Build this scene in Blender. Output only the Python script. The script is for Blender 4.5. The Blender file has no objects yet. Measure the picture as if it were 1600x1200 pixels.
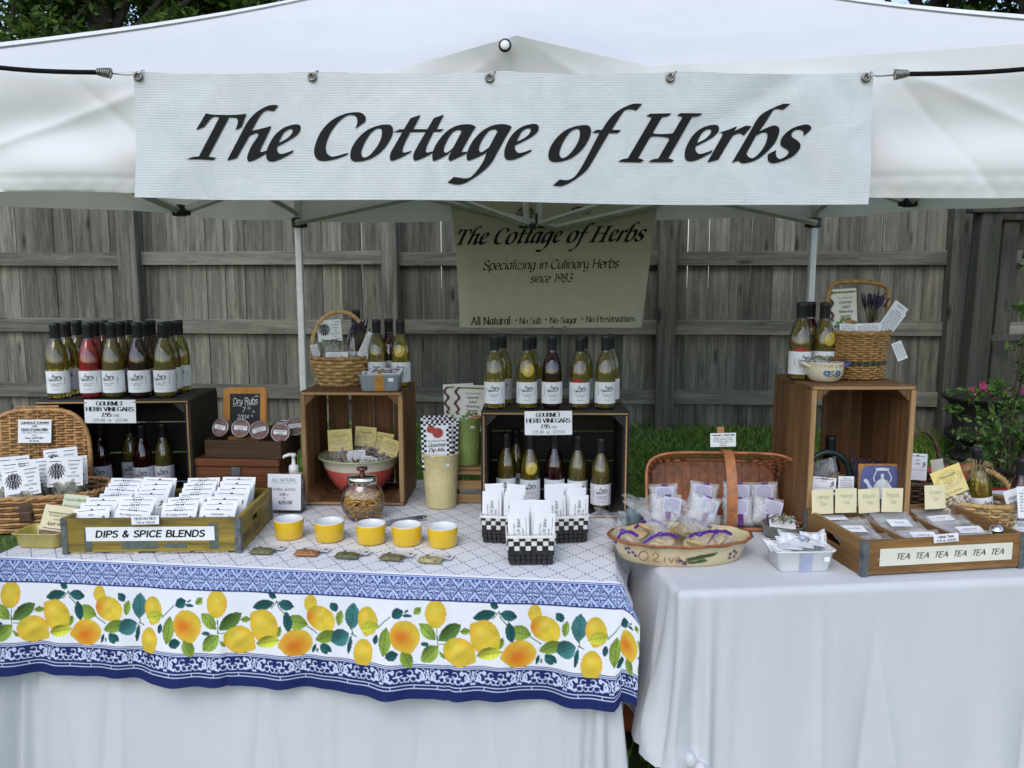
import bpy, bmesh, math, random
import numpy as np
from mathutils import Vector, Matrix, Euler
from mathutils.geometry import tessellate_polygon
random.seed(7); rng = np.random.default_rng(7)
R = math.radians
scene = bpy.context.scene
col = scene.collection
# ---------------------------------------------------------------- camera, sky, sun, exposure
CAMH, PITCH, FPX = 1.5, R(7.3), 1250.0
cd = bpy.data.cameras.new('camera'); cam = bpy.data.objects.new('camera', cd); col.objects.link(cam)
cam.location = (0, 0, CAMH); cam.rotation_euler = (R(90) - PITCH, 0, 0)
cd.sensor_fit = 'HORIZONTAL'; cd.sensor_width = 36.0; cd.lens = 36.0 * FPX / 1600.0
cd.clip_start = 0.05; cd.clip_end = 500
scene.camera = cam
SUN_EL, SUN_AZ = R(46), R(198)          # soft sun from behind the photographer
world = bpy.data.worlds.new('World'); scene.world = world; world.use_nodes = True
wt = world.node_tree; wt.nodes.clear()
sky = wt.nodes.new('ShaderNodeTexSky'); sky.sky_type = 'NISHITA'; sky.sun_disc = False
sky.sun_elevation = SUN_EL; sky.sun_rotation = SUN_AZ; sky.dust_density = 1.2; sky.air_density = 1.0
hs = wt.nodes.new('ShaderNodeHueSaturation'); hs.inputs['Saturation'].default_value = 0.85
bg = wt.nodes.new('ShaderNodeBackground'); bg.inputs['Strength'].default_value = 0.15
wo = wt.nodes.new('ShaderNodeOutputWorld')
wt.links.new(sky.outputs[0], hs.inputs['Color']); wt.links.new(hs.outputs[0], bg.inputs[0]); wt.links.new(bg.outputs[0], wo.inputs[0])
sd = bpy.data.lights.new('sun', 'SUN'); sd.energy = 0.5; sd.angle = R(30); sd.color = (1.0, 0.99, 0.975)
sun = bpy.data.objects.new('sun', sd); col.objects.link(sun)
sdir = Vector((math.sin(SUN_AZ) * math.cos(SUN_EL), math.cos(SUN_AZ) * math.cos(SUN_EL), math.sin(SUN_EL)))
sun.rotation_euler = sdir.to_track_quat('Z', 'Y').to_euler()
vs = scene.view_settings; vs.view_transform = 'Standard'; vs.look = 'None'; vs.exposure = 0.72; vs.gamma = 1.0
scene.cycles.max_bounces = 10; scene.cycles.transparent_max_bounces = 24; scene.cycles.transmission_bounces = 8
scene.cycles.glossy_bounces = 4; scene.cycles.diffuse_bounces = 4
scene.cycles.use_denoising = True
scene.cycles.caustics_reflective = False; scene.cycles.caustics_refractive = False
try: scene.cycles.denoiser = 'OPENIMAGEDENOISE'
except Exception: pass

# ---------------------------------------------------------------- finding places: a pixel of the photo (1600x1200) on a plane
CP, SP = math.cos(PITCH), math.sin(PITCH)
def ray(px, py):
    a, b = (px - 800) / FPX, (600 - py) / FPX
    return Vector((a, CP + b * SP, -SP + b * CP))
def at(px, py, z=None, Y=None):
    d = ray(px, py)
    t = (z - CAMH) / d.z if z is not None else Y / d.y
    return Vector((d.x * t, d.y * t, CAMH + d.z * t))
def slant(p): return p.y * CP - (p.z - CAMH) * SP
def mpx(px, p): return px * slant(p) / FPX
TZ = 0.75                               # table top height
# ---------------------------------------------------------------- mesh helpers
class MB:
    def __init__(s): s.v = []; s.f = []; s.mi = []; s.sm = []; s.n = 0
    def add(s, verts, faces, mi=0, smooth=False):
        o = s.n
        s.v.extend([tuple(p) for p in verts]); s.n += len(verts)
        for f in faces: s.f.append([i + o for i in f])
        s.mi.extend([mi] * len(faces)); s.sm.extend([smooth] * len(faces))
        return s
    def merge(s, other, M=None, mi=None):
        vs_ = [M @ Vector(p) for p in other.v] if M is not None else other.v
        o = s.n
        s.v.extend([tuple(p) for p in vs_]); s.n += len(vs_)
        s.f.extend([[i + o for i in f] for f in other.f]); s.mi.extend(other.mi if mi is None else [mi] * len(other.f)); s.sm.extend(other.sm)
        return s
    def mesh(s, name, mats):
        me = bpy.data.meshes.new(name); me.from_pydata(s.v, [], s.f)
        for m in (mats if isinstance(mats, (list, tuple)) else [mats]): me.materials.append(m)
        me.polygons.foreach_set('use_smooth', s.sm); me.polygons.foreach_set('material_index', s.mi)
        me.update(); return me
    def build(s, name, mats, parent=None, loc=(0, 0, 0), rot=(0, 0, 0)):
        return link(name, s.mesh(name, mats), parent, loc, rot)
def link(name, me, parent=None, loc=(0, 0, 0), rot=(0, 0, 0)):
    o = bpy.data.objects.new(name, me); col.objects.link(o); o.parent = parent
    o.location = loc; o.rotation_euler = rot
    return o
def np_mesh(name, verts, faces, mats, smooth=False):
    me = bpy.data.meshes.new(name); nf, k = faces.shape
    me.vertices.add(len(verts)); me.vertices.foreach_set('co', np.ascontiguousarray(verts, dtype=np.float32).ravel())
    me.loops.add(nf * k); me.loops.foreach_set('vertex_index', np.ascontiguousarray(faces, dtype=np.int32).ravel())
    me.polygons.add(nf); me.polygons.foreach_set('loop_start', np.arange(0, nf * k, k, dtype=np.int32))
    me.polygons.foreach_set('loop_total', np.full(nf, k, dtype=np.int32))
    me.polygons.foreach_set('use_smooth', np.full(nf, smooth))
    for m in (mats if isinstance(mats, (list, tuple)) else [mats]): me.materials.append(m)
    me.update(calc_edges=True); me.validate(); return me
def tag(o, label, cat, group=None, kind=None):
    if label: o['label'] = label
    if cat: o['category'] = cat
    if group: o['group'] = group
    if kind: o['kind'] = kind
    return o
def thing(name, label, cat, loc=(0, 0, 0), rz=0.0, group=None, rot=None):
    o = bpy.data.objects.new(name, None); col.objects.link(o); o.empty_display_size = 0.05
    o.location = loc; o.rotation_euler = rot if rot is not None else (0, 0, rz)
    return tag(o, label, cat, group)
def stuffpart(o): o['kind'] = 'stuff'; return o
def copy_tree(o, parent=None):
    c = o.copy(); col.objects.link(c); c.parent = parent
    for ch in list(o.children): copy_tree(ch, c)
    return c
_bc = {}
def bbox_(sx, sy, sz, bev):
    k = (round(sx, 5), round(sy, 5), round(sz, 5), round(bev, 5))
    if k not in _bc:
        bm = bmesh.new(); bmesh.ops.create_cube(bm, size=1.0)
        for v in bm.verts: v.co = (v.co.x * sx, v.co.y * sy, v.co.z * sz)
        if bev > 0: bmesh.ops.bevel(bm, geom=bm.edges[:], offset=bev, segments=1, affect='EDGES', profile=0.5)
        bm.verts.index_update()
        _bc[k] = ([tuple(v.co) for v in bm.verts], [[v.index for v in f.verts] for f in bm.faces]); bm.free()
    return _bc[k]
def box(mb, c, s, bev=0.0, rot=None, mi=0):
    vv, ff = bbox_(s[0], s[1], s[2], bev)
    M = Euler(rot).to_matrix() if rot is not None else None
    c = Vector(c)
    mb.add([(M @ Vector(p) if M else Vector(p)) + c for p in vv], ff, mi); return mb
def lathe(mb, prof, n=24, c=(0, 0, 0), sx=1.0, sy=1.0, mi=0, smooth=True, ph=0.0, cap=True, wob=None):
    vv, ff = [], []
    for j, (r, z) in enumerate(prof):
        for i in range(n):
            a = 2 * math.pi * i / n + ph; w = wob(a, z) if wob else 1.0
            vv.append((c[0] + r * w * sx * math.cos(a), c[1] + r * w * sy * math.sin(a), c[2] + z))
    for j in range(len(prof) - 1):
        for i in range(n):
            k = (i + 1) % n; ff.append([j * n + i, j * n + k, (j + 1) * n + k, (j + 1) * n + i])
    if cap:
        if prof[0][0] > 1e-6: ff.append([i for i in range(n)][::-1])
        if prof[-1][0] > 1e-6: ff.append([(len(prof) - 1) * n + i for i in range(n)])
    mb.add(vv, ff, mi, smooth); return mb
def tube(mb, pts, r, n=6, mi=0, flat=1.0, closed=False, up=None, smooth=True):
    pts = [Vector(p) for p in pts]; m = len(pts)
    rr = r if isinstance(r, (list, tuple)) else [r] * m
    vv, ff = [], []
    prev = Vector(up) if up else None
    for i, p in enumerate(pts):
        t = (pts[(i + 1) % m] - pts[i - 1]) if closed else (pts[min(i + 1, m - 1)] - pts[max(i - 1, 0)])
        if t.length < 1e-9: t = Vector((0, 0, 1))
        t.normalize()
        if prev is None: prev = Vector((0, 0, 1)) if abs(t.z) < 0.9 else Vector((1, 0, 0))
        u = Vector(up) if up else prev
        u = u - t * u.dot(t)
        if u.length < 1e-6: u = t.orthogonal()
        u.normalize(); prev = u; w = t.cross(u)
        for k in range(n):
            a = 2 * math.pi * k / n
            vv.append(p + u * (rr[i] * math.cos(a)) + w * (rr[i] * flat * math.sin(a)))
    for i in range(m if closed else m - 1):
        j = (i + 1) % m
        for k in range(n):
            q = (k + 1) % n; ff.append([i * n + k, i * n + q, j * n + q, j * n + k])
    if not closed: ff.append([k for k in range(n)][::-1]); ff.append([(m - 1) * n + k for k in range(n)])
    mb.add(vv, ff, mi, smooth); return mb
def grid(mb, fn, nu, nv, mi=0, smooth=True, closed_u=False):
    vv = [fn(i / (nu if closed_u else nu - 1), j / (nv - 1)) for j in range(nv) for i in range(nu)]
    ff = []
    for j in range(nv - 1):
        for i in range(nu if closed_u else nu - 1):
            k = (i + 1) % nu; ff.append([j * nu + i, j * nu + k, (j + 1) * nu + k, (j + 1) * nu + i])
    mb.add(vv, ff, mi, smooth); return mb
def ball(mb, c, r, n=10, m=6, mi=0, M=None):
    rx, ry, rz = (r, r, r) if not isinstance(r, (tuple, list)) else r
    vv = [(0, 0, -rz)]
    for j in range(1, m):
        b = -math.pi / 2 + math.pi * j / m
        for i in range(n): a = 2 * math.pi * i / n; vv.append((rx * math.cos(a) * math.cos(b), ry * math.sin(a) * math.cos(b), rz * math.sin(b)))
    vv.append((0, 0, rz)); ff = []
    for i in range(n): ff.append([0, 1 + (i + 1) % n, 1 + i])
    for j in range(m - 2):
        for i in range(n): k = (i + 1) % n; o = 1 + j * n; ff.append([o + i, o + k, o + n + k, o + n + i])
    o = 1 + (m - 2) * n
    for i in range(n): ff.append([o + i, o + (i + 1) % n, len(vv) - 1])
    c = Vector(c)
    mb.add([(M @ Vector(p) if M else Vector(p)) + c for p in vv], ff, mi, True); return mb
def cat_(pts, k=8, closed=False):
    P = [np.array(p, float) for p in pts]; n = len(P); out = []
    if n < 3 and not closed: return P
    for i in range(n if closed else n - 1):
        p0 = P[(i - 1) % n] if (closed or i > 0) else 2 * P[0] - P[1]
        p1, p2 = P[i], P[(i + 1) % n]
        p3 = P[(i + 2) % n] if (closed or i + 2 < n) else 2 * P[-1] - P[-2]
        for j in range(k):
            t = j / k
            out.append(0.5 * ((2 * p1) + (-p0 + p2) * t + (2 * p0 - 5 * p1 + 4 * p2 - p3) * t * t + (-p0 + 3 * p1 - 3 * p2 + p3) * t ** 3))
    if not closed: out.append(P[-1])
    return out
# ---------------------------------------------------------------- materials
def new_mat(name):
    m = bpy.data.materials.new(name); m.use_nodes = True; nt = m.node_tree
    b = nt.nodes['Principled BSDF']; return m, nt, b
def N(nt, t, **kw):
    n = nt.nodes.new(t)
    for k, v in kw.items():
        if k in n.inputs: n.inputs[k].default_value = v
        else: setattr(n, k, v)
    return n
def rgb(c): return (c[0], c[1], c[2], 1.0)
def coords(nt, scale=(1, 1, 1), rand=True, use='Object'):
    tc = N(nt, 'ShaderNodeTexCoord'); mp = N(nt, 'ShaderNodeMapping'); mp.inputs['Scale'].default_value = scale
    nt.links.new(tc.outputs[use], mp.inputs['Vector'])
    if rand:
        oi = N(nt, 'ShaderNodeObjectInfo'); ml = N(nt, 'ShaderNodeMath', operation='MULTIPLY'); ml.inputs[1].default_value = 37.0
        nt.links.new(oi.outputs['Random'], ml.inputs[0]); nt.links.new(ml.outputs[0], mp.inputs['Location'])
    return mp.outputs[0]
def ramp(nt, fac, stops):
    r = N(nt, 'ShaderNodeValToRGB'); e = r.color_ramp.elements
    while len(e) < len(stops): e.new(0.5)
    for el, (p, c) in zip(e, stops): el.position = p; el.color = rgb(c)
    nt.links.new(fac, r.inputs[0]); return r.outputs[0]
def mixc(nt, fac, a, b, mode='MIX'):
    n = N(nt, 'ShaderNodeMix', data_type='RGBA', blend_type=mode)
    for sock, v in ((n.inputs[0], fac), (n.inputs[6], a), (n.inputs[7], b)):
        if hasattr(v, 'is_output') or isinstance(v, bpy.types.NodeSocket): nt.links.new(v, sock)
        elif isinstance(v, (int, float)): sock.default_value = v
        else: sock.default_value = rgb(v)
    return n.outputs[2]
def bump(nt, b, h, strength=0.3, dist=0.01):
    n = N(nt, 'ShaderNodeBump'); n.inputs['Strength'].default_value = strength; n.inputs['Distance'].default_value = dist
    nt.links.new(h, n.inputs['Height']); nt.links.new(n.outputs[0], b.inputs['Normal']); return n
def noise(nt, vec, scale, detail=4, rough=0.6, dist=0.0):
    n = N(nt, 'ShaderNodeTexNoise'); n.inputs['Scale'].default_value = scale; n.inputs['Detail'].default_value = detail
    n.inputs['Roughness'].default_value = rough; n.inputs['Distortion'].default_value = dist
    if vec is not None: nt.links.new(vec, n.inputs['Vector'])
    return n.outputs['Fac']
_mc = {}
def mat(name, c, rough=0.55, var=0.12, vs_=18.0, bmp=0.0, bs=120.0, metal=0.0, coat=0.0, trans=0.0, sss=0.0, spec=0.5, randv=0.0):
    """plain stuff with a little uneven colour, roughness and fine relief"""
    if name in _mc: return _mc[name]
    m, nt, b = new_mat(name)
    v = coords(nt); f = noise(nt, v, vs_, 5, 0.65)
    c2 = tuple(max(0, x * (1 - var * 1.6)) for x in c); c3 = tuple(min(1, x * (1 + var)) for x in c)
    cc = ramp(nt, f, [(0.3, c2), (0.7, c3)])
    if randv:
        oi = N(nt, 'ShaderNodeObjectInfo'); hv = N(nt, 'ShaderNodeHueSaturation'); mr = N(nt, 'ShaderNodeMapRange')
        mr.inputs['To Min'].default_value = 1 - randv; mr.inputs['To Max'].default_value = 1 + randv
        nt.links.new(oi.outputs['Random'], mr.inputs['Value']); nt.links.new(mr.outputs[0], hv.inputs['Value'])
        nt.links.new(cc, hv.inputs['Color']); cc = hv.outputs[0]
    nt.links.new(cc, b.inputs['Base Color'])
    rr = N(nt, 'ShaderNodeMapRange'); rr.inputs['To Min'].default_value = max(0.02, rough - 0.08); rr.inputs['To Max'].default_value = min(1, rough + 0.1)
    nt.links.new(f, rr.inputs['Value']); nt.links.new(rr.outputs[0], b.inputs['Roughness'])
    b.inputs['Metallic'].default_value = metal; b.inputs['Coat Weight'].default_value = coat; b.inputs['Coat Roughness'].default_value = 0.08
    b.inputs['Transmission Weight'].default_value = trans; b.inputs['Specular IOR Level'].default_value = spec
    if bmp: bump(nt, b, noise(nt, v, bs, 4, 0.7), bmp, 0.004)
    _mc[name] = m; return m
def wood(name, dark, light, axis='z', grain=55.0, rough=0.7, knots=0.25, randv=0.15, bmp=0.4, stain=None, stain_amt=0.0):
    """planks: stretched grain along one local axis, knots, every piece its own tone"""
    if name in _mc: return _mc[name]
    m, nt, b = new_mat(name)
    ga = max(1.6, grain * .035); sc = {'x': (ga, grain, grain), 'y': (grain, ga, grain), 'z': (grain, grain, ga)}[axis]; lo_ = min(sc)
    v = coords(nt, sc)
    warp = noise(nt, coords(nt, tuple(s * 0.18 for s in sc)), 1.2, 2)
    f = noise(nt, v, 1.0, 6, 0.7, 1.2)
    fm = mixc(nt, 0.45, f, warp)
    mid = tuple((a + c) / 2 for a, c in zip(dark, light))
    cc = ramp(nt, fm, [(0.32, dark), (0.5, mid), (0.66, light)])
    kv = coords(nt, tuple((2.2 if s == lo_ else 8.0) for s in sc))
    vo = N(nt, 'ShaderNodeTexVoronoi'); vo.inputs['Scale'].default_value = 1.0; nt.links.new(kv, vo.inputs['Vector'])
    kk = ramp(nt, vo.outputs['Distance'], [(0.06, (1, 1, 1)), (0.16, (0, 0, 0))])
    km = N(nt, 'ShaderNodeMath', operation='MULTIPLY'); km.inputs[1].default_value = knots; nt.links.new(kk, km.inputs[0])
    cc = mixc(nt, km.outputs[0], cc, tuple(x * 0.25 for x in dark))
    if stain:
        sn = ramp(nt, noise(nt, coords(nt, tuple((1.6 if s == lo_ else 9.0) for s in sc)), 1.5, 5, 0.7), [(0.48, (0, 0, 0)), (0.66, (1, 1, 1))])
        sm = N(nt, 'ShaderNodeMath', operation='MULTIPLY'); sm.inputs[1].default_value = stain_amt; nt.links.new(sn, sm.inputs[0])
        cc = mixc(nt, sm.outputs[0], cc, stain)
    oi = N(nt, 'ShaderNodeObjectInfo'); hv = N(nt, 'ShaderNodeHueSaturation'); mr = N(nt, 'ShaderNodeMapRange')
    mr.inputs['To Min'].default_value = 1 - randv; mr.inputs['To Max'].default_value = 1 + randv
    nt.links.new(oi.outputs['Random'], mr.inputs['Value']); nt.links.new(mr.outputs[0], hv.inputs['Value'])
    nt.links.new(cc, hv.inputs['Color']); nt.links.new(hv.outputs[0], b.inputs['Base Color'])
    b.inputs['Roughness'].default_value = rough; b.inputs['Specular IOR Level'].default_value = 0.3
    bump(nt, b, f, bmp, 0.004)
    _mc[name] = m; return m
def shell_glass(name, tint=(1, 1, 1), refl=1.0, rough=0.02, clear=0.97):
    """thin clear glass or film: sees through, mirrors at grazing angles"""
    if name in _mc: return _mc[name]
    m, nt, b = new_mat(name); nt.nodes.remove(b)
    tr = N(nt, 'ShaderNodeBsdfTransparent'); tr.inputs[0].default_value = rgb(tuple(t * clear for t in tint))
    gl = N(nt, 'ShaderNodeBsdfGlossy'); gl.inputs['Roughness'].default_value = rough
    lw = N(nt, 'ShaderNodeLayerWeight'); lw.inputs['Blend'].default_value = 0.25
    mu = N(nt, 'ShaderNodeMath', operation='MULTIPLY_ADD'); mu.inputs[1].default_value = 0.7 * refl; mu.inputs[2].default_value = 0.085 * refl
    mx = N(nt, 'ShaderNodeMixShader')
    nt.links.new(lw.outputs['Fresnel'], mu.inputs[0]); nt.links.new(mu.outputs[0], mx.inputs[0])
    nt.links.new(tr.outputs[0], mx.inputs[1]); nt.links.new(gl.outputs[0], mx.inputs[2])
    nt.links.new(mx.outputs[0], nt.nodes['Material Output'].inputs[0])
    _mc[name] = m; return m
def film(name, white=0.25, bs=90.0, bst=0.9):
    """crinkled cellophane: partly clear, partly milky, sharp glints"""
    if name in _mc: return _mc[name]
    m, nt, b = new_mat(name)
    b.inputs['Base Color'].default_value = (0.75, 0.77, 0.8, 1); b.inputs['Roughness'].default_value = 0.12; b.inputs['Coat Weight'].default_value = 0.6
    v = coords(nt); f = noise(nt, v, bs, 5, 0.7, 0.8); bump(nt, b, f, bst, 0.006)
    tr = N(nt, 'ShaderNodeBsdfTransparent'); mx = N(nt, 'ShaderNodeMixShader')
    fr = ramp(nt, noise(nt, v, bs * 0.6, 4, 0.7, 1.0), [(0.35, (white * 0.35,) * 3), (0.7, (min(1, white * 1.7),) * 3)])
    nt.links.new(fr, mx.inputs[0]); nt.links.new(tr.outputs[0], mx.inputs[1]); nt.links.new(b.outputs[0], mx.inputs[2])
    nt.links.new(mx.outputs[0], nt.nodes['Material Output'].inputs[0])
    _mc[name] = m; return m
# ---------------------------------------------------------------- lettering: pen-stroke alphabet (x-height 5, capitals 7)
GL = {
'A': (6, '.2,0 2.8,7|2.8,7 5.4,0|1.2,2.4 4.4,2.4'), 'B': (5.4, '.6,0 .6,7|~.6,7 3,7 4.2,6.2 4.2,4.8 3,3.8 .6,3.8|~.6,3.8 3.4,3.8 4.7,2.9 4.7,1 3.4,0 .6,0'),
'C': (5.8, '~5.2,5.7 4.2,6.8 3,7 1.3,6.2 .5,4.5 .5,2.5 1.3,.8 3,0 4.2,.2 5.3,1.4'), 'D': (6, '.6,0 .6,7|~.6,7 3,7 4.8,5.8 5.3,3.5 4.8,1.2 3,0 .6,0'),
'E': (5, '.6,0 .6,7|.6,7 4.3,7|.6,3.7 3.8,3.7|.6,0 4.4,0'), 'F': (4.7, '.6,0 .6,7|.6,7 4.3,7|.6,3.7 3.6,3.7'),
'G': (6.2, '~5.2,5.7 4.2,6.8 3,7 1.3,6.2 .5,4.5 .5,2.5 1.3,.8 3,0 4.2,.2 5.3,1.2|5.3,1 5.3,3.2|5.5,3.2 3.4,3.2'),
'H': (6, '.6,0 .6,7|5.2,0 5.2,7|.6,3.7 5.2,3.7'), 'I': (2.2, '1.1,0 1.1,7'), 'J': (4, '~3,7 3,2 2.5,.4 1.3,0 .3,.8'), 'K': (5.4, '.6,0 .6,7|.6,2.8 4.7,7|2,4.2 5,0'),
'L': (4.8, '.6,0 .6,7|.6,0 4.4,0'), 'M': (7, '.6,0 .8,7|.8,7 3.4,.6|3.4,.6 6,7|6,7 6.2,0'), 'N': (6.2, '.6,0 .6,7|.6,7 5.2,0|5.2,0 5.2,7'),
'O': (6.4, '~3.1,7 1.3,6.2 .5,3.5 1.3,.8 3.1,0 4.9,.8 5.7,3.5 4.9,6.2 3.1,7'), 'P': (5.2, '.6,0 .6,7|~.6,7 3,7 4.5,6.3 4.5,4.2 3,3.3 .6,3.3'),
'R': (5.6, '.6,0 .6,7|~.6,7 3,7 4.5,6.3 4.5,4.2 3,3.5 .6,3.5|2.6,3.5 5,0'), 'S': (5, '~4.3,5.9 3.4,6.9 2.2,7 .9,6.3 .8,5 1.8,4 3.4,3.3 4.4,2.2 4.1,.7 2.7,0 1.4,.1 .4,1.2'),
'T': (5.2, '2.6,0 2.6,7|.2,7 5,7'), 'U': (6, '~.6,7 .6,2.5 1.2,.7 3,0 4.7,.7 5.3,2.5 5.3,7'), 'V': (5.6, '.2,7 2.7,0|2.7,0 5.2,7'),
'W': (8, '.2,7 2.2,0|2.2,0 4,6.5|4,6.5 5.8,0|5.8,0 7.8,7'), 'Y': (5.4, '.2,7 2.6,3.4|5,7 2.6,3.4|2.6,3.4 2.6,0'), 'X': (5.2, '.3,7 4.9,0|4.9,7 .3,0'), 'Z': (5, '.4,7 4.6,7|4.6,7 .4,0|.4,0 4.7,0'),
'a': (4.6, '~3.6,4.4 2.4,5 1.2,4.5 .5,2.5 .9,.5 2,0 3,.7 3.6,2.2|3.8,5 3.6,0'), 'b': (4.8, '.7,7.5 .7,0|~.7,3.6 1.6,4.8 2.9,5 4.1,4 4.1,1.4 3,0 1.6,.1 .7,1.2'),
'c': (4, '~3.6,4.3 2.5,5 1.3,4.6 .5,2.5 1.1,.5 2.3,0 3.6,.9'), 'd': (4.8, '4.1,7.5 4.1,0|~4.1,3.9 3,5 1.6,4.6 .6,2.5 1.2,.4 2.5,0 4.1,1.3'),
'e': (4.2, '~.7,2.5 3.8,2.9 3.4,4.5 2.2,5 1,4.3 .5,2.4 1.1,.5 2.3,0 3.7,.9'), 'f': (3, '~3.2,7 2.3,7.5 1.4,6.6 1.3,5 1.3,0|.2,4.8 2.8,4.8'),
'g': (4.6, '~3.6,4.4 2.4,5 1.2,4.5 .5,2.5 .9,.5 2,0 3,.7 3.7,2.2|~3.9,5 3.8,0 3.2,-1.8 1.8,-2.3 .5,-1.6'), 'h': (4.8, '.7,7.5 .7,0|~.7,3.3 1.8,4.8 3.2,4.9 3.9,3.8 3.9,0'),
'i': (2, '1,5 1,0|1,6.3 1,6.9'), 'j': (2, '~1.2,5 1.1,0 .6,-1.8 -.6,-2.2|1.2,6.3 1.2,6.9'), 'k': (4.6, '.7,7.5 .7,0|.8,2 3.8,5|1.7,2.9 4,0'), 'l': (2, '1,7.5 1,0'),
'm': (7, '.7,5 .7,0|~.7,3.3 1.6,4.8 2.7,4.8 3.4,3.6 3.4,0|~3.4,3.3 4.4,4.8 5.5,4.8 6.2,3.6 6.2,0'), 'n': (4.8, '.7,5 .7,0|~.7,3.3 1.8,4.8 3.2,4.9 3.9,3.8 3.9,0'),
'o': (4.6, '~2.3,5 .9,4.3 .5,2.5 .9,.7 2.3,0 3.7,.7 4.1,2.5 3.7,4.3 2.3,5'), 'p': (4.8, '.7,5 .7,-2.3|~.7,3.6 1.6,4.8 2.9,5 4.1,4 4.1,1.4 3,0 1.6,.1 .7,1.2'),
'r': (3.4, '.7,5 .7,0|~.7,3.2 1.5,4.6 2.6,5 3.3,4.7'), 's': (3.6, '~3.1,4.2 2.3,5 1.2,4.8 .7,3.8 1.4,2.9 2.6,2.3 3.2,1.3 2.6,.2 1.4,0 .4,.8'),
't': (3, '~1.3,6.5 1.3,1.2 1.9,.1 2.9,.5|.2,4.8 2.7,4.8'), 'u': (4.8, '~.7,5 .7,1.4 1.4,.1 2.6,.2 3.9,1.6|3.9,5 3.9,0'), 'v': (4.4, '.3,5 2.1,0|2.1,0 3.9,5'),
'w': (6.4, '.3,5 1.8,0|1.8,0 3.1,4.6|3.1,4.6 4.5,0|4.5,0 6,5'), 'x': (4.4, '.4,5 3.9,0|3.9,5 .4,0'), 'y': (4.6, '~.6,5 .8,1.4 1.6,.2 2.8,.5 3.7,2|~3.9,5 3.6,0 3,-1.8 1.6,-2.3 .5,-1.6'), 'z': (4, '.5,4.9 3.5,4.9|3.5,4.9 .4,.1|.4,.1 3.7,.1'),
'0': (4.8, '~2.3,7 1,6 .5,3.5 1,1 2.3,0 3.6,1 4.1,3.5 3.6,6 2.3,7'), '1': (3.4, '1.9,0 1.9,7|1.9,7 .7,6.2'), '2': (4.6, '~.6,5.6 1.2,6.8 2.5,7 3.8,6.2 3.7,4.6 2,2.2 .5,.1|.4,.1 4.2,.1'),
'3': (4.6, '~.6,6 1.6,7 3,6.8 3.6,5.6 3,4.2 1.8,3.7|~1.8,3.7 3.4,3.4 4,2 3.3,.5 2,0 .5,.8'), '4': (4.8, '3.2,0 3.2,7|3.2,7 .3,2|.3,2 4.4,2'),
'5': (4.6, '3.8,6.9 1.2,6.9|1.2,6.9 .8,3.9|~.8,3.9 2.2,4.3 3.7,3.6 3.9,1.6 2.8,.2 1.4,0 .4,.7'), '7': (4.4, '.4,6.9 4.1,6.9|4.1,6.9 1.5,0'),
'8': (4.8, '~2.3,3.7 .9,4.6 .9,6.2 2.3,7 3.7,6.2 3.7,4.6 2.3,3.7 .6,2.5 .6,.8 2.3,0 4,.8 4,2.5 2.3,3.7'), '9': (4.8, '~3.9,5 3.3,3.3 1.8,2.9 .6,4 .6,5.8 2,7 3.4,6.6 4,4.8 3.6,2 2.6,.2 1.2,-.1'),
'6': (4.8, '~3.6,6.8 2,6.2 .8,4 .6,2 1.4,.2 3,0 4.1,1.4 3.7,3.4 2.2,4.1 .8,3'),
'&': (6, '~5.2,0 3.6,1.8 1.6,4.8 1.5,6.1 2.5,7 3.5,6.1 3,4.8 .9,2.8 .6,1.2 1.7,0 3.3,.2 4.6,1.6 5.2,3.4'), '/': (3, '.2,-.6 2.7,7.3'), '.': (2, '.9,0 .9,.7'), ',': (2, '1,.6 .6,-1'), '*': (3, '1.5,2.6 1.5,3.6'),
"'": (1.6, '.8,7.4 .7,5.8'), '$': (4.6, '~3.9,5.9 2.4,6.6 .9,5.6 1.4,4 3.4,3.1 4,1.6 2.6,.3 .6,1.1|2.3,7.4 2.3,-.5'), '-': (3, '.4,2.8 2.6,2.8'),
}
_gs = {}
def gstrokes(ch, k):
    if (ch, k) not in _gs:
        w, s = GL[ch]; out = []
        for st in s.split('|'):
            cv = st[0] == '~'; pts = [tuple(float(q) for q in p.split(',')) for p in st.lstrip('~').split()]
            out.append((cat_(pts, k) if cv else [np.array(p) for p in pts], not cv))
        _gs[(ch, k)] = (w, out)
    return _gs[(ch, k)]
def stroke(mb, pts, style, wid, fmap, hair=0.34):
    """one pen stroke as a band of quads; style: 'sans' even, 'serif' flat nib, 'ital' slanted nib"""
    P = [np.array(p, float) for p in pts]; m = len(P); vv = []
    ang = {'sans': None, 'serif': R(3), 'ital': R(38)}[style]
    for i in range(m):
        t = P[min(i + 1, m - 1)] - P[max(i - 1, 0)]; L = math.hypot(*t)
        t = t / L if L > 1e-9 else np.array((1.0, 0.0))
        n = np.array((-t[1], t[0]))
        hw = wid / 2 if ang is None else max(abs(n[0] * math.cos(ang) + n[1] * math.sin(ang)) * wid / 2, hair * wid / 2)
        p = P[i]
        if ang is None and m == 2: p = p + t * (wid * 0.35 if i else -wid * 0.35)
        vv.append(fmap(p + n * hw)); vv.append(fmap(p - n * hw))
    mb.add(vv, [[2 * i, 2 * i + 1, 2 * i + 3, 2 * i + 2] for i in range(m - 1)])
def text_w(s, cap, track=0.0): return sum((GL[c][0] if c in GL else 3.0) + track for c in s) * cap / 7.0
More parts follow.
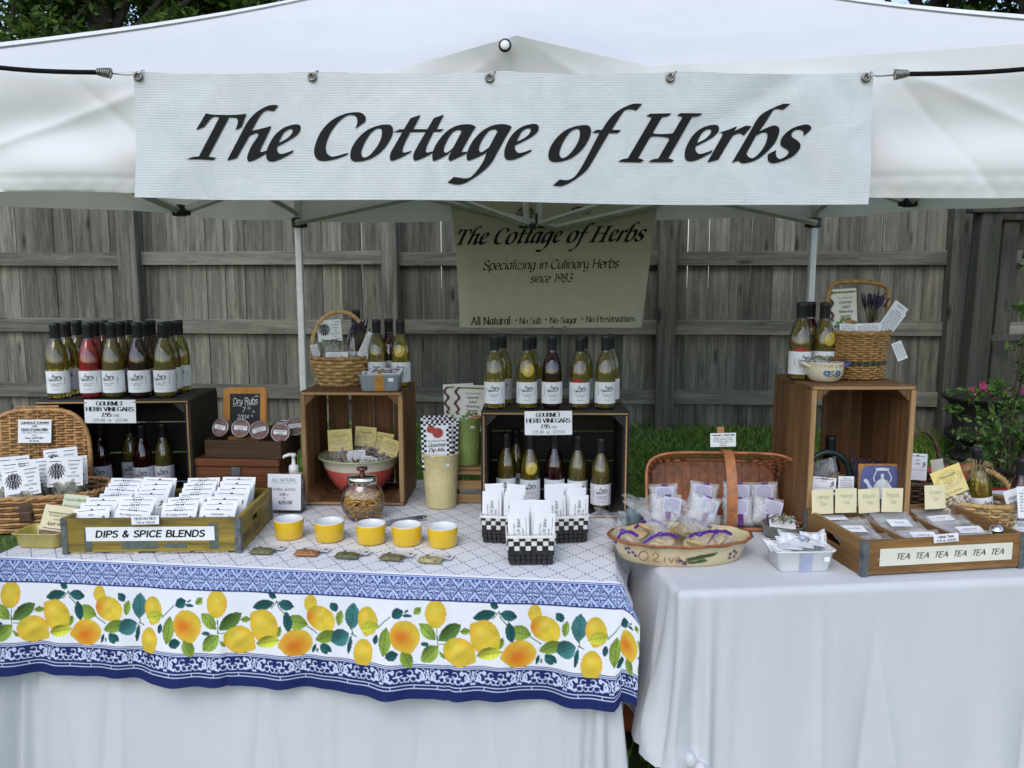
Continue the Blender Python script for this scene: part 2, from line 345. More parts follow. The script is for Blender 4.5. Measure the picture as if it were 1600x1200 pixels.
def text(mb, s, x, z, cap, style='sans', wid=0.9, slant_=0.0, align='c', fmap=None, k=4, track=0.0, rot=0.0, fit=None):
    """letters in the local XZ plane, facing -Y; cap = capital height in metres"""
    u = cap / 7.0; W = text_w(s, cap, track); kx = 1.0
    if fit: kx = fit / W; W = fit
    x0 = {'c': -W / 2, 'l': 0.0, 'r': -W}[align]
    cr, sr = math.cos(rot), math.sin(rot)
    base = fmap or (lambda a, b: (a, -0.0006, b))
    pen = 0.0
    for ch in s:
        if ch not in GL: pen += 3.0 + track; continue
        w, sts = gstrokes(ch, k)
        for pts, straight in sts:
            def fm(p, pen=pen):
                a = x0 + (pen + p[0] + slant_ * p[1]) * u * kx; b = p[1] * u
                return base(x + a * cr - b * sr, z + a * sr + b * cr)
            stroke(mb, pts, style, wid, fm)
            if style == 'serif' and straight:
                for q in (pts[0], pts[-1]):
                    d = pts[-1] - pts[0]
                    if abs(d[1]) > 2.5 and (abs(q[1]) < .2 or abs(q[1] - 7) < .2 or abs(q[1] - 7.5) < .2 or abs(q[1] - 5) < .2):
                        stroke(mb, [(q[0] - .85, q[1]), (q[0] + .85, q[1])], 'sans', 0.45, fm)
        pen += w + track
    return mb
def scribble(mb, pts, wid, fmap=None, style='sans', curve=True, k=5):
    base = fmap or (lambda a, b: (a, -0.0006, b))
    stroke(mb, cat_(pts, k) if curve and len(pts) > 2 else pts, style, wid, lambda p: base(p[0], p[1]))
def fill(mb, loops, fmap=None):
    base = fmap or (lambda a, b: (a, -0.0006, b))
    lp = [[Vector((p[0], p[1], 0)) for p in l] for l in loops]
    tris = tessellate_polygon(lp); flat = [p for l in lp for p in l]
    vv = [base(p.x, p.y) for p in flat]
    ff = []
    for t in tris:
        a, b, c = (flat[i] for i in t)
        ff.append(list(t) if (b - a).cross(c - a).z > 0 else list(t)[::-1])
    mb.add(vv, ff); return mb
# the sign writer's italic for the banners, drawn in photo pixels (outline; 'c' marks a corner)
def outl(s, ox, oy, sc, k=5):
    pts = []
    for tk in s.split():
        c = tk[0] == 'c'; a, b = tk.lstrip('c').split(','); pts.append((ox + float(a) / sc, oy + float(b) / sc, c))
    n = len(pts); st = next((i for i, p in enumerate(pts) if p[2]), None)
    if st is None: return [tuple(p) for p in cat_([(p[0], p[1]) for p in pts], k, True)]
    pts = pts[st:] + pts[:st]; out = []; seg = [pts[0]]
    for p in pts[1:] + [pts[0]]:
        seg.append(p)
        if p[2]:
            q = cat_([(a[0], a[1]) for a in seg], k); out.extend([tuple(x) for x in q[:-1]]); seg = [p]
    return out
_r1, _r2, _r3, _r4 = (280, 140, 5), (560, 140, 5), (820, 140, 6.667), (960, 140, 5)
BL = {
'T': [[outl('c212,172 290,182 420,182 c525,173 c487,275 c440,303 458,240 450,207 c392,200 c228,513 c287,521 c262,539 160,535 c63,537 105,520 c157,512 c318,200 262,202 c198,278 c135,306', *_r1)]],
'h': [[outl('c775,110 c737,155 692,146 655,160 615,212 c563,308 640,290 c720,270 665,385 632,455 636,474 c690,463 c682,482 610,525 550,548 531,540 530,505 560,430 612,352 612,328 590,326 c548,345 c445,522 c371,542 c510,275 545,220 610,155 690,113 740,105', *_r1)]],
'e': [[outl('c895,463 c885,482 800,527 730,550 690,540 678,505 690,440 740,350 810,290 890,263 935,265 948,290 935,325 890,365 800,415 c764,431 762,460 780,488 815,490', *_r1), outl('c777,405 785,380 815,325 855,298 880,298 885,320 865,350 830,378', *_r1)]],
'C': [[outl('c1325,488 c1312,505 1230,535 1140,552 1080,540 1055,490 1065,420 1110,320 1190,235 1290,183 1380,167 1430,175 1457,205 c1453,242 c1378,298 1392,245 1385,205 1350,188 1300,200 1240,250 1180,335 1148,420 1150,480 1180,513 1225,515', *_r1)]],
'o': [[outl('640,352 680,375 687,430 665,500 610,590 530,670 430,725 330,745 270,738 245,700 250,630 280,560 340,480 430,405 540,362', *_r3), outl('540,392 565,400 573,440 560,510 520,590 460,665 410,700 375,698 358,660 370,600 400,530 450,450 500,405', *_r3)]],
't': [[outl('c487,186 c430,300 c405,325 360,420 345,470 350,488 380,487 c415,472 c410,487 340,525 270,553 250,545 250,500 280,440 c345,325 c358,300 c408,213', *_r2)]],
'-': [[outl('c272,325 c325,302 c670,302 c640,323', *_r2)]],
'a': [[outl('c918,288 880,345 820,455 808,485 825,488 c852,482 c845,497 780,530 720,556 705,548 708,520 c732,474 690,510 600,555 580,545 582,490 610,420 680,330 760,280 840,266 890,272', *_r2), outl('c808,322 780,308 735,330 690,400 668,460 674,490 700,487 c738,455', *_r2)]],
'g': [[outl('c1198,290 1150,370 1085,490 1040,570 990,625 920,680 850,725 800,745 750,745 c695,732 c745,686 790,693 840,697 880,685 930,630 975,560 c1003,488 960,515 870,553 848,545 848,500 880,420 950,335 1030,285 1110,268 1170,275', *_r2), outl('c1088,322 1060,308 1015,325 965,395 942,455 948,487 970,485 c1020,450', *_r2)]],
'f': [[outl('c1222,130 c1160,198 1110,185 1050,190 1010,230 960,310 c905,402 c875,435 780,600 700,740 640,830 560,900 480,955 390,998 340,1000 c290,995 c363,930 400,935 460,932 520,895 580,810 640,700 c775,435 c802,402 860,310 930,230 1010,175 1100,135 1160,125', *_r3)], [outl('c697,432 c745,402 c1003,402 c965,435', *_r3)]],
'H': [[outl('c280,176 c447,176 420,195 c370,205 c185,522 c233,538 c205,556 c27,553 60,533 c105,524 c292,205 c247,193', *_r4)], [outl('c518,176 c687,176 660,195 c606,205 c422,524 c470,540 c445,554 c265,553 300,533 c345,524 c532,205 c485,193', *_r4)], [outl('c300,318 318,333 440,333 c480,318 c425,380 415,362 300,352 c275,370', *_r4)]],
'r': [[outl('c962,270 c938,312 990,284 1035,266 c1075,271 c1013,346 985,328 950,336 915,365 c812,537 c724,560 800,425 843,345 840,325 c813,325 890,300', *_r4)]],
'b': [[outl('c1370,97 c1315,142 1270,133 1240,148 1190,230 c1135,312 1200,280 1250,265 1285,280 1290,320 1260,400 1190,480 1110,540 1020,566 985,560 c968,545 c917,562 c1065,310 1115,220 1160,170 1240,125 c1315,95', *_r4), outl('1155,322 1190,320 1200,350 1182,415 1135,485 1085,525 1048,515 c1032,488 c1110,345', *_r4)]],
's': [[outl('c1475,355 1472,320 1450,303 1410,305 1385,330 1390,360 1430,390 1452,420 1445,460 1400,510 1330,545 1250,566 1210,553 1200,525 c1203,495 c1268,460 1265,490 1275,520 1300,533 1345,510 1365,480 1350,455 1310,430 1300,400 1320,350 1380,295 1450,270 1500,265 1525,280 1525,305', *_r4)]],
}
TITLE = [('T', 0), ('h', 0), ('e', 0), ('C', 0), ('o', -309), ('t', 0), ('t', 36.4), ('-', 0), ('a', 0), ('g', 0), ('e', 372), ('o', 0), ('f', 0), ('H', 0), ('e', 654.4), ('r', 0), ('b', 0), ('s', 0)]
def title(mb, fmap):
    """The Cottage of Herbs; fmap takes photo pixels of the front banner"""
    for i, (g, dx) in enumerate(TITLE):
        for j, loops in enumerate(BL[g]):
            fill(mb, [[(x + dx, -y) for x, y in l] for l in loops], lambda a, b, e=(i % 3 + j) * 0.00012: fmap(a, -b, e))
INK = mat('black_ink', (0.007, 0.007, 0.008), 0.6, 0.2, spec=.2)
def rect(mb, x0, z0, x1, z1, fmap=None):
    base = fmap or (lambda a, b: (a, -0.0006, b))
    mb.add([base(x0, z0), base(x1, z0), base(x1, z1), base(x0, z1)], [[0, 1, 2, 3]])
# ================================================================ setting
def gz(x, y):
    t = min(max((y - 2.55) / 2.85, 0), 1); t = t * t * (3 - 2 * t) * 0.35 + t * 0.65
    return 0.5 * t
gm, nt, b = new_mat('lawn_soil')
v = coords(nt, (1, 1, 1), False); f1 = noise(nt, v, 3.0, 6, 0.7); f2 = noise(nt, v, 60.0, 4, 0.7)
nt.links.new(mixc(nt, 0.5, ramp(nt, f1, [(0.35, (0.04, 0.075, 0.02)), (0.65, (0.085, 0.15, 0.035))]), ramp(nt, f2, [(0.3, (0.03, 0.045, 0.016)), (0.7, (0.10, 0.17, 0.04))])), b.inputs['Base Color'])
b.inputs['Roughness'].default_value = 0.95; bump(nt, b, f2, 0.8, 0.02)
xs = np.concatenate([np.linspace(-90, -6, 12), np.linspace(-5, 5, 61), np.linspace(6, 90, 12)])
ys = np.concatenate([np.linspace(-40, -1, 8), np.linspace(0, 7, 57), np.linspace(8, 130, 14)])
gv = np.array([(x, y, gz(x, y) + 0.012 * math.sin(x * 3.1 + y) * math.cos(y * 2.3)) for y in ys for x in xs]); nx = len(xs)
gf = np.array([(j * nx + i, j * nx + i + 1, (j + 1) * nx + i + 1, (j + 1) * nx + i) for j in range(len(ys) - 1) for i in range(nx - 1)])
tag(link('ground', np_mesh('ground', gv, gf, gm, True)), None, None, kind='structure')
# grass blades, nobody could count them
def leafmat(name, dark, light, rough=0.55, tr=0.25):
    m, nt, b = new_mat(name)
    at_ = N(nt, 'ShaderNodeNewGeometry'); cc = ramp(nt, at_.outputs['Random Per Island'], [(0.0, dark), (1.0, light)])
    nt.links.new(cc, b.inputs['Base Color']); b.inputs['Roughness'].default_value = rough; b.inputs['Specular IOR Level'].default_value = 0.35
    tl = N(nt, 'ShaderNodeBsdfTranslucent'); nt.links.new(cc, tl.inputs[0]); mx = N(nt, 'ShaderNodeMixShader'); mx.inputs[0].default_value = tr
    nt.links.new(b.outputs[0], mx.inputs[1]); nt.links.new(tl.outputs[0], mx.inputs[2]); nt.links.new(mx.outputs[0], nt.nodes['Material Output'].inputs[0])
    return m
def blades(n, x0, x1, y0, y1, hmin, hmax):
    x = rng.uniform(x0, x1, n); y = rng.uniform(y0, y1, n); keep = rng.uniform(0, 1, n) < 0.55 + 0.45 * np.sin(x * 5 + np.sin(y * 4)) * np.cos(y * 6)
    x, y = x[keep], y[keep]; n = len(x)
    z = np.array([gz(a, c) for a, c in zip(x, y)]); h = rng.uniform(hmin, hmax, n); a = rng.uniform(0, 2 * np.pi, n); w = rng.uniform(0.0025, 0.0045, n)
    lean = rng.uniform(0.1, 0.9, n) * h; b2 = rng.uniform(0, 2 * np.pi, n)
    dx, dy = np.cos(a) * w, np.sin(a) * w
    p0 = np.stack([x - dx, y - dy, z - 0.005], 1); p1 = np.stack([x + dx, y + dy, z - 0.005], 1)
    m0 = np.stack([x + dx * .8 + np.cos(b2) * lean * .35, y + dy * .8 + np.sin(b2) * lean * .35, z + h * .6], 1)
    tp = np.stack([x + np.cos(b2) * lean, y + np.sin(b2) * lean, z + h], 1)
    V = np.stack([p0, p1, m0, tp], 1).reshape(-1, 3); F = np.arange(n * 4).reshape(n, 4)
    return V, F
bv, bf = [], []
o = 0
for args in ((90000, -0.4, 3.6, 2.75, 5.45, 0.025, 0.06), (26000, -3.6, -0.4, 3.2, 5.45, 0.025, 0.06), (9000, -1.7, 1.6, 1.2, 2.9, 0.02, 0.05)):
    V, F = blades(*args); bv.append(V); bf.append(F + o); o += len(V)
GRASS = leafmat('grass_blades', (0.09, 0.17, 0.025), (0.27, 0.40, 0.08))
tag(link('grass', np_mesh('grass', np.concatenate(bv), np.concatenate(bf), GRASS)), 'short green lawn grass sloping up to the fence', 'grass', kind='stuff')

# ---------------------------------------------------------------- fence
FY, FA = 5.5, R(-4.5)
fence = thing('wooden_fence', 'tall weathered grey board fence with rails and posts behind the stall', 'fence', (0, FY, 0), FA)
FM = Matrix.Translation((0, FY, 0)) @ Matrix.Rotation(FA, 4, 'Z'); FI = FM.inverted()
def onfence(px, py, dy=0.0):
    d = FI.to_3x3() @ ray(px, py); o_ = FI @ Vector((0, 0, CAMH)); t = (dy - o_.y) / d.y
    return o_ + d * t
WB = wood('weathered_board', (0.038, 0.038, 0.030), (0.26, 0.248, 0.20), 'z', 115, 0.85, 0.8, 0.36, 0.6, stain=(0.05, 0.055, 0.038), stain_amt=0.6)
WR = wood('weathered_rail', (0.06, 0.058, 0.046), (0.26, 0.25, 0.20), 'x', 115, 0.85, 0.7, 0.2, 0.6, stain=(0.05, 0.055, 0.04), stain_amt=0.55)
bw = 0.1385; base_z = 0.42
bmesh_list = []
for kk in range(4):
    q = MB(); ht = 1.95
    def bf_(c, s_=bw - 0.006 + 0.0015 * kk): pass
    box(q, (0, 0, ht / 2), (bw - 0.0034 + 0.0004 * kk, 0.018, ht), 0.0015)
    bmesh_list.append(q.mesh('board', WB))
for i in range(-36, 36):
    o = link('board', bmesh_list[i % 4], fence, (i * bw + random.uniform(-.0004, .0004), random.uniform(-.004, .004), base_z + random.uniform(-.01, .01)), (0, random.uniform(-.0006, .0006), 0))
posts = [onfence(p, 450).x for p in (-420, 215, 614, 1040, 1484, 1950)]
for i, p in enumerate(posts):
    q = MB(); wdt = (0.13, 0.135, 0.105, 0.12, 0.10, 0.13)[i]
    box(q, (0, 0, 1.02), (wdt, 0.1, 2.1), 0.004); q.build('post', WB, fence, (p, -0.066, 0.4))
def railz(py): return (onfence(100, py).z + onfence(760, py).z) / 2
for (pa, pb) in ((394, 415), (498, 520), (601, 622)):
    z0, z1 = onfence(300, pb, -0.03).z, onfence(300, pa, -0.03).z
    for i in range(len(posts) - 1):
        xa, xb = posts[i] + 0.05, posts[i + 1] - 0.05
        q = MB(); box(q, (0, 0, 0), (xb - xa, 0.038, z1 - z0), 0.003)
        q.build('rail', WR, fence, ((xa + xb) / 2, -0.031, (z0 + z1) / 2 + random.uniform(-.006, .006)), (0, random.uniform(-.002, .002), 0))

# ---------------------------------------------------------------- trees behind the fence
BARK = mat('tree_bark', (0.035, 0.028, 0.02), 0.95, 0.5, 9.0, 1.0, 30.0)
LEAF = leafmat('tree_leaves', (0.028, 0.068, 0.010), (0.12, 0.20, 0.03), 0.5, 0.4)
def leaf_cloud(cs, rs, n, size, flat=0.75, seed=0):
    g = np.random.default_rng(seed); k = g.integers(0, len(cs), n)
    d = g.normal(size=(n, 3)); d /= np.linalg.norm(d, axis=1)[:, None]
    rad = g.uniform(0.25, 1, n) ** 0.5
    c = np.array(cs)[k] + d * (np.array(rs)[k] * rad)[:, None] * np.array((1, 1, flat))
    nrm = g.normal(size=(n, 3)) + np.array((0, 0, 0.8)); nrm /= np.linalg.norm(nrm, axis=1)[:, None]
    a = np.cross(nrm, g.normal(size=(n, 3))); a /= np.linalg.norm(a, axis=1)[:, None]; b2 = np.cross(nrm, a)
    s = g.uniform(0.6, 1.25, n)[:, None] * size
    V = np.stack([c - a * s, c - b2 * s * .45 - nrm * s * .08, c + a * s, c + b2 * s * .45 - nrm * s * .08], 1).reshape(-1, 3)
    return V, np.arange(n * 4).reshape(n, 4)
def tree(label, px, Y, r, ztop, nclump, nleaf, seed, lean=0.0, spread=1.8, zmin=3.6):
    g = random.Random(seed); x = (px - 800) / FPX * Y * 0.97; z0 = gz(x, Y) - 0.1
    t = thing('tree', label, 'tree', (x, Y, z0), 0, 'trees behind the fence')
    q = MB(); n = 9
    pth = [(lean * (i / n) ** 1.5 + 0.06 * math.sin(i * 1.3 + seed), 0.05 * math.cos(i + seed), ztop * 0.95 * i / n) for i in range(n + 1)]
    tube(q, pth, [r * (1.25 - 0.95 * i / n) for i in range(n + 1)], 9)
    cs, rs = [], []
    for i in range(nclump):
        a = g.uniform(0, 2 * math.pi); h = g.uniform(zmin, ztop) ; d = spread * g.uniform(0.3, 1.0)
        e = Vector((lean * .6 + d * math.cos(a), d * 0.8 * math.sin(a), h)); s = Vector(pth[min(n, max(2, int((h - 0.9) / ztop * n)))])
        m = (s + e) / 2 + Vector((g.uniform(-.15, .15), g.uniform(-.15, .15), -0.15))
        tube(q, cat_([s, m, e], 4), [r * .38 * (1 - .09 * k) for k in range(9)], 5)
        cs.append(tuple(e)); rs.append(g.uniform(0.45, 0.85))
    q.build('trunk', BARK, t)
    V, F = leaf_cloud(cs, rs, int(nleaf * 1.7), 0.06, 0.75, seed); link('crown', np_mesh('crown', V, F, LEAF), t)
    return t
TL = ['slim leaning tree at the far left edge above the tent corner', 'thick dark tree trunk rising above the tent, left of the middle pair', 'dark tree trunk above the tent, first of the middle pair', 'broad dark trunk above the tent, second of the middle pair', 'leaning branchy tree above the tent roof slope', 'leafy tree showing in the top right corner above the tent']
tree(TL[0], 20, 9.5, 0.09, 7.5, 16, 7000, 11, -0.5, 1.5, 3.4)
tree(TL[1], 188, 10.2, 0.20, 9.0, 18, 9000, 12, -0.25, 1.9, 3.4)
tree(TL[2], 240, 12.5, 0.15, 9.5, 18, 9000, 13, 0.0, 2.0, 3.6)
tree(TL[3], 268, 11.0, 0.21, 9.0, 18, 9000, 14, 0.05, 2.0, 3.6)
tree(TL[4], 345, 11.5, 0.16, 8.5, 16, 7000, 15, 0.7, 1.8, 3.6)
tree(TL[5], 1610, 10.5, 0.17, 8.5, 30, 17000, 16, -0.2, 2.4, 3.4)

tree('leafy tree whose crown shows just above the right roof slope of the tent', 1450, 11.5, 0.16, 8.5, 30, 14000, 17, 0.1, 2.4, 3.6)
# ---------------------------------------------------------------- canopy tent
m, nt, b = new_mat('tent_fabric'); FAB = m
v = coords(nt, (1, 1, 1), False); f = noise(nt, v, 5.0, 5, 0.6, 0.5); f2 = noise(nt, v, 38.0, 4, 0.65)
nt.links.new(ramp(nt, noise(nt, v, 1.7, 4, 0.7), [(0.3, (0.82, 0.82, 0.82)), (0.62, (0.90, 0.90, 0.90))]), b.inputs['Base Color']); b.inputs['Roughness'].default_value = 0.55
bump(nt, b, mixc(nt, 0.06, f, f2), 0.10, 0.03)
tl = N(nt, 'ShaderNodeBsdfTranslucent'); tl.inputs[0].default_value = (0.86, 0.82, 0.66, 1); mx = N(nt, 'ShaderNodeMixShader'); mx.inputs[0].default_value = 0.22
nt.links.new(b.outputs[0], mx.inputs[1]); nt.links.new(tl.outputs[0], mx.inputs[2]); nt.links.new(mx.outputs[0], nt.nodes['Material Output'].inputs[0])
tent = thing('canopy_tent', 'white pop-up canopy tent with sloped roof, hanging valance and scissor frame', 'canopy tent')
TFL, TFR, TRL, TRR = Vector((-1.50, 1.93, 2.008)), Vector((1.52, 1.93, 2.08)), Vector((-1.24, 4.64, 2.16)), Vector((1.74, 4.64, 2.16))
PEAK = Vector((0.14, 3.28, 2.80))
def hip(c, t):
    p = c.lerp(PEAK, t); p.z -= 0.045 * math.sin(math.pi * min(1, t * 1.15)); return p
def roof(a, c, bumpy):
    def fn(u, v):
        p = hip(a, v).lerp(hip(c, v), u)
        p.z -= 0.03 * math.sin(math.pi * u) * math.sin(math.pi * v)
        if bumpy:
            k = max(0, 1 - abs(u - 0.5) / 0.1); e = (1 - v) ** 5
            p.z += 0.06 * k ** 1.0 * e - .058 * math.sin(math.pi * u) ** .7 * (1 - v) ** 2; p.y -= 0.055 * k * e
        return p
    return fn
q = MB(); grid(q, roof(TFL, TFR, True), 121, 30); grid(q, roof(TFR, TRR, False), 25, 16); grid(q, roof(TRR, TRL, False), 25, 16); grid(q, roof(TRL, TFL, False), 25, 16)
roofo = q.build('roof', FAB, tent)
HEM = mat('tent_hem', (0.78, 0.78, 0.76), 0.6, 0.05)
for nm, c in (('hem_tape', TFL), ('hem_tape', TFR)):
    q = MB()
    sx = 1 if c is TFL else -1
    rf_ = roof(TFL, TFR, True); grid(q, lambda u, v: rf_(v * .016 if c is TFL else 1 - v * .016, u) + Vector((0, -.004, .005)), 40, 3); q.build(nm, HEM, roofo)
def valance(a, c, zb0, zb1, wav, nu, bumpy=False, phase=0.0):
    def fn(u, v):
        p = a.lerp(c, u); n = Vector((c.y - a.y, a.x - c.x, 0)).normalized()
        top = p.z; bot = zb0 + (zb1 - zb0) * u; s = u * (c - a).length
        if bumpy:
            k = max(0, 1 - abs(u - 0.5) / 0.1); top += 0.06 * k - .058 * math.sin(math.pi * u) ** .7; e = max(0, 1 - v / 0.3)
            p.y -= 0.055 * k * e
        z = top + (bot - top) * v
        side = abs(u - 0.5) * 2
        d = wav * (math.sin(s * 7 + v * 5.0 * (1 if u < .5 else -1) + phase) * 0.55 + math.sin(s * 16 - v * 7 + phase * 2) * 0.25 + math.sin(s * 2.6 + v * 9.0) * 0.6 * side) * (v * (1 - 0.55 * max(0, v - .55) / .45))
        d += wav * .5 * ((1 - abs(math.sin(s * 4.1 + v * 3.2 * (1 if u < .5 else -1) + phase))) ** 5 - (1 - abs(math.sin(s * 6.7 - v * 2.0 + phase))) ** 6 * .7) * min(1, v * 2) * (1 - .6 * v)
        if v > 0.86: d += 0.0014 * math.sin(s * 120 + 3 * math.sin(s * 9)) * (1 - abs(v - .93) / .07)
        d -= .004 * math.exp(-((v - .87) / .012) ** 2)
        p = p + n * d; p.z = z + (0.006 * math.sin(s * 4.3 + phase) if v > .99 else 0); return p
    return fn
q = MB(); grid(q, valance(TFL, TFR, 1.705, 1.70, 0.040, 320, True), 420, 44); q.build('front_valance', FAB, tent)
q = MB(); grid(q, valance(TRL, TFL, 1.835, 1.70, 0.02, 60, False, 1.0), 60, 10); q.build('side_valance', FAB, tent)
q = MB(); grid(q, valance(TFR, TRR, 1.70, 1.86, 0.02, 60, False, 2.0), 60, 10); q.build('side_valance', FAB, tent)
q = MB(); grid(q, valance(TRR, TRL, 1.86, 1.835, 0.012, 80, False, 0.5), 80, 10); q.build('rear_valance', FAB, tent)
FRAME = mat('tent_frame_paint', (0.62, 0.64, 0.62), 0.4, 0.08); BLK = mat('black_plastic', (0.012, 0.012, 0.013), 0.45, 0.2)
for c in (TFL, TFR, TRL, TRR):
    inx = 0.03 if c.x < 0 else -0.03; iny = 0.03 if c.y < 3 else -0.03
    x, y = c.x + inx, c.y + iny; g0 = gz(x, y)
    q = MB(); box(q, (0, 0, (c.z - 0.04 - g0) / 2), (0.036, 0.036, c.z - 0.04 - g0), 0.004); lg = q.build('leg', FRAME, tent, (x, y, g0))
    q = MB(); box(q, (0, 0, 0), (0.062, 0.062, 0.055), 0.006); box(q, (0.035 if inx > 0 else -0.035, 0, -0.012), (0.03, 0.02, 0.03), 0.004); zz = at(475, 348, Y=4.6).z if c.y > 3 else 1.80
    q.build('bracket', BLK, lg, (0, 0, zz - g0))
def bar(p0, p1, w=0.024):
    q = MB(); p0, p1 = Vector(p0), Vector(p1); d = p1 - p0; tube(q, [p0, p1], w * 0.7, 4, smooth=False); return q.build('truss_bar', FRAME, tent)
RL, RR = Vector((TRL.x + .03, 4.55, 0)), Vector((TRR.x - .03, 4.55, 0))
jc = at(832, 354, Y=4.50)
def rp(t, z, y=0): p = RL.lerp(RR, t); p.z = z; p.y += y; return p
zl, zh = at(475, 348, Y=4.55).z, 2.13
bar(rp(0, zl), rp(.25, (zl + zh) / 2)); bar(rp(.25, (zl + zh) / 2), rp(.5, zh)); bar(rp(0, zh, .02), rp(.5, jc.z - 0.0, .02)); bar(rp(.5, jc.z), rp(1, zh)); bar(rp(.5, zh, .02), rp(1, zl, .02))
bar((jc.x - .03, jc.y - .02, jc.z), (jc.x - .055, jc.y - .02, 2.14)); bar((jc.x + .03, jc.y - .02, jc.z), (jc.x + .055, jc.y - .02, 2.14))
bar(jc, at(690, 316, Y=4.2) + Vector((-.25, -.2, .12))); bar(jc, at(1010, 316, Y=4.2) + Vector((.3, -.25, .14)))
for sgn, A, B_ in ((1, TRL, TFL), (-1, TRR, TFR)):
    P0, P1 = A + Vector((sgn * .03, -.03, 0)), B_ + Vector((sgn * .03, .03, 0))
    for ta, tb in ((0, .5), (.5, 1)):
        a_, b_ = P0.lerp(P1, ta), P0.lerp(P1, tb)
        bar((a_.x, a_.y, a_.z - .28 if ta == 0 else a_.z - .30), (b_.x, b_.y, b_.z - .04)); bar((a_.x + .02 * sgn, a_.y, a_.z - .04), (b_.x + .02 * sgn, b_.y, b_.z - .30))
    mm = P0.lerp(P1, .5); q = MB(); box(q, (0, 0, 0), (.045, .05, .045), .005); box(q, (.03 * sgn, 0, -.01), (.03, .015, .02), .003); q.build('joint_clip', BLK, tent, (mm.x, mm.y, mm.z - .30))
q = MB(); box(q, (0, 0, 0), (.035, .035, .03), .004); box(q, (-.05, 0, .004), (.05, .03, .028), .006); box(q, (.045, 0, .002), (.045, .03, .022), .006); box(q, (0.02, -.01, .04), (.012, .012, .06), .002)
q.build('joint_clip', BLK, tent, (jc.x, jc.y - .02, jc.z))
q = MB(); lathe(q, [(0.0, -0.012), (0.019, -0.012), (0.02, -0.004), (0.0165, 0.004), (0.008, 0.006), (0.0, 0.006)], 24, sx=.62, sy=.62)
pb_ = at(789, 71, Y=1.86); bt = q.build('button', mat('button_white', (0.8, 0.8, 0.78), 0.3, 0.05), tent, pb_, (R(90), 0, 0))
q = MB(); lathe(q, [(0.0125, -0.004), (0.0145, -0.002), (0.0145, 0.002), (0.0125, 0.004)], 24); box(q, (0, 0, .0045), (.009, .002, .001)); q.build('ring', mat('dark_metal', (0.05, 0.05, 0.05), 0.4, 0.2, metal=0.8), bt)

# ---------------------------------------------------------------- front banner
m, nt, b = new_mat('banner_vinyl'); BAN = m
v = coords(nt, (1, 1, 1), False)
wv = N(nt, 'ShaderNodeTexWave'); wv.bands_direction = 'Z'; wv.inputs['Scale'].default_value = 90.0; wv.inputs['Distortion'].default_value = 0.6; nt.links.new(v, wv.inputs['Vector'])
f = noise(nt, v, 9.0, 5, 0.65, 0.6); f3 = noise(nt, coords(nt, (30, 30, 4), False), 1.0, 4, 0.6)
nt.links.new(mixc(nt, 0.08, ramp(nt, f, [(0.3, (0.52, 0.555, 0.565)), (0.7, (0.64, 0.67, 0.675))]), ramp(nt, wv.outputs['Fac'], [(0.0, (0.50, 0.53, 0.54)), (1.0, (0.70, 0.73, 0.74))])), b.inputs['Base Color'])
b.inputs['Roughness'].default_value = 0.38
hh = N(nt, 'ShaderNodeMath', operation='MULTIPLY_ADD'); hh.inputs[1].default_value = 0.07; nt.links.new(wv.outputs['Fac'], hh.inputs[0]); nt.links.new(mixc(nt, 0.4, f, f3), hh.inputs[2]); bump(nt, b, hh.outputs[0], 0.45, 0.012)
BY = 1.845
cTL, cTR, cBR, cBL = (at(px, py, Y=BY) for px, py in ((208, 111), (1367, 111), (1350, 322), (214, 309)))
def bpos(s, t):
    """banner surface: s across, t down"""
    p = cTL.lerp(cTR, s).lerp(cBL.lerp(cBR, s), t)
    e = math.exp(-((s / .05) ** 2)) + math.exp(-(((1 - s) / .05) ** 2))
    p.y += 0.005 * math.sin(s * 9 + t * 1.5) * t - 0.012 * e * t * t + 0.006 * math.exp(-(((s - 0.9) * 1.6 + t * .45) / .05) ** 2) * (1 - t)
    p.z -= 0.0065 * abs(math.sin(s * math.pi * 4)) * (1 - t) ** 2 + .002 * math.sin(s * 11) * t
    p.y += 0.006 * math.sin((s * 30 + t * 4)) * math.exp(-((s - .02) / .12) ** 2) + 0.007 * math.sin((s * 34 - t * 5)) * math.exp(-((s - .97) / .13) ** 2)
    p.x += 0.010 * math.sin(t * 3) * (math.exp(-(((1 - s) / .06) ** 2))) * 0.3
    return p
def bpix(px, py, e=0.0):
    s = (px - 208) / (1367 - 208); t = 0.5
    for _ in range(4):
        x0 = 208 + 6 * t; x1 = 1367 - 17 * t; s = (px - x0) / (x1 - x0); yb = 309 + 13 * s; t = (py - 111) / (yb - 111)
    p = bpos(s, t); p.y -= 0.0022 + e; return p
banner = tag(grid(MB(), bpos, 130, 26).build('front_banner', BAN), 'wide white vinyl banner lettered The Cottage of Herbs strung across the tent front', 'banner')
q = MB(); title(q, bpix)
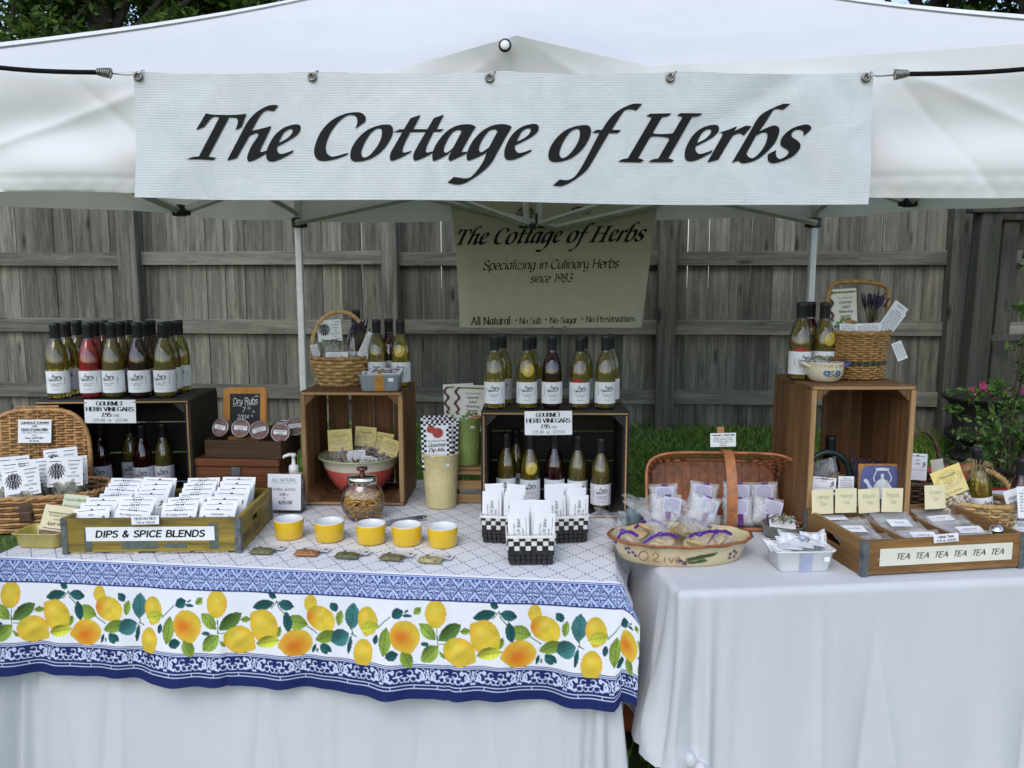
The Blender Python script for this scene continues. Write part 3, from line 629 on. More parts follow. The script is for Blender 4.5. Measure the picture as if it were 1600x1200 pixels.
# fine subdivision keeps the lettering on the rippled vinyl
lm = q.mesh('lettering', INK); bm = bmesh.new(); bm.from_mesh(lm); bm.to_mesh(lm); bm.free(); link('lettering', lm, banner)
BRASS = mat('grommet_metal', (0.28, 0.27, 0.24), 0.35, 0.25, metal=0.9); STEEL = mat('hook_steel', (0.45, 0.45, 0.44), 0.35, 0.2, metal=0.95)
def grommet(parent, p, r=0.0105, mt=BRASS):
    q = MB(); lathe(q, [(r * .5, -.001), (r * .55, -.0035), (r * .8, -.004), (r, -.001), (r, .001), (r * .5, .001)], 20, cap=False)
    return q.build('grommet', mt, parent, p, (R(-90), 0, 0))
for px, py in ((216, 119), (488, 120), (765, 121), (1047, 120), (1354, 120)):
    p = bpix(px, py); g = grommet(banner, p + Vector((0, -.001, 0)))
    q = MB(); disk = [(0.0055 * math.cos(i * .4488), 0, 0.0055 * math.sin(i * .4488)) for i in range(14)]; q.add(disk, [list(range(14))[::-1]]); q.build('hole', mat('grommet_hole', (0.35, 0.36, 0.36), 0.8), banner, p + Vector((0, -.0005, 0)))
    q = MB(); s_ = 1; tube(q, [(0, -.004, -.002), (.004, -.006, .004), (.009, -.003, .011), (.0135, .002, .014)], .0012, 6); q.build('wire_tie', STEEL, banner, p)
# bungee cords
def bungee(label, p_hook, p_end, sgn):
    t = thing('bungee_cord', label, 'bungee cord', p_hook, 0, 'bungee cords holding the banner')
    d = (p_end - p_hook).normalized(); pc = d * 0.052
    q = MB(); tube(q, [Vector((-sgn * .004, -.004, -.005)), Vector((0, -.008, .002)), d * .012 + Vector((0, -.003, 0)), d * .03, d * .05], .0016, 6); q.build('hook', STEEL, t)
    q = MB(); e1 = d.cross(Vector((0, 1, 0))).normalized(); e2 = d.cross(e1); n = 90
    tube(q, [pc + d * (.030 * i / n) + (e1 * math.cos(i * .45) + e2 * math.sin(i * .45)) * (.0105 - .0040 * i / n) for i in range(n + 1)], .0019, 5); q.build('coil', BRASS, t)
    L = (p_end - p_hook).length; q = MB()
    pts = [pc + d * .02 + d * (L - .07) * i / 14 + Vector((0, 0, -.014 * math.sin(math.pi * i / 14))) for i in range(15)]
    tube(q, pts, .0052, 8); q.build('cord', mat('black_cord', (0.008, 0.008, 0.009), 0.85, 0.3, 200, 0.2, 300, spec=.15), t)
hkL, hkR = bpix(214, 119), bpix(1358, 120)
eL = at(-160, 78, Y=1.86); eR = at(1790, 80, Y=1.86)
bungee('black bungee cord hooked to the banner end beside the trees side', hkL + Vector((-.004, -.004, 0)), eL, -1)
bungee('black bungee cord hooked to the banner end after the word Herbs', hkR + Vector((.004, -.004, 0)), eR, 1)

# ---------------------------------------------------------------- hanging banner inside the tent
TAN = mat('tan_vinyl', (0.46, 0.445, 0.34), 0.5, 0.06, 6.0, 0.25, 14.0)
HY = 4.585
def hpix(px, py, e=0.0):
    p = at(px, py, Y=HY); p.y -= 0.0012 + e; return p
def hpos(s, t):
    xl, xr = 702 + 15 * t + 3 * math.sin(t * 3), 1030 - 26 * t
    y = 296 + (512 - 296) * t; p = at(xl + (xr - xl) * s, y, Y=HY); k = abs(s - .5) * 2
    p.y += 0.10 * max(0, k - .9) * t * 4; return p
rb = tag(grid(MB(), hpos, 50, 16).build('hanging_banner', TAN), 'tan banner reading Specializing in Culinary Herbs since 1983 hanging at the tent back', 'banner')
q = MB()
def hm(a, y, e):
    # front-banner pixels -> hanging banner pixels
    return hpix(710 + (a - 292) * (1010 - 710) / (1262 - 292), 383 - (a - 292) / 970 * 7 + (y - 248) * 0.335, e)
title(q, hm); q.build('title_lettering', INK, rb); q = MB()
def hl(px, py, sc):
    return lambda a, c: hpix(px + a * sc, py - c * sc - a * 0.016 * sc)
text(q, 'Specializing in Culinary Herbs', 0, 0, 14.0, 'ital', 1.15, .22, fmap=hl(860, 420, 1), fit=212)
q.build('lettering', INK, rb); q = MB(); text(q, 'since 1983', 0, 0, 13.0, 'ital', 1.15, .22, fmap=hl(861, 441, 1), fit=66)
q.build('lettering', INK, rb); q = MB(); text(q, 'All Natural', 0, 0, 11.5, 'serif', 1.2, 0, fmap=hl(767, 507, 1), fit=61)
text(q, '*', 0, 0, 11, 'sans', 1.2, 0, fmap=hl(806, 505, 1)); text(q, '*', 0, 0, 11, 'sans', 1.2, 0, fmap=hl(853, 504, 1)); text(q, '*', 0, 0, 11, 'sans', 1.2, 0, fmap=hl(910, 503, 1))
text(q, 'No Salt', 0, 0, 9.5, 'serif', 1.1, 0, fmap=hl(829, 506, 1), fit=34); text(q, 'No Sugar', 0, 0, 9.5, 'serif', 1.1, 0, fmap=hl(881, 505, 1), fit=43)
text(q, 'No Preservatives', 0, 0, 9.5, 'serif', 1.1, 0, fmap=hl(954, 503, 1), fit=76)
q.build('lettering', INK, rb)
q = MB()
for cx, cy, sg in ((822, 326, -1), (905, 324, 1)):
    for i in range(7):
        a0 = R(200 + i * 24) if sg > 0 else R(340 - i * 24); L = 13 + 4 * (i % 3)
        ex, ey = cx + L * math.cos(a0), cy - L * .75 * math.sin(a0); mx_, my_ = (cx + ex) / 2, (cy + ey) / 2; nx_, ny_ = -(ey - cy) * .22, (ex - cx) * .22
        for s_ in (1, -1): scribble(q, [(cx, -cy), (mx_ + nx_ * s_, -(my_ + ny_ * s_)), (ex, -ey)], 0.9, lambda a, c: hpix(a, -c))
        scribble(q, [(cx, -cy), (ex, -ey)], .6, lambda a, c: hpix(a, -c))
q.build('herb_drawing', INK, rb)
for px, py in ((863, 512), (882, 512)): grommet(rb, hpix(px, py), .012)
# ================================================================ tables and cloths
def cotton(name, c, weave=900.0, wr=0.28):
    m, nt, b = new_mat(name); v = coords(nt, (1, 1, 1), False)
    f = noise(nt, coords(nt, (9, 9, 1.6), False), 1.0, 4, 0.55, 0.3); f2 = noise(nt, coords(nt, (30, 30, 55), False), 1.0, 5, 0.7, 1.0)
    nt.links.new(ramp(nt, f, [(0.3, tuple(x * .95 for x in c)), (0.7, c)]), b.inputs['Base Color'])
    b.inputs['Roughness'].default_value = 0.9; b.inputs['Specular IOR Level'].default_value = 0.2; b.inputs['Sheen Weight'].default_value = 0.15
    h = mixc(nt, 0.2, f, f2); bump(nt, b, h, wr, 0.02); return m
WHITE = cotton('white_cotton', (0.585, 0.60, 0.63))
TLEG = mat('table_leg_metal', (0.02, 0.02, 0.022), 0.5, 0.2); TTOP = mat('table_plastic', (0.55, 0.55, 0.53), 0.6, 0.05)
def folding_table(label, org, rz, x0, x1, dep):
    t = thing('folding_table', label, 'folding table', (org.x, org.y, 0), rz, 'folding tables of the stall')
    q = MB(); box(q, ((x0 + x1) / 2, dep / 2 + .004, .721), (x1 - x0 - .07, dep - .06, .036), .006); q.build('tabletop', TTOP, t)
    for x in (x0 + .1, x1 - .1):
        for y in (.08, dep - .08):
            q = MB(); tube(q, [(x, y, -.02), (x, y, .70)], .015, 8); q.build('leg', TLEG, t)
    return t
LA, LB = at(0, 868, z=TZ), at(962, 908, z=TZ)
LROT = math.atan2(LB.y - LA.y, LB.x - LA.x); LM = Matrix.Translation((LB.x, LB.y, 0)) @ Matrix.Rotation(LROT, 4, 'Z'); LEN = 1.70; DEP = 0.97
folding_table('folding table under the lemon print cloth', LB, LROT, -LEN, 0, DEP)
RA, RB = at(1066, 921, z=TZ), at(1600, 900, z=TZ)
RROT = math.atan2(RB.y - RA.y, RB.x - RA.x); DEPR = 0.80
folding_table('folding table under the plain white cloth', RA, RROT, 0, 1.5, DEPR)
def drape(parent_name, label, org, rz, x0, x1, dep, hem, pleat, top=True, inset=0.0, seed=0, zt=.7455):
    """floor-length cloth: flat top, then round three sides of the table with folds growing downwards"""
    g = random.Random(seed); ph = [g.uniform(0, 6.28) for _ in range(8)]
    rad = 0.018; L1 = dep; L2 = x1 - x0; tot = 2 * L1 + L2
    def peri(s):
        if s < L1: return Vector((x0, dep - s, 0)), Vector((-1, 0, 0))
        if s < L1 + L2: return Vector((x0 + s - L1, 0, 0)), Vector((0, -1, 0))
        return Vector((x1, s - L1 - L2, 0)), Vector((1, 0, 0))
    def normal(s):
        n = Vector((0, 0, 0))
        for d in (-.035, -.02, 0, .02, .035): n += peri(min(max(s + d, 0), tot))[1]
        return n.normalized()
    q = MB(); nu, nv = int(tot / 0.006), 64
    def fn(u, v):
        s = u * tot; p, _ = peri(s); n = normal(s)
        hz = hem(s - L1, L2); drop = v * (zt - hz)
        a = pleat(s - L1, L2)
        fold = math.sin(s * 15 + ph[0] + 1.2 * math.sin(s * 3 + ph[1]) - 1.2 * v) * .5 + math.sin(s * 33 + ph[2] + 1.4 * math.sin(s * 7) + v * .8) * .28 + math.sin(s * 6 + ph[3] - .6 * v) * .5 + (1 - abs(math.sin(s * 5.3 + ph[5] - .5 * v))) ** 7 * 1.1 - (1 - abs(math.sin(s * 7.1 + ph[6] + .4 * v))) ** 8 * .8
        ec = math.exp(-((s - L1 - .02) / .075) ** 2) + math.exp(-((s - L1 - L2 + .02) / .075) ** 2)
        vv = v ** 1.15
        r = min(1, drop / rad); out = rad * math.sin(r * math.pi / 2) + vv * (0.05 + a * fold) + .019 * ec * math.sin((s - L1) * 118 + .6 * v) * v ** .6 - inset
        for s0 in (.35, .95, 1.5): out += .004 * math.exp(-((s - L1 - s0) / .012) ** 2) * min(1, v * 4)
        z = zt - (rad * (1 - math.cos(r * math.pi / 2)) + max(0, drop - rad))
        return p + n * out + Vector((0, 0, z))
    vv_ = [fn(i / nu, (j / nv) ** 1.4) for j in range(nv + 1) for i in range(nu + 1)]
    ff = [[j * (nu + 1) + i, (j + 1) * (nu + 1) + i, (j + 1) * (nu + 1) + i + 1, j * (nu + 1) + i + 1] for j in range(nv) for i in range(nu)]
    q.add(vv_, ff, 0, True)
    if top: q.add([(x0 - .001, -.001, zt), (x1 + .001, -.001, zt), (x1 + .001, dep, zt), (x0 - .001, dep, zt)], [[0, 1, 2, 3]])
    return tag(q.build(parent_name, WHITE, None, (org.x, org.y, 0), (0, 0, rz)), label, 'tablecloth')
def pl(s, L):
    e = math.exp(-(s / .10) ** 2) + math.exp(-((s - L) / .10) ** 2)
    return 0.016 + 0.012 * e
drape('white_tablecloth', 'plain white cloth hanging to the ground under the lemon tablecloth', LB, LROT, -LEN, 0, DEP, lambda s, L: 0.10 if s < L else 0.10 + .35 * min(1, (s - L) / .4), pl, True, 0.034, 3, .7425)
def hemR(s, L): return 0.30 if s < .02 else 0.30 - .24 * min(1, (s - .02) / .09)
def plR(s, L):
    e = math.exp(-((s - .03) / .08) ** 2); return 0.016 + 0.015 * e + (0.02 * math.exp(-((s - .7) / .3) ** 2)) + (.012 if s < 0 else 0)
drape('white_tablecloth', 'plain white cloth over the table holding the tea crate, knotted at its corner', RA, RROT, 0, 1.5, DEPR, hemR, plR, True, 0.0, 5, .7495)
# the knot tied in the corner of the cloth
q = MB(); kp = at(1086, 1192, Y=RA.y - .03)
for i in range(5):
    a = i * 1.26; ball(q, (0.018 * math.cos(a), 0.012 * math.sin(a), .012 * math.sin(a * 2)), (.024, .018, .016), 12, 8, M=Euler((a, a * .5, a)).to_matrix())
q.build('corner_knot', WHITE, next(o for o in col.objects if o.name == 'white_tablecloth.001'), (Matrix.Rotation(-RROT, 3, 'Z') @ (kp - Vector((RA.x, RA.y, 0)))))
# ---------------------------------------------------------------- lemon print
HANG = 0.325
def nz(x, y, s=1.0):
    return (np.sin(x * 71 * s + 3 * np.sin(y * 53 * s)) + np.sin(y * 83 * s + 2.5 * np.sin(x * 47 * s + 1.3)) + np.sin((x + y) * 131 * s)) / 3
def paint(u, d):
    """colour of the printed cloth u metres along the edge, d metres below it"""
    u = np.asarray(u); d = np.asarray(d); C = np.empty(u.shape + (3,)); C[:] = (0.76, 0.77, 0.82)
    NAVY = np.array((0.010, 0.020, 0.115)); BLUE = np.array((0.020, 0.045, 0.22)); PALE = np.array((0.46, 0.54, 0.77))
    def put(mask, c, a=1.0):
        C[mask] = C[mask] * (1 - a) + np.asarray(c) * a
    S = 0.000559
    # lemons and leaves
    per = 1057 * S; uz = (u % per) / S; vz0 = (d - 0.078) / S * .94
    TEAL, TEAL2, LIME, OLIV, YEL, ORG = (0.015, 0.085, 0.085), (0.045, 0.17, 0.17), (0.20, 0.30, 0.045), (0.085, 0.18, 0.035), (0.68, 0.49, 0.045), (0.64, 0.16, 0.012)
    def leaf(cx, cy, L, W, ang, tone):
        cy = cy - 130 - .034 * cx; a = R(-ang); c_, s_ = math.cos(a), math.sin(a)
        for sh in (-1057, 0, 1057):
            X, Y_ = uz - cx - sh, vz0 - cy; sel = (np.abs(X) < L + 5) & (np.abs(Y_) < L + 5)
            if not sel.any(): continue
            x = X * c_ + Y_ * s_; y = -X * s_ + Y_ * c_
            e = np.abs(y) / W + (np.abs(x) / L) ** 2.2; m_ = sel & (e < 1)
            n_ = nz(uz * S * .6, d * .6)[m_][:, None]
            base = {'t': np.array(TEAL), 'T': np.array(TEAL2), 'l': np.array(LIME), 'o': np.array(OLIV), 'y': np.array((0.50, 0.52, 0.05))}[tone]
            C[m_] = base * (1 + .45 * n_ + .35 * (y[m_] / W)[:, None])
            put(m_ & (np.abs(y) < 1.6), base * .35, .8)
            put(m_ & ((np.abs((np.abs(x - np.abs(y) * .8) % 15) - 7) < 1.1)) & (W > 14), base * .4, .6)
            put(sel & (e > 1) & (e < 1.0), (0, 0, 0))
    def lemon(cx, cy, rx, ry, ang, tip, kind):
        rx, ry = rx * .93, ry * .93
        cy = cy - 130 - .034 * cx; a = R(-ang); c_, s_ = math.cos(a), math.sin(a)
        for sh in (-1057, 0, 1057):
            X, Y_ = uz - cx - sh, vz0 - cy; sel = (np.abs(X) < rx * 1.6) & (np.abs(Y_) < ry * 1.6)
            if not sel.any(): continue
            x = (X * c_ + Y_ * s_) / rx; y = (-X * s_ + Y_ * c_) / ry
            th = np.arctan2(y, x); t0 = R(-tip) + a * 0; dt = (th - t0 + np.pi) % (2 * np.pi) - np.pi
            rad = 1 + .17 * np.exp(-(dt / .28) ** 2) + .04 * np.exp(-((np.abs(dt) - np.pi) / .3) ** 2)
            rho = np.hypot(x, y) / rad; m_ = sel & (rho < 1)
            n1 = nz(uz * S * .7 + sh, d * .9, .6)[m_] * .7 + nz(uz * S * 1.3 + cx, d * 2.0, .6)[m_] * .6; n2 = nz(uz * S, d + 3, 1.3)[m_]
            col_ = np.tile(np.array(YEL), (m_.sum(), 1)) * (1 + .16 * n1[:, None] + .08 * n2[:, None])
            k = np.zeros(m_.sum())
            if kind == 'O': k = np.clip(1.15 - np.hypot(x[m_] + .18, y[m_] - .15) * 1.0 + .4 * n1, 0, .95)
            if kind == 'o': k = np.clip(-.1 - x[m_] * 1.1 + .3 * n1, 0, 1) * .9
            if kind == 'y': k = np.clip(.1 + .22 * n1 + (rho[m_] - .75) * .6, 0, .45)
            col_ = col_ * (1 - k[:, None]) + np.array(ORG) * k[:, None]
            gk = np.clip((np.abs(dt[m_]) - 2.3) * 1.1, 0, 1) * np.clip(rho[m_] * 1.5 - .5, 0, 1) * (.75 if kind != 'O' else .15)
            col_ = col_ * (1 - gk[:, None]) + np.array((0.36, 0.42, 0.03)) * gk[:, None]
            hk = np.exp(-((x[m_] + .15) ** 2 + (y[m_] + .3) ** 2) / .09) * (.3 if kind != 'O' else .1)
            C[m_] = col_ * (1 - hk[:, None]) + np.array((0.76, 0.66, 0.16)) * hk[:, None]
            put(sel & (rho > .965) & (rho < 1), (0.45, 0.30, 0.02), .5)
    def stem(pts):
        for (x0, y0), (x1, y1) in zip(pts[:-1], pts[1:]):
            y0_, y1_ = y0 - 130 - .034 * x0, y1 - 130 - .034 * x1; dx, dy = x1 - x0, y1_ - y0_; LL = dx * dx + dy * dy
            for sh in (-1057, 0, 1057):
                t = np.clip(((uz - x0 - sh) * dx + (vz0 - y0_) * dy) / LL, 0, 1); put(np.hypot(uz - x0 - sh - t * dx, vz0 - y0_ - t * dy) < 2.6, (0.10, 0.16, 0.09))
    for a in ((137, 212, 62, 36, 85, 'T'), (45, 172, 24, 17, -55, 't'), (75, 225, 32, 16, 80, 'l'), (125, 340, 44, 11, 80, 't'), (300, 312, 64, 30, 85, 'l'), (254, 307, 24, 13, 80, 't'), (355, 192, 30, 24, 25, 't'), (397, 183, 12, 5, 25, 't'), (400, 202, 24, 8, -5, 't'), (447, 183, 22, 16, 45, 'l'), (335, 369, 32, 22, 15, 't'), (403, 390, 45, 27, -60, 'l'), (485, 327, 22, 10, 0, 'T'), (497, 272, 52, 28, -42, 'l'), (600, 275, 64, 32, 35, 'o'), (510, 368, 54, 34, 42, 'l'), (672, 270, 26, 14, 5, 'l'), (567, 374, 20, 8, -50, 'l'), (760, 202, 56, 24, 15, 't'), (805, 158, 22, 15, -25, 't'), (872, 200, 40, 24, -10, 't'), (922, 278, 54, 34, -12, 'l'), (880, 275, 48, 22, -80, 't'), (840, 320, 27, 13, 75, 'l'), (1108, 207, 22, 17, -55, 't'), (1132, 252, 32, 17, 75, 'l'), (1005, 400, 24, 9, 70, 't'), (1022, 406, 11, 5, 80, 't'), (1057, 398, 28, 21, -50, 't')): leaf(*a)
    stem([(140, 290), (132, 250)]); stem([(132, 290), (158, 300)]); stem([(320, 205), (265, 255)]); stem([(545, 325), (540, 265)]); stem([(545, 325), (590, 328)]); stem([(828, 182), (800, 215)]); stem([(828, 182), (835, 210), (870, 245)]); stem([(970, 298), (1020, 330)])
    lemon(990, 195, 33, 42, 0, 90, 'y'); lemon(533, 195, 53, 66, 0, 90, 'y'); lemon(765, 298, 74, 84, 25, 120, 'y'); leaf(785, 367, 62, 27, 12, 'y'); lemon(645, 360, 80, 66, -10, -20, 'y'); lemon(922, 372, 80, 66, 5, 185, 'O'); lemon(1040, 262, 76, 60, -18, -40, 'o')
    lemon(213, 228, 52, 66, 15, -120, 'y'); lemon(193, 370, 52, 66, -8, -80, 'y'); lemon(392, 290, 76, 70, -35, -35, 'O')
    leaf(222, 255, 48, 26, 15, 'y'); leaf(1070, 342, 64, 28, 20, 'l'); leaf(1135, 345, 48, 40, 25, 'T'); leaf(15, 358, 27, 16, -35, 't')
    # tile band
    b0, b1 = 0.008, 0.074; h = b1 - b0; m_ = (d > b0) & (d < b1); fy = (d - (b0 + b1) / 2); p = 0.0425; fx = (u % p) - p / 2
    put(m_, PALE); g1 = np.abs(fx); g2 = np.abs(fy); hh = h / 2
    dk = np.zeros(u.shape, bool)
    for ax, ay, rx, ry in ((0, .0135, .0042, .0085), (.0105, 0, .0065, .0042)):
        e = ((g1 - ax) / rx) ** 2 + ((g2 - ay) / ry) ** 2; dk |= (e < 1) & (e > .38) | (e < .1)
    rr = np.hypot(g1, g2); dk |= (rr < .0035) & (rr > .0014)
    dg = np.abs(g1 / (p / 2) + g2 / (hh * .86) - 1.0); dk |= (dg < .085)
    e = ((g1 - p / 2) / .0035) ** 2 + ((g2 - .020) / .0055) ** 2; dk |= (e < 1) & (e > .3)
    e = ((g1 - p / 2 + .006) / .003) ** 2 + ((g2 - .0245) / .0038) ** 2; dk |= e < 1
    e = ((g1 - .0075) / .0028) ** 2 + ((g2 - .0105) / .003) ** 2; dk |= e < 1
    dk |= (np.abs(np.abs(g1 - p / 2) - g2 * .55) < .0011) & (g2 < .012)
    put(m_ & dk & (g2 < hh - .0035), BLUE); put(m_ & (g2 > hh - .0022), NAVY); put(m_ & (g2 < hh - .004) & (g2 > hh - .0052), BLUE)
    # scroll border and hem
    s0, s1 = 0.236, 0.298; q_ = (d > s0); hide = (np.abs(C - (0.76, 0.77, 0.82)).sum(-1) > .05) & (d < s0 + .012)
    m_ = q_ & ~hide; put(m_, NAVY * (1 + .0)); per2 = 0.1175; gx = np.abs((u % per2) - per2 / 2); gy = d - (s0 + s1) / 2
    wh = np.zeros(u.shape, bool)
    def arc(cx, cy, r, w, a0, a1):
        X, Y_ = gx - cx, gy - cy; rr_ = np.hypot(X, Y_); th = (np.degrees(np.arctan2(Y_, X)) - a0) % 360
        return (np.abs(rr_ - r) < w * (1 - .5 * th / max(1, (a1 - a0)))) & (th < (a1 - a0))
    wh |= arc(.0105, .001, .0085, .0024, -60, 250); wh |= arc(.0115, .002, .0035, .0016, 0, 300); wh |= arc(.024, -.001, .0125, .0034, 60, 290)
    wh |= arc(.037, .007, .0075, .0020, -150, 180); wh |= arc(.046, -.007, .0070, .0020, 20, 330); wh |= arc(.053, .009, .006, .0018, -120, 200); wh |= arc(.012, -.013, .005, .0015, 20, 300)
    wh |= (gx < .0018) & (gy > -.018) & (gy < -.004); wh |= ((gx / .0035) ** 2 + ((gy + .012) / .004) ** 2 < 1); wh |= ((gx - .0285) / .0045) ** 2 + ((gy + .012) / .0065) ** 2 < 1; wh |= ((gx - .003) / .003) ** 2 + ((gy - .015) / .003) ** 2 < 1
    put(m_ & wh & (np.abs(gy) < .0205), (0.56, 0.62, 0.80)); LW = (0.60, 0.65, 0.82)
    for dd, w in ((s0 + .0075, .0009), (s1 - .008, .0012), (s1 + .001, .0016), (s0 + .0035, .0006)): put(m_ & (np.abs(d - dd) < w), LW)
    put(m_ & (d > s1 - .008) & (d < s1) & (np.abs((u % .06) - .03) < .0009), LW)
    put(m_ & (d > s1 + .0026), NAVY * .9)
    return C
m, nt, b = new_mat('lemon_print'); PRINT = m
vc = N(nt, 'ShaderNodeVertexColor'); vc.layer_name = 'print'; nt.links.new(vc.outputs[0], b.inputs['Base Color']); b.inputs['Roughness'].default_value = 0.8; b.inputs['Specular IOR Level'].default_value = 0.25
v = coords(nt, (1, 1, 1), False); bump(nt, b, mixc(nt, .3, noise(nt, v, 14, 4, .6, .8), noise(nt, v, 90, 4, .7)), .3, .008)
m, nt, b = new_mat('dashed_lattice_print'); LATT = m
tc = N(nt, 'ShaderNodeTexCoord'); sx = N(nt, 'ShaderNodeSeparateXYZ'); nt.links.new(tc.outputs['Object'], sx.inputs[0])
def mth(op, a, c=None):
    n = N(nt, 'ShaderNodeMath', operation=op)
    for i, s_ in enumerate((a, c)):
        if s_ is None: continue
        if isinstance(s_, (int, float)): n.inputs[i].default_value = s_
        else: nt.links.new(s_, n.inputs[i])
    return n.outputs[0]
A_ = mth('MULTIPLY', mth('ADD', sx.outputs[0], mth('MULTIPLY', sx.outputs[1], .8)), 1 / .074); B_ = mth('MULTIPLY', mth('SUBTRACT', sx.outputs[0], mth('MULTIPLY', sx.outputs[1], .8)), 1 / .074)
def lines(p_, q_):
    ln = mth('LESS_THAN', mth('ABSOLUTE', mth('SUBTRACT', mth('FRACT', p_), .5)), .03)
    ds = mth('LESS_THAN', mth('FRACT', mth('ADD', mth('MULTIPLY', q_, 4.0), .72)), .58); return mth('MULTIPLY', ln, ds)
lk = mth('MAXIMUM', lines(A_, B_), lines(B_, A_))
nt.links.new(mixc(nt, mth('MULTIPLY', lk, .9), (0.74, 0.75, 0.80), (0.04, 0.06, 0.2)), b.inputs['Base Color']); b.inputs['Roughness'].default_value = .8; b.inputs['Specular IOR Level'].default_value = .25
v = coords(nt, (1, 1, 1), False); bump(nt, b, mixc(nt, .3, noise(nt, v, 10, 4, .6, .8), noise(nt, v, 80, 4, .7)), .35, .012)
OVR = 0.10; U0, U1 = -LEN - .08, OVR
nu, nv = 900, 150
us = np.linspace(U0, U1, nu); ds = np.linspace(0, HANG, nv); UU, DD = np.meshgrid(us, ds)
def hang(U, D):
    """x right, y back, z up relative to the table's front right corner"""
    k = D / HANG; r = .012
    wv_ = .016 * np.sin(U * 10.5 + .8) + .009 * np.sin(U * 23 + 2 + k) + .006 * np.sin(U * 41) - .006 * np.exp(-((U + .42) / .009) ** 2) - .006 * np.exp(-((U + 1.02) / .009) ** 2) + .003 * np.sin(U * 67 + 3 * k)
    edge = np.minimum(1, D / (r * 1.57)); yo = r * np.sin(edge * np.pi / 2) + k ** 1.2 * (.042 + wv_)
    zo = -(r * (1 - np.cos(edge * np.pi / 2)) + np.maximum(0, D - r * 1.57) * .985)
    X = U.copy(); Y_ = -yo; Z = zo
    du = np.maximum(0, U); rr_ = np.hypot(du, D); w = np.clip(du / .03, 0, 1)
    th = np.arctan2(D, du + 1e-9)
    Xc = np.cos(th) * rr_ * .50 + .012 * np.sin(th * 2); Yc = -np.sin(th) * (rr_ * .13 + .012); Zc = -rr_ * .90 + .004
    X = np.where(U > 0, X * (1 - w) + Xc * w, X); Y_ = np.where(U > 0, Y_ * (1 - w) + Yc * w, Y_); Z = np.where(U > 0, Z * (1 - w) + Zc * w, Z)
    dl = np.maximum(0, -LEN - U); X = np.where(U < -LEN, -LEN - dl * .5, X); Z = np.where(U < -LEN, Z - dl * .8, Z)
    return np.stack([X, Y_, Z], -1)
HV = hang(UU, DD).reshape(-1, 3); HF = np.array([[0, nu, nu + 1, 1]]) + (np.arange(nv - 1)[:, None] * nu + np.arange(nu - 1)[None]).reshape(-1, 1)
# top sheet with the side overhang
tu = np.concatenate([np.linspace(U0, 0, 90), np.linspace(.004, OVR, 14)]); tv = np.linspace(0, DEP, 60); TU, TV = np.meshgrid(tu, tv)
du = np.maximum(0, TU); dl = np.maximum(0, -LEN - TU)
TX = np.where(TU > 0, du * .42 + .006 * np.sin(TV * 22) * np.minimum(1, du / .05), np.where(TU < -LEN, -LEN - dl * .5, TU)); TZ_ = np.where(TU > 0, -du * .9, -dl * .8) - .0006 + .0006 * np.sin(TU * 13 + TV * 9)
TVt = np.stack([TX, TV, TZ_], -1).reshape(-1, 3); ntu = len(tu); TF = np.array([[0, 1, ntu + 1, ntu]]) + (np.arange(len(tv) - 1)[:, None] * ntu + np.arange(ntu - 1)[None]).reshape(-1, 1)
AV = np.concatenate([HV, TVt]); AF = np.concatenate([HF, TF + len(HV)]); AV[:, 2] += TZ - .0008
me = np_mesh('lemon_tablecloth', AV, AF, [PRINT, LATT], True)
mi = np.zeros(len(AF), dtype=np.int32); mi[len(HF):] = 1; me.polygons.foreach_set('material_index', mi)
ca = me.color_attributes.new('print', 'FLOAT_COLOR', 'POINT'); cc = np.ones((len(AV), 4), dtype=np.float32); cc[:len(HV), :3] = np.clip(paint(UU + 3.0 + .12, DD), 0, 1).reshape(-1, 3)
ca.data.foreach_set('color', cc.ravel()); me.update()
tag(link('lemon_tablecloth', me, None, (LB.x, LB.y, 0), (0, 0, LROT)), 'white tablecloth printed with lemons, leaves and blue tile borders', 'tablecloth')
# something orange stored under the table
q = MB(); pr = at(985, 1085, Y=2.55)
box(q, (0, 0, .13), (.3, .22, .26), .02); box(q, (0, 0, .27), (.33, .25, .02), .008); tag(q.build('storage_box', mat('orange_plastic', (0.35, 0.09, 0.03), .5), None, (pr.x - .02, 2.6, 0.0)), 'orange storage box on the grass under the lemon cloth table', 'box')
# ================================================================ goods: builders
NAT = wood('crate_pine', (0.055, 0.024, 0.009), (0.30, 0.15, 0.062), 'x', 190, 0.65, 0.4, 0.16, 0.4, stain=(0.09, 0.045, 0.02), stain_amt=0.5)
NATZ = wood('crate_pine_upright', (0.055, 0.024, 0.009), (0.30, 0.15, 0.062), 'z', 190, 0.65, 0.4, 0.16, 0.4, stain=(0.09, 0.045, 0.02), stain_amt=0.5)
NATY = wood('crate_pine_deep', (0.055, 0.024, 0.009), (0.30, 0.15, 0.062), 'y', 190, 0.65, 0.4, 0.16, 0.4, stain=(0.09, 0.045, 0.02), stain_amt=0.5)
RAW = wood('worn_edge_wood', (0.22, 0.12, 0.05), (0.48, 0.31, 0.15), 'x', 200, 0.75, 0.1, 0.1, 0.3)
RAWZ = wood('worn_edge_wood_upright', (0.22, 0.12, 0.05), (0.48, 0.31, 0.15), 'z', 200, 0.75, 0.1, 0.1, 0.3)
BKW = wood('black_stained_wood', (0.010, 0.009, 0.008), (0.035, 0.03, 0.026), 'x', 180, 0.55, 0.2, 0.2, 0.4, stain=(0.06, 0.045, 0.03), stain_amt=0.3)
BKZ = wood('black_stained_upright', (0.010, 0.009, 0.008), (0.035, 0.03, 0.026), 'z', 180, 0.55, 0.2, 0.2, 0.4, stain=(0.06, 0.045, 0.03), stain_amt=0.3)
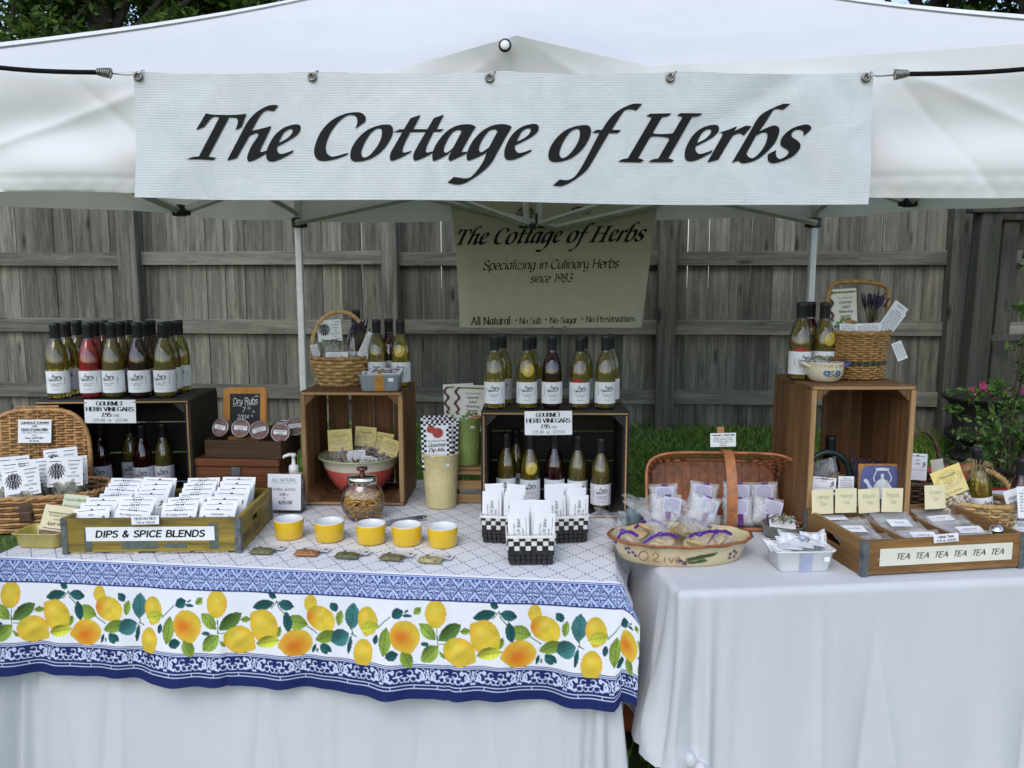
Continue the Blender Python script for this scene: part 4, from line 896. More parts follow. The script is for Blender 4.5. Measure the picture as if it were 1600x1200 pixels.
PAPER = mat('white_paper', (0.80, 0.81, 0.84), 0.75, 0.03, 8.0); CREAM = mat('cream_paper', (0.78, 0.70, 0.46), 0.75, 0.04, 8.0); YELP = mat('yellow_paper', (0.80, 0.66, 0.24), 0.75, 0.05, 8.0)
GREYINK = mat('grey_ink', (0.10, 0.10, 0.12), 0.6, 0.1); GREENINK = mat('green_ink', (0.03, 0.14, 0.04), 0.6, 0.1); REDINK = mat('red_ink', (0.45, 0.04, 0.03), 0.6, 0.1); BLUEINK = mat('blue_ink', (0.06, 0.09, 0.3), 0.6, 0.1)
GLASS = shell_glass('clear_glass'); FILM = film('cellophane'); FILMC = film('clear_cellophane', .12, 60)
def sub(name, mb, m, parent, loc=(0, 0, 0), rot=(0, 0, 0)): return mb.build(name, m, parent, loc, rot)
def crate(label, P, w, h, d, dark=False, rz=0.0, back='h', gap=.012, slot=None):
    """open wooden crate stood on its side, opening towards -Y; P = front bottom left corner"""
    t = thing('wooden_crate', label, 'crate', P, rz, 'wooden crates stood on their sides')
    MX, MY, MZ, ED = (BKW, BKW, BKZ, RAW) if dark else (NAT, NATY, NATZ, RAW)
    th = .012
    for zc in (th / 2, h - th / 2):                       # bottom and top planks
        n = 2; pw = (d - gap) / n
        for i in range(n): q = MB(); box(q, (0, 0, 0), (w - .001, pw - gap * .4, th), .0015); sub('plank', q, MX, t, (w / 2, .0 + pw * (i + .5) + gap * .5 * i, zc))
    for xc in (th * .75, w - th * .75):                   # side boards
        n = 2; pw = d / n
        for i in range(n): q = MB(); box(q, (0, 0, 0), (th * 1.5, pw - gap * .3, h - 2 * th - .001), .0015); sub('plank', q, MZ, t, (xc, pw * (i + .5), h / 2))
    if back == 'h':
        n = 3; ph = (h - 2 * th) / n
        for i in range(n): q = MB(); box(q, (0, 0, 0), (w - .002, .010, ph - gap * .45), .001); sub('plank', q, MX, t, (w / 2, d - .007, th + ph * (i + .5)))
    else:
        edges = slot or [(0.0, .27), (.275, .52), (.525, .76), (.765, 1.0)]
        for a, c in edges: q = MB(); box(q, (0, 0, 0), ((c - a) * (w - .03) - .003, .010, h - 2 * th - .002), .001); sub('plank', q, MZ, t, (.015 + (a + c) / 2 * (w - .03), d - .007, h / 2))
    for sx in (0, 1):                                     # worn front edges and corner blocks
        q = MB(); box(q, (0, 0, 0), (th * (.4 if dark else 1.2), .003, h - 2 * th), .0006); sub('worn_edge', q, RAWZ, t, (th * .75 if sx == 0 else w - th * .75, -.0012, h / 2))
        q = MB(); box(q, (0, 0, 0), (w - .01, .003, th * (.4 if dark else .7)), .0006); sub('worn_edge', q, ED, t, (w / 2, -.0012, th / 2 if sx == 0 else h - th / 2))
        for sz in (0, 1):
            x0, z0 = (th * 1.5 if sx == 0 else w - th * 1.5), (th if sz == 0 else h - th); k = .035; ax, az = (1 if sx == 0 else -1), (1 if sz == 0 else -1)
            q = MB(); tri = [(x0, z0), (x0 + ax * k, z0), (x0, z0 + az * k)]
            q.add([(x, .001, z) for x, z in tri] + [(x, d * .9, z) for x, z in tri], [[0, 1, 2], [5, 4, 3], [0, 3, 4, 1], [1, 4, 5, 2], [2, 5, 3, 0]]); sub('corner_block', q, MZ if dark else NATZ, t)
    return t
# ---- bottles
BR, BH = .033, .236
q = MB(); lathe(q, [(0, .005), (.020, .004), (.029, 0), (.0322, .004), (.033, .012), (.033, .108), (.0326, .122), (.0302, .140), (.0255, .158), (.0195, .172), (.0152, .184), (.0132, .196), (.0132, .20)], 28); M_GL = q.mesh('glass', GLASS)
q = MB(); lathe(q, [(0, .007), (.028, .004), (.0308, .012), (.0312, .106), (.0308, .120), (.0284, .139), (.0238, .157), (.0178, .171), (.0135, .183), (.0, .184)], 24); LIQ_MB = q
q = MB(); lathe(q, [(.0148, .186), (.0152, .188), (.0152, .220), (.0158, .221), (.0158, .231), (.0150, .2345), (.0, .236)], 22); M_CAP = q.mesh('capsule', mat('black_capsule', (0.014, 0.015, 0.017), 0.42, 0.25, 60))
def cyl(R_, a0=0.0):
    return lambda x, z: (R_ * math.sin(x / R_ + a0), -R_ * math.cos(x / R_ + a0), z)
q = MB(); grid(q, lambda u, v: ((BR + .0005) * math.sin((u - .5) * 3.5), -(BR + .0005) * math.cos((u - .5) * 3.5), .018 + .069 * v), 20, 2); M_LAB = q.mesh('label', PAPER)
q = MB(); fm = cyl(BR + .0011)
for st in ([(-.019, .066), (-.018, .058), (-.012, .056), (-.008, .060)], [(-.014, .064), (-.010, .060), (-.006, .062), (-.002, .060), (.003, .063)], [(-.008, .066), (-.003, .074), (0, .066), (.004, .071), (.007, .064)], [(-.004, .078), (-.002, .072), (-.001, .067)], [(.002, .060), (.006, .068), (.012, .071), (.016, .066), (.014, .059), (.009, .058), (.007, .064), (.011, .067)], [(.013, .071), (.018, .068), (.019, .061)], [(-.015, .060), (-.004, .057), (.006, .058)]):
    scribble(q, st, .0017, fm)
text(q, 'The Cottage of Herbs', 0, .046, .0036, 'ital', 1.0, .25, fmap=fm, k=2, fit=.036); text(q, 'Herb Vinegar', 0, .040, .0040, 'ital', 1.1, .25, fmap=fm, k=2, fit=.024); text(q, 'Gourmet', 0, .029, .0026, 'ital', 1.0, .2, fmap=fm, k=2, fit=.022)
for x in (-.029, .029): scribble(q, [(x, .045), (x, .068)], .0010, fm, curve=False)
M_LPR = q.mesh('label_print', INK)
def liquid_mat(name, c, tr=.75):
    m, nt, b = new_mat(name); v = coords(nt, (60, 60, 22)); f = noise(nt, v, 1.0, 4, .7, 2.0)
    nt.links.new(ramp(nt, f, [(0.3, tuple(x * .5 for x in c)), (0.5, c), (0.75, tuple(min(1, x * 1.35) for x in c))]), b.inputs['Base Color'])
    b.inputs['Roughness'].default_value = .05; b.inputs['Transmission Weight'].default_value = tr; b.inputs['IOR'].default_value = 1.3; return m
LIQ = {k: liquid_mat('vinegar_' + k, c, t) for k, c, t in (('olive', (0.78, 0.58, 0.12), .85), ('straw', (0.92, 0.72, 0.18), .85), ('rose', (0.98, 0.05, 0.05), .7), ('wine', (0.16, 0.008, 0.014), .85), ('gold', (0.90, 0.68, 0.09), .85), ('amber', (0.55, 0.06, 0.03), .85))}
M_LIQ = {k: LIQ_MB.mesh('vinegar', m) for k, m in LIQ.items()}
HERBM = {'olive': (0.17, 0.14, 0.025), 'straw': (0.40, 0.30, 0.06), 'rose': (0.25, 0.02, 0.02), 'wine': (0.05, 0.015, 0.01), 'gold': (0.45, 0.34, 0.04), 'amber': (0.2, 0.04, 0.02)}
M_HERB = {}
for k, c in HERBM.items():
    g = random.Random(hash(k) % 99 if False else len(k) * 7); q = MB()
    for s_ in range(5):
        a = g.uniform(0, 6.28); x, y = .018 * math.cos(a), .018 * math.sin(a); top = g.uniform(.13, .165)
        pth = [(x * (1 - .55 * i / 6) + g.uniform(-.003, .003), y * (1 - .55 * i / 6) + g.uniform(-.003, .003), .01 + top * i / 6) for i in range(7)]; tube(q, pth, .0011, 4)
        for i in range(26):
            j = g.uniform(.3, 5.9); p = Vector(pth[int(j)]).lerp(Vector(pth[min(6, int(j) + 1)]), j % 1); b_ = g.uniform(0, 6.28); L = g.uniform(.007, .013)
            e = p + Vector((math.cos(b_) * L * .7, math.sin(b_) * L * .7, g.uniform(.002, .008))); rm = .029 if e.z < .12 else .029 - (e.z - .12) * .30
            k_ = math.hypot(e.x, e.y)
            if k_ > rm: e.x *= rm / k_; e.y *= rm / k_
            w = (e - p).cross(Vector((0, 0, 1))).normalized() * L * .24; md = (p + e) / 2
            q.add([p, md + w, e, md - w], [[0, 1, 2, 3]])
    M_HERB[k] = q.mesh('herbs', mat('steeped_herb_' + k, c, .5, .4, 150))
def bottle(label, P, kind, rz=0.0, group=None, extra=None, tilt=None):
    t = thing('vinegar_bottle', label, 'bottle', P, rz, group, rot=(tilt[0], tilt[1], rz) if tilt else None)
    s_ = random.uniform(.985, 1.015); t.scale = (s_, s_, s_)
    link('glass', M_GL, t); link('vinegar', M_LIQ[kind], t); stuffpart(link('herbs', M_HERB[kind], t)); l = link('label', M_LAB, t); link('label_print', M_LPR, l); link('capsule', M_CAP, t)
    if extra == 'lemon':
        q = MB(); lathe(q, [(0, -.0015), (.021, -.0015), (.0225, 0), (.021, .0015), (0, .0015)], 18, sx=.8); sub('lemon_slice', q, mat('lemon_slice', (0.60, 0.44, 0.06), .4, .15, 60), t, (.004, -.030, .125), (R(80), R(20), 0))
    if extra in ('red', 'pink'):
        q = MB(); grid(q, lambda u, v: ((BR - .0003) * math.sin((u - .75) * 1.2), -(BR - .0003) * math.cos((u - .75) * 1.2), .086 + .014 * v * (.6 + .4 * math.sin(u * 3))), 14, 3); sub('pepper_strip', q, mat('red_pepper', (0.40, 0.02, 0.010), .3, .3, 90), t, (0, -.0006, 0))
    return t
# ---- printed paper cards
def card(name, mb, w, h, th=.0008, x=0, z=0):
    box(mb, (x, 0, z + h / 2), (w, th, h)); return mb
def sign(name, label, P, w, h, draw, m=PAPER, rot=(0, 0, 0), cat='sign', group=None, bend=0.0):
    q = MB(); grid(q, lambda u, v: ((u - .5) * w, bend * (4 * (u - .5) ** 2 + (v - .5) * .6), v * h), 12, 6)
    t = q.build(name, m, None, P, rot); tag(t, label, cat, group)
    if draw:
        k = MB(); draw(k, w, h); k.v = [(a, b_ - .0008 + bend * (4 * (a / w) ** 2 + (c / h - .5) * .6), c) for a, b_, c in k.v]; k.build('lettering', INK, t)
    return t
# ---- woven baskets: every rod runs in and out round the stakes
def weave(mb, outline, zs, offs, ns, rt, rz_, amp, per=6, n=6):
    """outline(t, f)->(x,y) at height fraction f; rows zs; ns stakes"""
    for j, z in enumerate(zs):
        f = j / max(1, len(zs) - 1); N_ = ns * per; pts = []
        for i in range(N_):
            t = i / N_; x, y = outline(t, f); x2, y2 = outline(t + .002, f); dx, dy = x2 - x, y2 - y; L = math.hypot(dx, dy) or 1
            o = amp * math.cos(math.pi * ns * t + math.pi * (j % 2)) + offs
            pts.append((x + dy / L * o, y - dx / L * o, z + .0008 * math.sin(i * 1.7 + j)))
        m = len(pts); vv, ff = [], []
        for i, p in enumerate(pts):
            a, c = Vector(pts[i - 1]), Vector(pts[(i + 1) % m]); tg = (c - a).normalized(); u = Vector((0, 0, 1)); w = tg.cross(u).normalized()
            for k in range(n): an = 2 * math.pi * k / n; vv.append(Vector(p) + u * (rz_ * math.sin(an)) + w * (rt * math.cos(an)))
        for i in range(m):
            j2 = (i + 1) % m
            for k in range(n): q2 = (k + 1) % n; ff.append([i * n + k, i * n + q2, j2 * n + q2, j2 * n + k])
        mb.add(vv, ff, 0, True)
def sup(a, b_, e=2.0, fl=0.0, h=0.0):
    def f_(t, f=0.0):
        th = 2 * math.pi * t; c, s = math.cos(th), math.sin(th); k = 1 + fl * f
        return (a * k * math.copysign(abs(c) ** (2 / e), c), b_ * k * math.copysign(abs(s) ** (2 / e), s))
    return f_
def stakes(mb, outline, z0, z1, ns, r):
    for i in range(ns):
        t = (i + .5) / ns; x0, y0 = outline(t, 0); x1, y1 = outline(t, 1); tube(mb, [(x0, y0, z0), ((x0 + x1) / 2, (y0 + y1) / 2, (z0 + z1) / 2), (x1, y1, z1)], r, 5)
def rimring(mb, outline, z, r, twist=0.0, f=1.0, n=72, strands=2, k=9):
    for s_ in range(strands):
        pts = []
        for i in range(n):
            t = i / n; x, y = outline(t, f); a = 2 * math.pi * (k * 2 * t + s_ / strands) ; nrm = Vector((x, y, 0)).normalized()
            pts.append(Vector((x, y, z)) + nrm * (r * .7 * math.cos(a)) * twist + Vector((0, 0, r * .7 * math.sin(a) * twist)))
        tube(mb, pts, r, 6, closed=True)
WICK = mat('honey_wicker', (0.46, 0.25, 0.095), 0.5, 0.35, 40, 0.3, 90, randv=.0); WILL = mat('straw_wicker', (0.50, 0.32, 0.12), 0.55, 0.35, 45, 0.3, 90); RATT = mat('rattan', (0.40, 0.22, 0.07), 0.45, 0.3, 50, 0.3, 90); DKW = mat('dark_wicker', (0.10, 0.055, 0.028), 0.6, 0.3, 40, 0.3, 90); SPLI = mat('oak_splint', (0.44, 0.16, 0.06), 0.42, 0.3, 30, 0.3, 60)
# ---- bits of food and film
def lumps(mb, n, c, r, size, seed, flat=.6):
    g = random.Random(seed)
    for i in range(n):
        p = Vector((g.gauss(0, .45), g.gauss(0, .45), g.gauss(0, .45)))
        if p.length > 1: p.normalize()
        p = Vector((p.x * r[0], p.y * r[1], p.z * r[2])) + Vector(c); s = size * g.uniform(.75, 1.2)
        ball(mb, p, (s, s * .75, s * flat), 7, 5, M=Euler((g.uniform(0, 3), g.uniform(0, 3), g.uniform(0, 3))).to_matrix())
def pillow(mb, w, h, t, seed=0, nu=16, nv=16, wr=.12, mi=0):
    """soft bag standing in XZ, facing -Y, flat sealed edges"""
    g = random.Random(seed); a, c, d_ = (g.uniform(0, 6) for _ in range(3))
    for s_ in (-1, 1):
        def fn(u, v):
            e = (1 - (2 * u - 1) ** 4) * (1 - (2 * v - 1) ** 4); b_ = t * .5 * max(0, e) ** .6 * (1 + wr * math.sin(u * 13 + a) * math.sin(v * 11 + c) + wr * .6 * math.sin(u * 29 + v * 17 + d_))
            return ((u - .5) * w * (1 - .05 * math.sin(v * 3.1)), s_ * b_, v * h)
        q = MB(); grid(q, fn, nu, nv)
        if s_ > 0: q.f = [f[::-1] for f in q.f]
        mb.merge(q, None, mi)
def ribbon(mb, pts, w, up=(0, 1, 0)):
    P = [Vector(p) for p in pts]; vv = []
    for i, p in enumerate(P):
        t = (P[min(i + 1, len(P) - 1)] - P[max(i - 1, 0)]).normalized(); n = t.cross(Vector(up))
        if n.length < 1e-6: n = t.orthogonal()
        n.normalize(); vv += [p + n * w / 2, p - n * w / 2]
    mb.add(vv, [[2 * i, 2 * i + 1, 2 * i + 3, 2 * i + 2] for i in range(len(P) - 1)], 0, True)
# ================================================================ goods on the lemon cloth table
def T(px, py): return at(px, py, z=TZ)
def XY(px, Y, z): p = at(px, 600, Y=Y); s = Y * CP - (z - CAMH) * SP; return Vector(((px - 800) / FPX * s, Y, z))
ordn = ['first', 'second', 'third', 'fourth', 'fifth', 'sixth', 'seventh']
kinds_ = {'olive': 'olive green', 'straw': 'pale straw', 'rose': 'clear red', 'wine': 'near-black red', 'gold': 'golden', 'amber': 'reddish amber'}
# -- left black crate
HL = .362; pc = at(54, 627, z=TZ + .001 + HL); CRL = R(4)
crate('black crate with worn wooden edges behind the picnic basket', (pc.x, pc.y, TZ + .001), .492, HL, .31, True, CRL)
ZL = TZ + .001 + HL + .0005
def crl(px, off): 
    k = ((px - 800) / FPX * 2.68 - pc.x); Y_ = pc.y + off + k * math.tan(CRL); return XY(px, Y_, ZL + .1) - Vector((0, 0, .1))
for row, (off, pxs, cols, nm) in enumerate(((.075, (90, 141, 177, 217, 257), ('olive', 'rose', 'straw', 'wine', 'straw'), 'front'), (.15, (107, 151, 191, 230, 266), ('olive', 'rose', 'straw', 'wine', 'gold'), 'middle'), (.225, (124, 165, 203, 239, 281), ('olive', 'amber', 'straw', 'wine', 'gold'), 'back'))):
    for i, (px, c) in enumerate(zip(pxs, cols)):
        bottle('%s vinegar bottle, %s in the %s row on the crate by the picnic basket' % (kinds_[c], ordn[i], nm), crl(px, off), c, R(random.uniform(-12, 12)) + .1, 'vinegar bottles on the black crates').scale = (1.07,) * 3
for px, Y, c, l in ((161, 2.80, 'wine', 'dark red vinegar bottle inside the black crate right behind the picnic basket'), (208, 2.86, 'straw', 'pale vinegar bottle half hidden at the back inside the black crate by the picnic basket'), (226, 2.78, 'wine', 'dark vinegar bottle between two pale ones inside the black crate by the picnic basket'), (259, 2.80, 'straw', 'pale vinegar bottle nearest the brown box inside the black crate')):
    bottle(l, XY(px, Y, TZ + .0145), c, .15, 'vinegar bottles inside the black crates')
def gourmet(k, w, h):
    text(k, 'GOURMET', 0, h * .76, h * .17, 'serif', 1.6, fit=w * .52); text(k, 'HERB VINEGARS', 0, h * .52, h * .17, 'serif', 1.6, fit=w * .93)
    text(k, '7.95', -w * .07, h * .28, h * .16, 'serif', 1.6, fit=w * .2); text(k, 'ea.', w * .13, h * .28, h * .14, 'serif', .7, fit=w * .12); text(k, '2/15.00  or  3/22.00', 0, h * .07, h * .12, 'serif', .7, fit=w * .68)
ps = XY(171, pc.y + .008, 1.07); sign('price_sign', 'white Gourmet Herb Vinegars price sign on the black crate beside the picnic basket', (ps.x, ps.y - .014 + (ps.x - pc.x) * .07, TZ + .001 + HL - .074), .163, .077, gourmet, rot=(R(-1), R(.8), CRL), bend=.002)
# -- picnic basket with lid
PBX, PBY = -1.52, 2.425
pb = thing('picnic_basket', 'open honey wicker picnic basket with raised lid holding pasta mix packets', 'basket', (PBX, PBY, TZ), R(8))
ol = sup(.245, .12, 2.6, .06)
q = MB(); weave(q, ol, [.008 + i * .0085 for i in range(12)], 0, 25, .0030, .0046, .0045, 6, 5); stuffpart(sub('weave', q, WICK, pb))
q = MB(); stakes(q, ol, 0, .108, 25, .003); stuffpart(sub('stakes', q, WICK, pb))
q = MB(); rimring(q, ol, .111, .006, 1, 1.0, 90, 2, 14); sub('rim', q, WICK, pb)
q = MB(); lathe(q, [(0, .004), (1, .004)], 36, sx=.245, sy=.13, smooth=False); sub('base', q, WICK, pb)
# lid: arched panel of woven rods standing at the back
lidw, lidh = .158, .222
q = MB()
for j in range(27):
    z = .008 + j * .0086; half = lidw * max(.05, 1 - (z / (lidh + .006)) ** 4) ** .3; n = 70
    pts = [(-half + 2 * half * i / n, .0042 * math.cos(math.pi * 20 * ((-half + 2 * half * i / n) / .5) + math.pi * (j % 2)), z + .0007 * math.sin(i * 1.9 + j)) for i in range(n + 1)]; tube(q, pts, .0041, 5, up=(0, 0, 1), flat=.75)
ld = sub('lid', q, WICK, pb, (.0, .118, .116), (R(-6), 0, 0)); stuffpart(ld)
q = MB(); n = 40; pts = []
for i in range(n + 1):
    a = math.pi * i / n; x = lidw * 1.0 * math.cos(a); z = lidh * (abs(math.sin(a)) ** .5); pts.append((math.copysign(abs(x / lidw) ** .6, x) * lidw, 0, z))
tube(q, pts, .0075, 7); sub('lid_rim', q, WICK, ld)
for i in range(11):
    x = -.14 + i * .028; q = MB(); tube(q, [(x, 0, 0), (x, 0, lidh * (1 - (abs(x) / .172) ** 3.3) ** .3 - .008)], .0036, 5); sub('lid_stake', q, WICK, ld)
q = MB(); box(q, (0, 0, 0), (.05, .028, .028), .004); sub('handle_end', q, mat('pale_wood', (.48, .25, .10), .6, .2, 30), pb, (.262, .02, .10), (0, R(35), R(25)))
LEATH = mat('brown_leather', (.09, .045, .028), .45, .2, 40)
q = MB(); ribbon(q, [(-.012, -.130, .105), (-.005, -.137, .085), (0, -.131, .06), (0, -.127, .03)], .045, (0, 1, 0)); box(q, (0, -.135, .058), (.035, .008, .03), .003); sub('strap', q, LEATH, pb, (.06, .004, 0))
q = MB(); lumps(q, 150, (0, -.02, .07), (.22, .09, .025), .013, 5); sub('pasta', q, mat('dry_pasta', (.20, .20, .12), .6, .7, 60), pb)['kind'] = 'stuff'
def pastacard(k, w, h):
    for z in (.08, .87): rect(k, -w * .42, h * z, w * .44, h * (z + .022))
    cx, cz, r = -w * .21, h * .52, h * .26
    for i in range(5):
        for j in range(4 + 2 * i):
            a = (j + .5 * (i % 2)) / (4 + 2 * i) * math.pi * 2; rr = r * (.18 + .19 * i); x, z = cx + rr * math.cos(a) * .95, cz + rr * math.sin(a); s_ = r * .21
            scribble(k, [(x - s_, z - s_ * .4), (x - s_ * .5, z + s_ * .8), (x + s_ * .3, z + s_), (x + s_, z - s_ * .3)], .0018)
    for i, s_ in enumerate(('Sundried', 'Tomato', 'and', 'Herb Pasta', 'Mix')): text(k, s_, w * .24, h * (.72 - i * .135), h * .068, 'ital', .9, .25, k=2)
BAGG = mat('herb_filled_bag', (.16, .17, .11), .25, .6, 70, .6, 90, coat=.5)
for i, (px, py, dy, tilt, roll, wd, l) in enumerate(((101, 760, -.03, 12, 2, .106, 'white artichoke pasta card nearest the wooden handle end in the picnic basket'), (36, 775, -.075, 14, 9, .106, 'white artichoke pasta card tilted at the front of the picnic basket'), (53, 762, -.02, 10, 5, .106, 'white pasta card half covered in the middle of the picnic basket'), (3, 768, -.05, 10, 6, .106, 'white pasta card cut by the picture edge in the picnic basket'), (98, 744, .03, 8, 6, .102, 'white pasta card highest of those in the picnic basket'), (111, 757, .01, 8, 2, .10, 'white pasta card just behind the one by the handle end'), (22, 757, .02, 8, 4, .10, 'white pasta card at the back left of the picnic basket'))):
    Y = PBY + dy; p = at(px, py, Y=Y); t = sign('pasta_packet', l, (p.x, Y, p.z), wd, .088, pastacard if i in (0, 1, 2, 4) else pastacard, rot=(R(-tilt), R(-roll), R(6)), cat='packet', group='pasta packets in the picnic basket', bend=.002)
    q = MB(); pillow(q, .095, .085, .03, i); sub('bag', q, BAGG, t, (0, .012, -.06))
def pastasign(k, w, h):
    text(k, 'Sundried Tomato', 0, h * .83, h * .10, 'serif', 1.2, fit=w * .86); text(k, 'and', 0, h * .69, h * .08, 'serif', 1.2); text(k, 'Herb Pasta Mix', 0, h * .53, h * .11, 'serif', 1.2, fit=w * .8)
    rect(k, -w * .4, h * .505, w * .4, h * .515); rect(k, -w * .43, h * .80, w * .43, h * .81)
    text(k, 'The way they do it in', 0, h * .41, h * .07, 'ital', .8, .2, fit=w * .82); text(k, 'Italy!', 0, h * .29, h * .08, 'ital', .8, .2); text(k, 'Nice and light', 0, h * .18, h * .075, 'serif', 1.1, fit=w * .55); text(k, '$5.50 ea.', 0, h * .05, h * .085, 'serif', 1.1, fit=w * .3)
p = at(54, 692, Y=2.535); sign('price_sign', 'small white Sundried Tomato and Herb Pasta Mix sign on the wicker lid', p, .1, .075, pastasign, rot=(R(-9), R(1), R(8)))
# -- yellow dish with dessert packets
YD = mat('yellow_glaze', (.52, .43, .10), .25, .06, 20, coat=.5)
p = T(58, 857); dsh = thing('loaf_dish', 'small pale yellow ceramic dish beside the yellow crate', 'dish', (p.x, p.y + .045, TZ), R(-2))
def rr(w, d, r, n=5):
    out = []
    for cx, cy, a0 in ((w / 2 - r, d / 2 - r, 0), (-w / 2 + r, d / 2 - r, 90), (-w / 2 + r, -d / 2 + r, 180), (w / 2 - r, -d / 2 + r, 270)):
        for i in range(n + 1): a = R(a0 + 90 * i / n); out.append((cx + r * math.cos(a), cy + r * math.sin(a)))
    return out
def loft(mb, loops, zs, cap0=True, cap1=False, smooth=True):
    n = len(loops[0]); vv = [(x, y, z) for l, z in zip(loops, zs) for x, y in l]; ff = []
    for j in range(len(loops) - 1):
        for i in range(n): k = (i + 1) % n; ff.append([j * n + i, j * n + k, (j + 1) * n + k, (j + 1) * n + i])
    if cap0: ff.append(list(range(n))[::-1])
    if cap1: ff.append([(len(loops) - 1) * n + i for i in range(n)])
    mb.add(vv, ff, 0, smooth); return mb
def tub(w, d, h, fl, r, th, wavy=0.0):
    q = MB(); a = lambda f, o=0: rr(w * (1 + fl * f) + o, d * (1 + fl * f) + o, r)
    lo = [a(0, -.006), a(0.04), a(.9), a(1.0, .006), a(1.0, .008), a(1.0, -.002), a(.95, -2 * th), a(.1, -2 * th), a(.1, -2 * th - .01)]; zz = [0, .003, h * .9, h * .94, h, h, h * .93, th * 1.5, th * 1.2]
    n = len(lo[0]); loft(q, lo, zz, True, True)
    if wavy:
        for idx in range(2 * n, 7 * n):
            x, y, z = q.v[idx]; q.v[idx] = (x, y, z + wavy * math.sin(x * 190) * math.cos(y * 190 * .8))
    return q
sub('body', tub(.115, .085, .044, .16, .014, .005), YD, dsh)
def whip(k, w, h):
    rect(k, -w * .36, h * .80, w * .38, h * .812); rect(k, -w * .3, h * .78, w * .3, h * .786); text(k, 'The Cottage of Herbs', 0, h * .70, h * .055, 'ital', .9, .25, k=2, fit=w * .6); text(k, 'Gourmet', 0, h * .60, h * .045, 'ital', .9, .25, k=2); text(k, 'Apple Whip', 0, h * .46, h * .085, 'ital', 1.0, .25, k=3, fit=w * .6); rect(k, -w * .38, h * .36, w * .34, h * .375)
p2 = Vector((p.x + .022, p.y + .03, TZ + .008))
t = sign('dessert_packet', 'cream Apple Whip packet leaning in the yellow dish', p2, .085, .105, whip, CREAM, (R(-24), R(9), R(4)), 'packet', 'dessert packets in the yellow dish')
q = MB(); pillow(q, .078, .03, .012, 4, 12, 8); sub('seed_bag', q, mat('brown_seed', (.24, .15, .10), .4, .6, 160, .6, 200), t, (0, -.006, .002))
def bread(k, w, h): text(k, 'Fruit & Cookie Dip', 0, h * .82, h * .08, 'ital', .9, .2, k=2, fit=w * .9); text(k, 'Delicious & creamy', 0, h * .62, h * .08, 'ital', .9, .2, k=2, fit=w * .85)
sign('dessert_packet', 'pale green dip packet behind the Apple Whip packet in the yellow dish', p2 + Vector((.03, .045, .02)), .07, .105, bread, mat('pale_green_paper', (.62, .68, .48), .75, .03), (R(-22), R(6), R(4)), 'packet', 'dessert packets in the yellow dish')
# -- long wooden drinks crates with dividers
BAND = mat('galvanised_band', (.16, .18, .19), .5, .3, 60, metal=.5)
def drinks_crate(label, P, w, d, h, rz, mats, div, name='divided_crate'):
    t = thing(name, label, 'crate', P, rz, 'low divided wooden crates'); MX, MYy = mats; th = .012
    for y in (th / 2, d - th / 2): q = MB(); box(q, (0, 0, 0), (w - .002, th, h - .004), .0015); sub('long_board', q, MX, t, (w / 2, y, h / 2 + .002))
    for x in (th / 2, w - th / 2):
        q = MB(); L = d - 2 * th - .001; hw, hh, z0 = .085, .026, h * .56
        for c, s_ in (((0, 0, (z0 - hh / 2) / 2), (th, L, z0 - hh / 2)), ((0, 0, (h + z0 + hh / 2) / 2), (th, L, h - z0 - hh / 2)), ((0, -(L + hw) / 4, z0), (th, (L - hw) / 2, hh)), ((0, (L + hw) / 4, z0), (th, (L - hw) / 2, hh))): box(q, c, (s_[0], s_[1], s_[2]), .0004)
        sub('end_board', q, MYy, t, (x, d / 2, 0))
    q = MB(); box(q, (0, 0, 0), (w - 2 * th - .001, d - 2 * th - .001, .006)); sub('bottom_board', q, MX, t, (w / 2, d / 2, .006))
    for x in div: q = MB(); box(q, (0, 0, 0), (.007, d - 2 * th - .002, h * .72)); sub('divider', q, MYy, t, (x * w, d / 2, h * .36 + .008))
    for sx in (0, 1):
        for sy in (0, 1):
            q = MB(); x, y = (-.0012 if sx == 0 else w + .0012), (-.0012 if sy == 0 else d + .0012); bw_ = .016
            box(q, (x + (bw_ / 2 if sx == 0 else -bw_ / 2), y, h / 2), (bw_, .0016, h + .002)); box(q, (x, y + (bw_ / 2 if sy == 0 else -bw_ / 2), h / 2), (.0016, bw_, h + .002))
            for z in (h * .15, h * .5, h * .85): ball(q, (x + (bw_ / 2 if sx == 0 else -bw_ / 2), y - .001 if sy == 0 else y + .001, z), .0022, 6, 4)
            sub('metal_band', q, BAND, t)
    return t
YW = wood('yellow_painted_wood', (.11, .08, .018), (.40, .285, .045), 'x', 170, .6, .35, .08, .4, stain=(.07, .06, .03), stain_amt=.8); YWY = wood('yellow_painted_wood_deep', (.11, .08, .018), (.40, .285, .045), 'y', 170, .6, .35, .08, .4, stain=(.07, .07, .05), stain_amt=.85)
pd = T(99, 866); DW, DD_, DH = .488, .325, .099
dc = drinks_crate('old yellow painted crate labelled Dips & Spice Blends full of white packets', (pd.x, pd.y, TZ + .001), DW, DD_, DH, R(1.5), (YW, YWY), (.5,))
q = MB(); rect(q, .06, DH * .02 + .004, .08, DH * .75); rect(q, .16, .012, .26, .034); rect(q, DW - .085, .01, DW - .06, .085); rect(q, .28, .014, .34, .03); q.v = [(a, -.0008, c) for a, b_, c in q.v]; stuffpart(sub('old_paint', q, mat('grey_green_paint', (.10, .12, .10), .7, .3, 40), dc))
q = MB(); k = MB(); grid(q, lambda u, v: (.066 + .352 * u, -.0014, .036 + .040 * v), 6, 3); lab = sub('paper_label', q, PAPER, dc); text(k, 'DIPS & SPICE BLENDS', .242, .0475, .0175, 'sans', 1.45, .17, track=.55, fit=.30); k.v = [(a, -.0022, c) for a, b_, c in k.v]; sub('lettering', k, INK, lab)
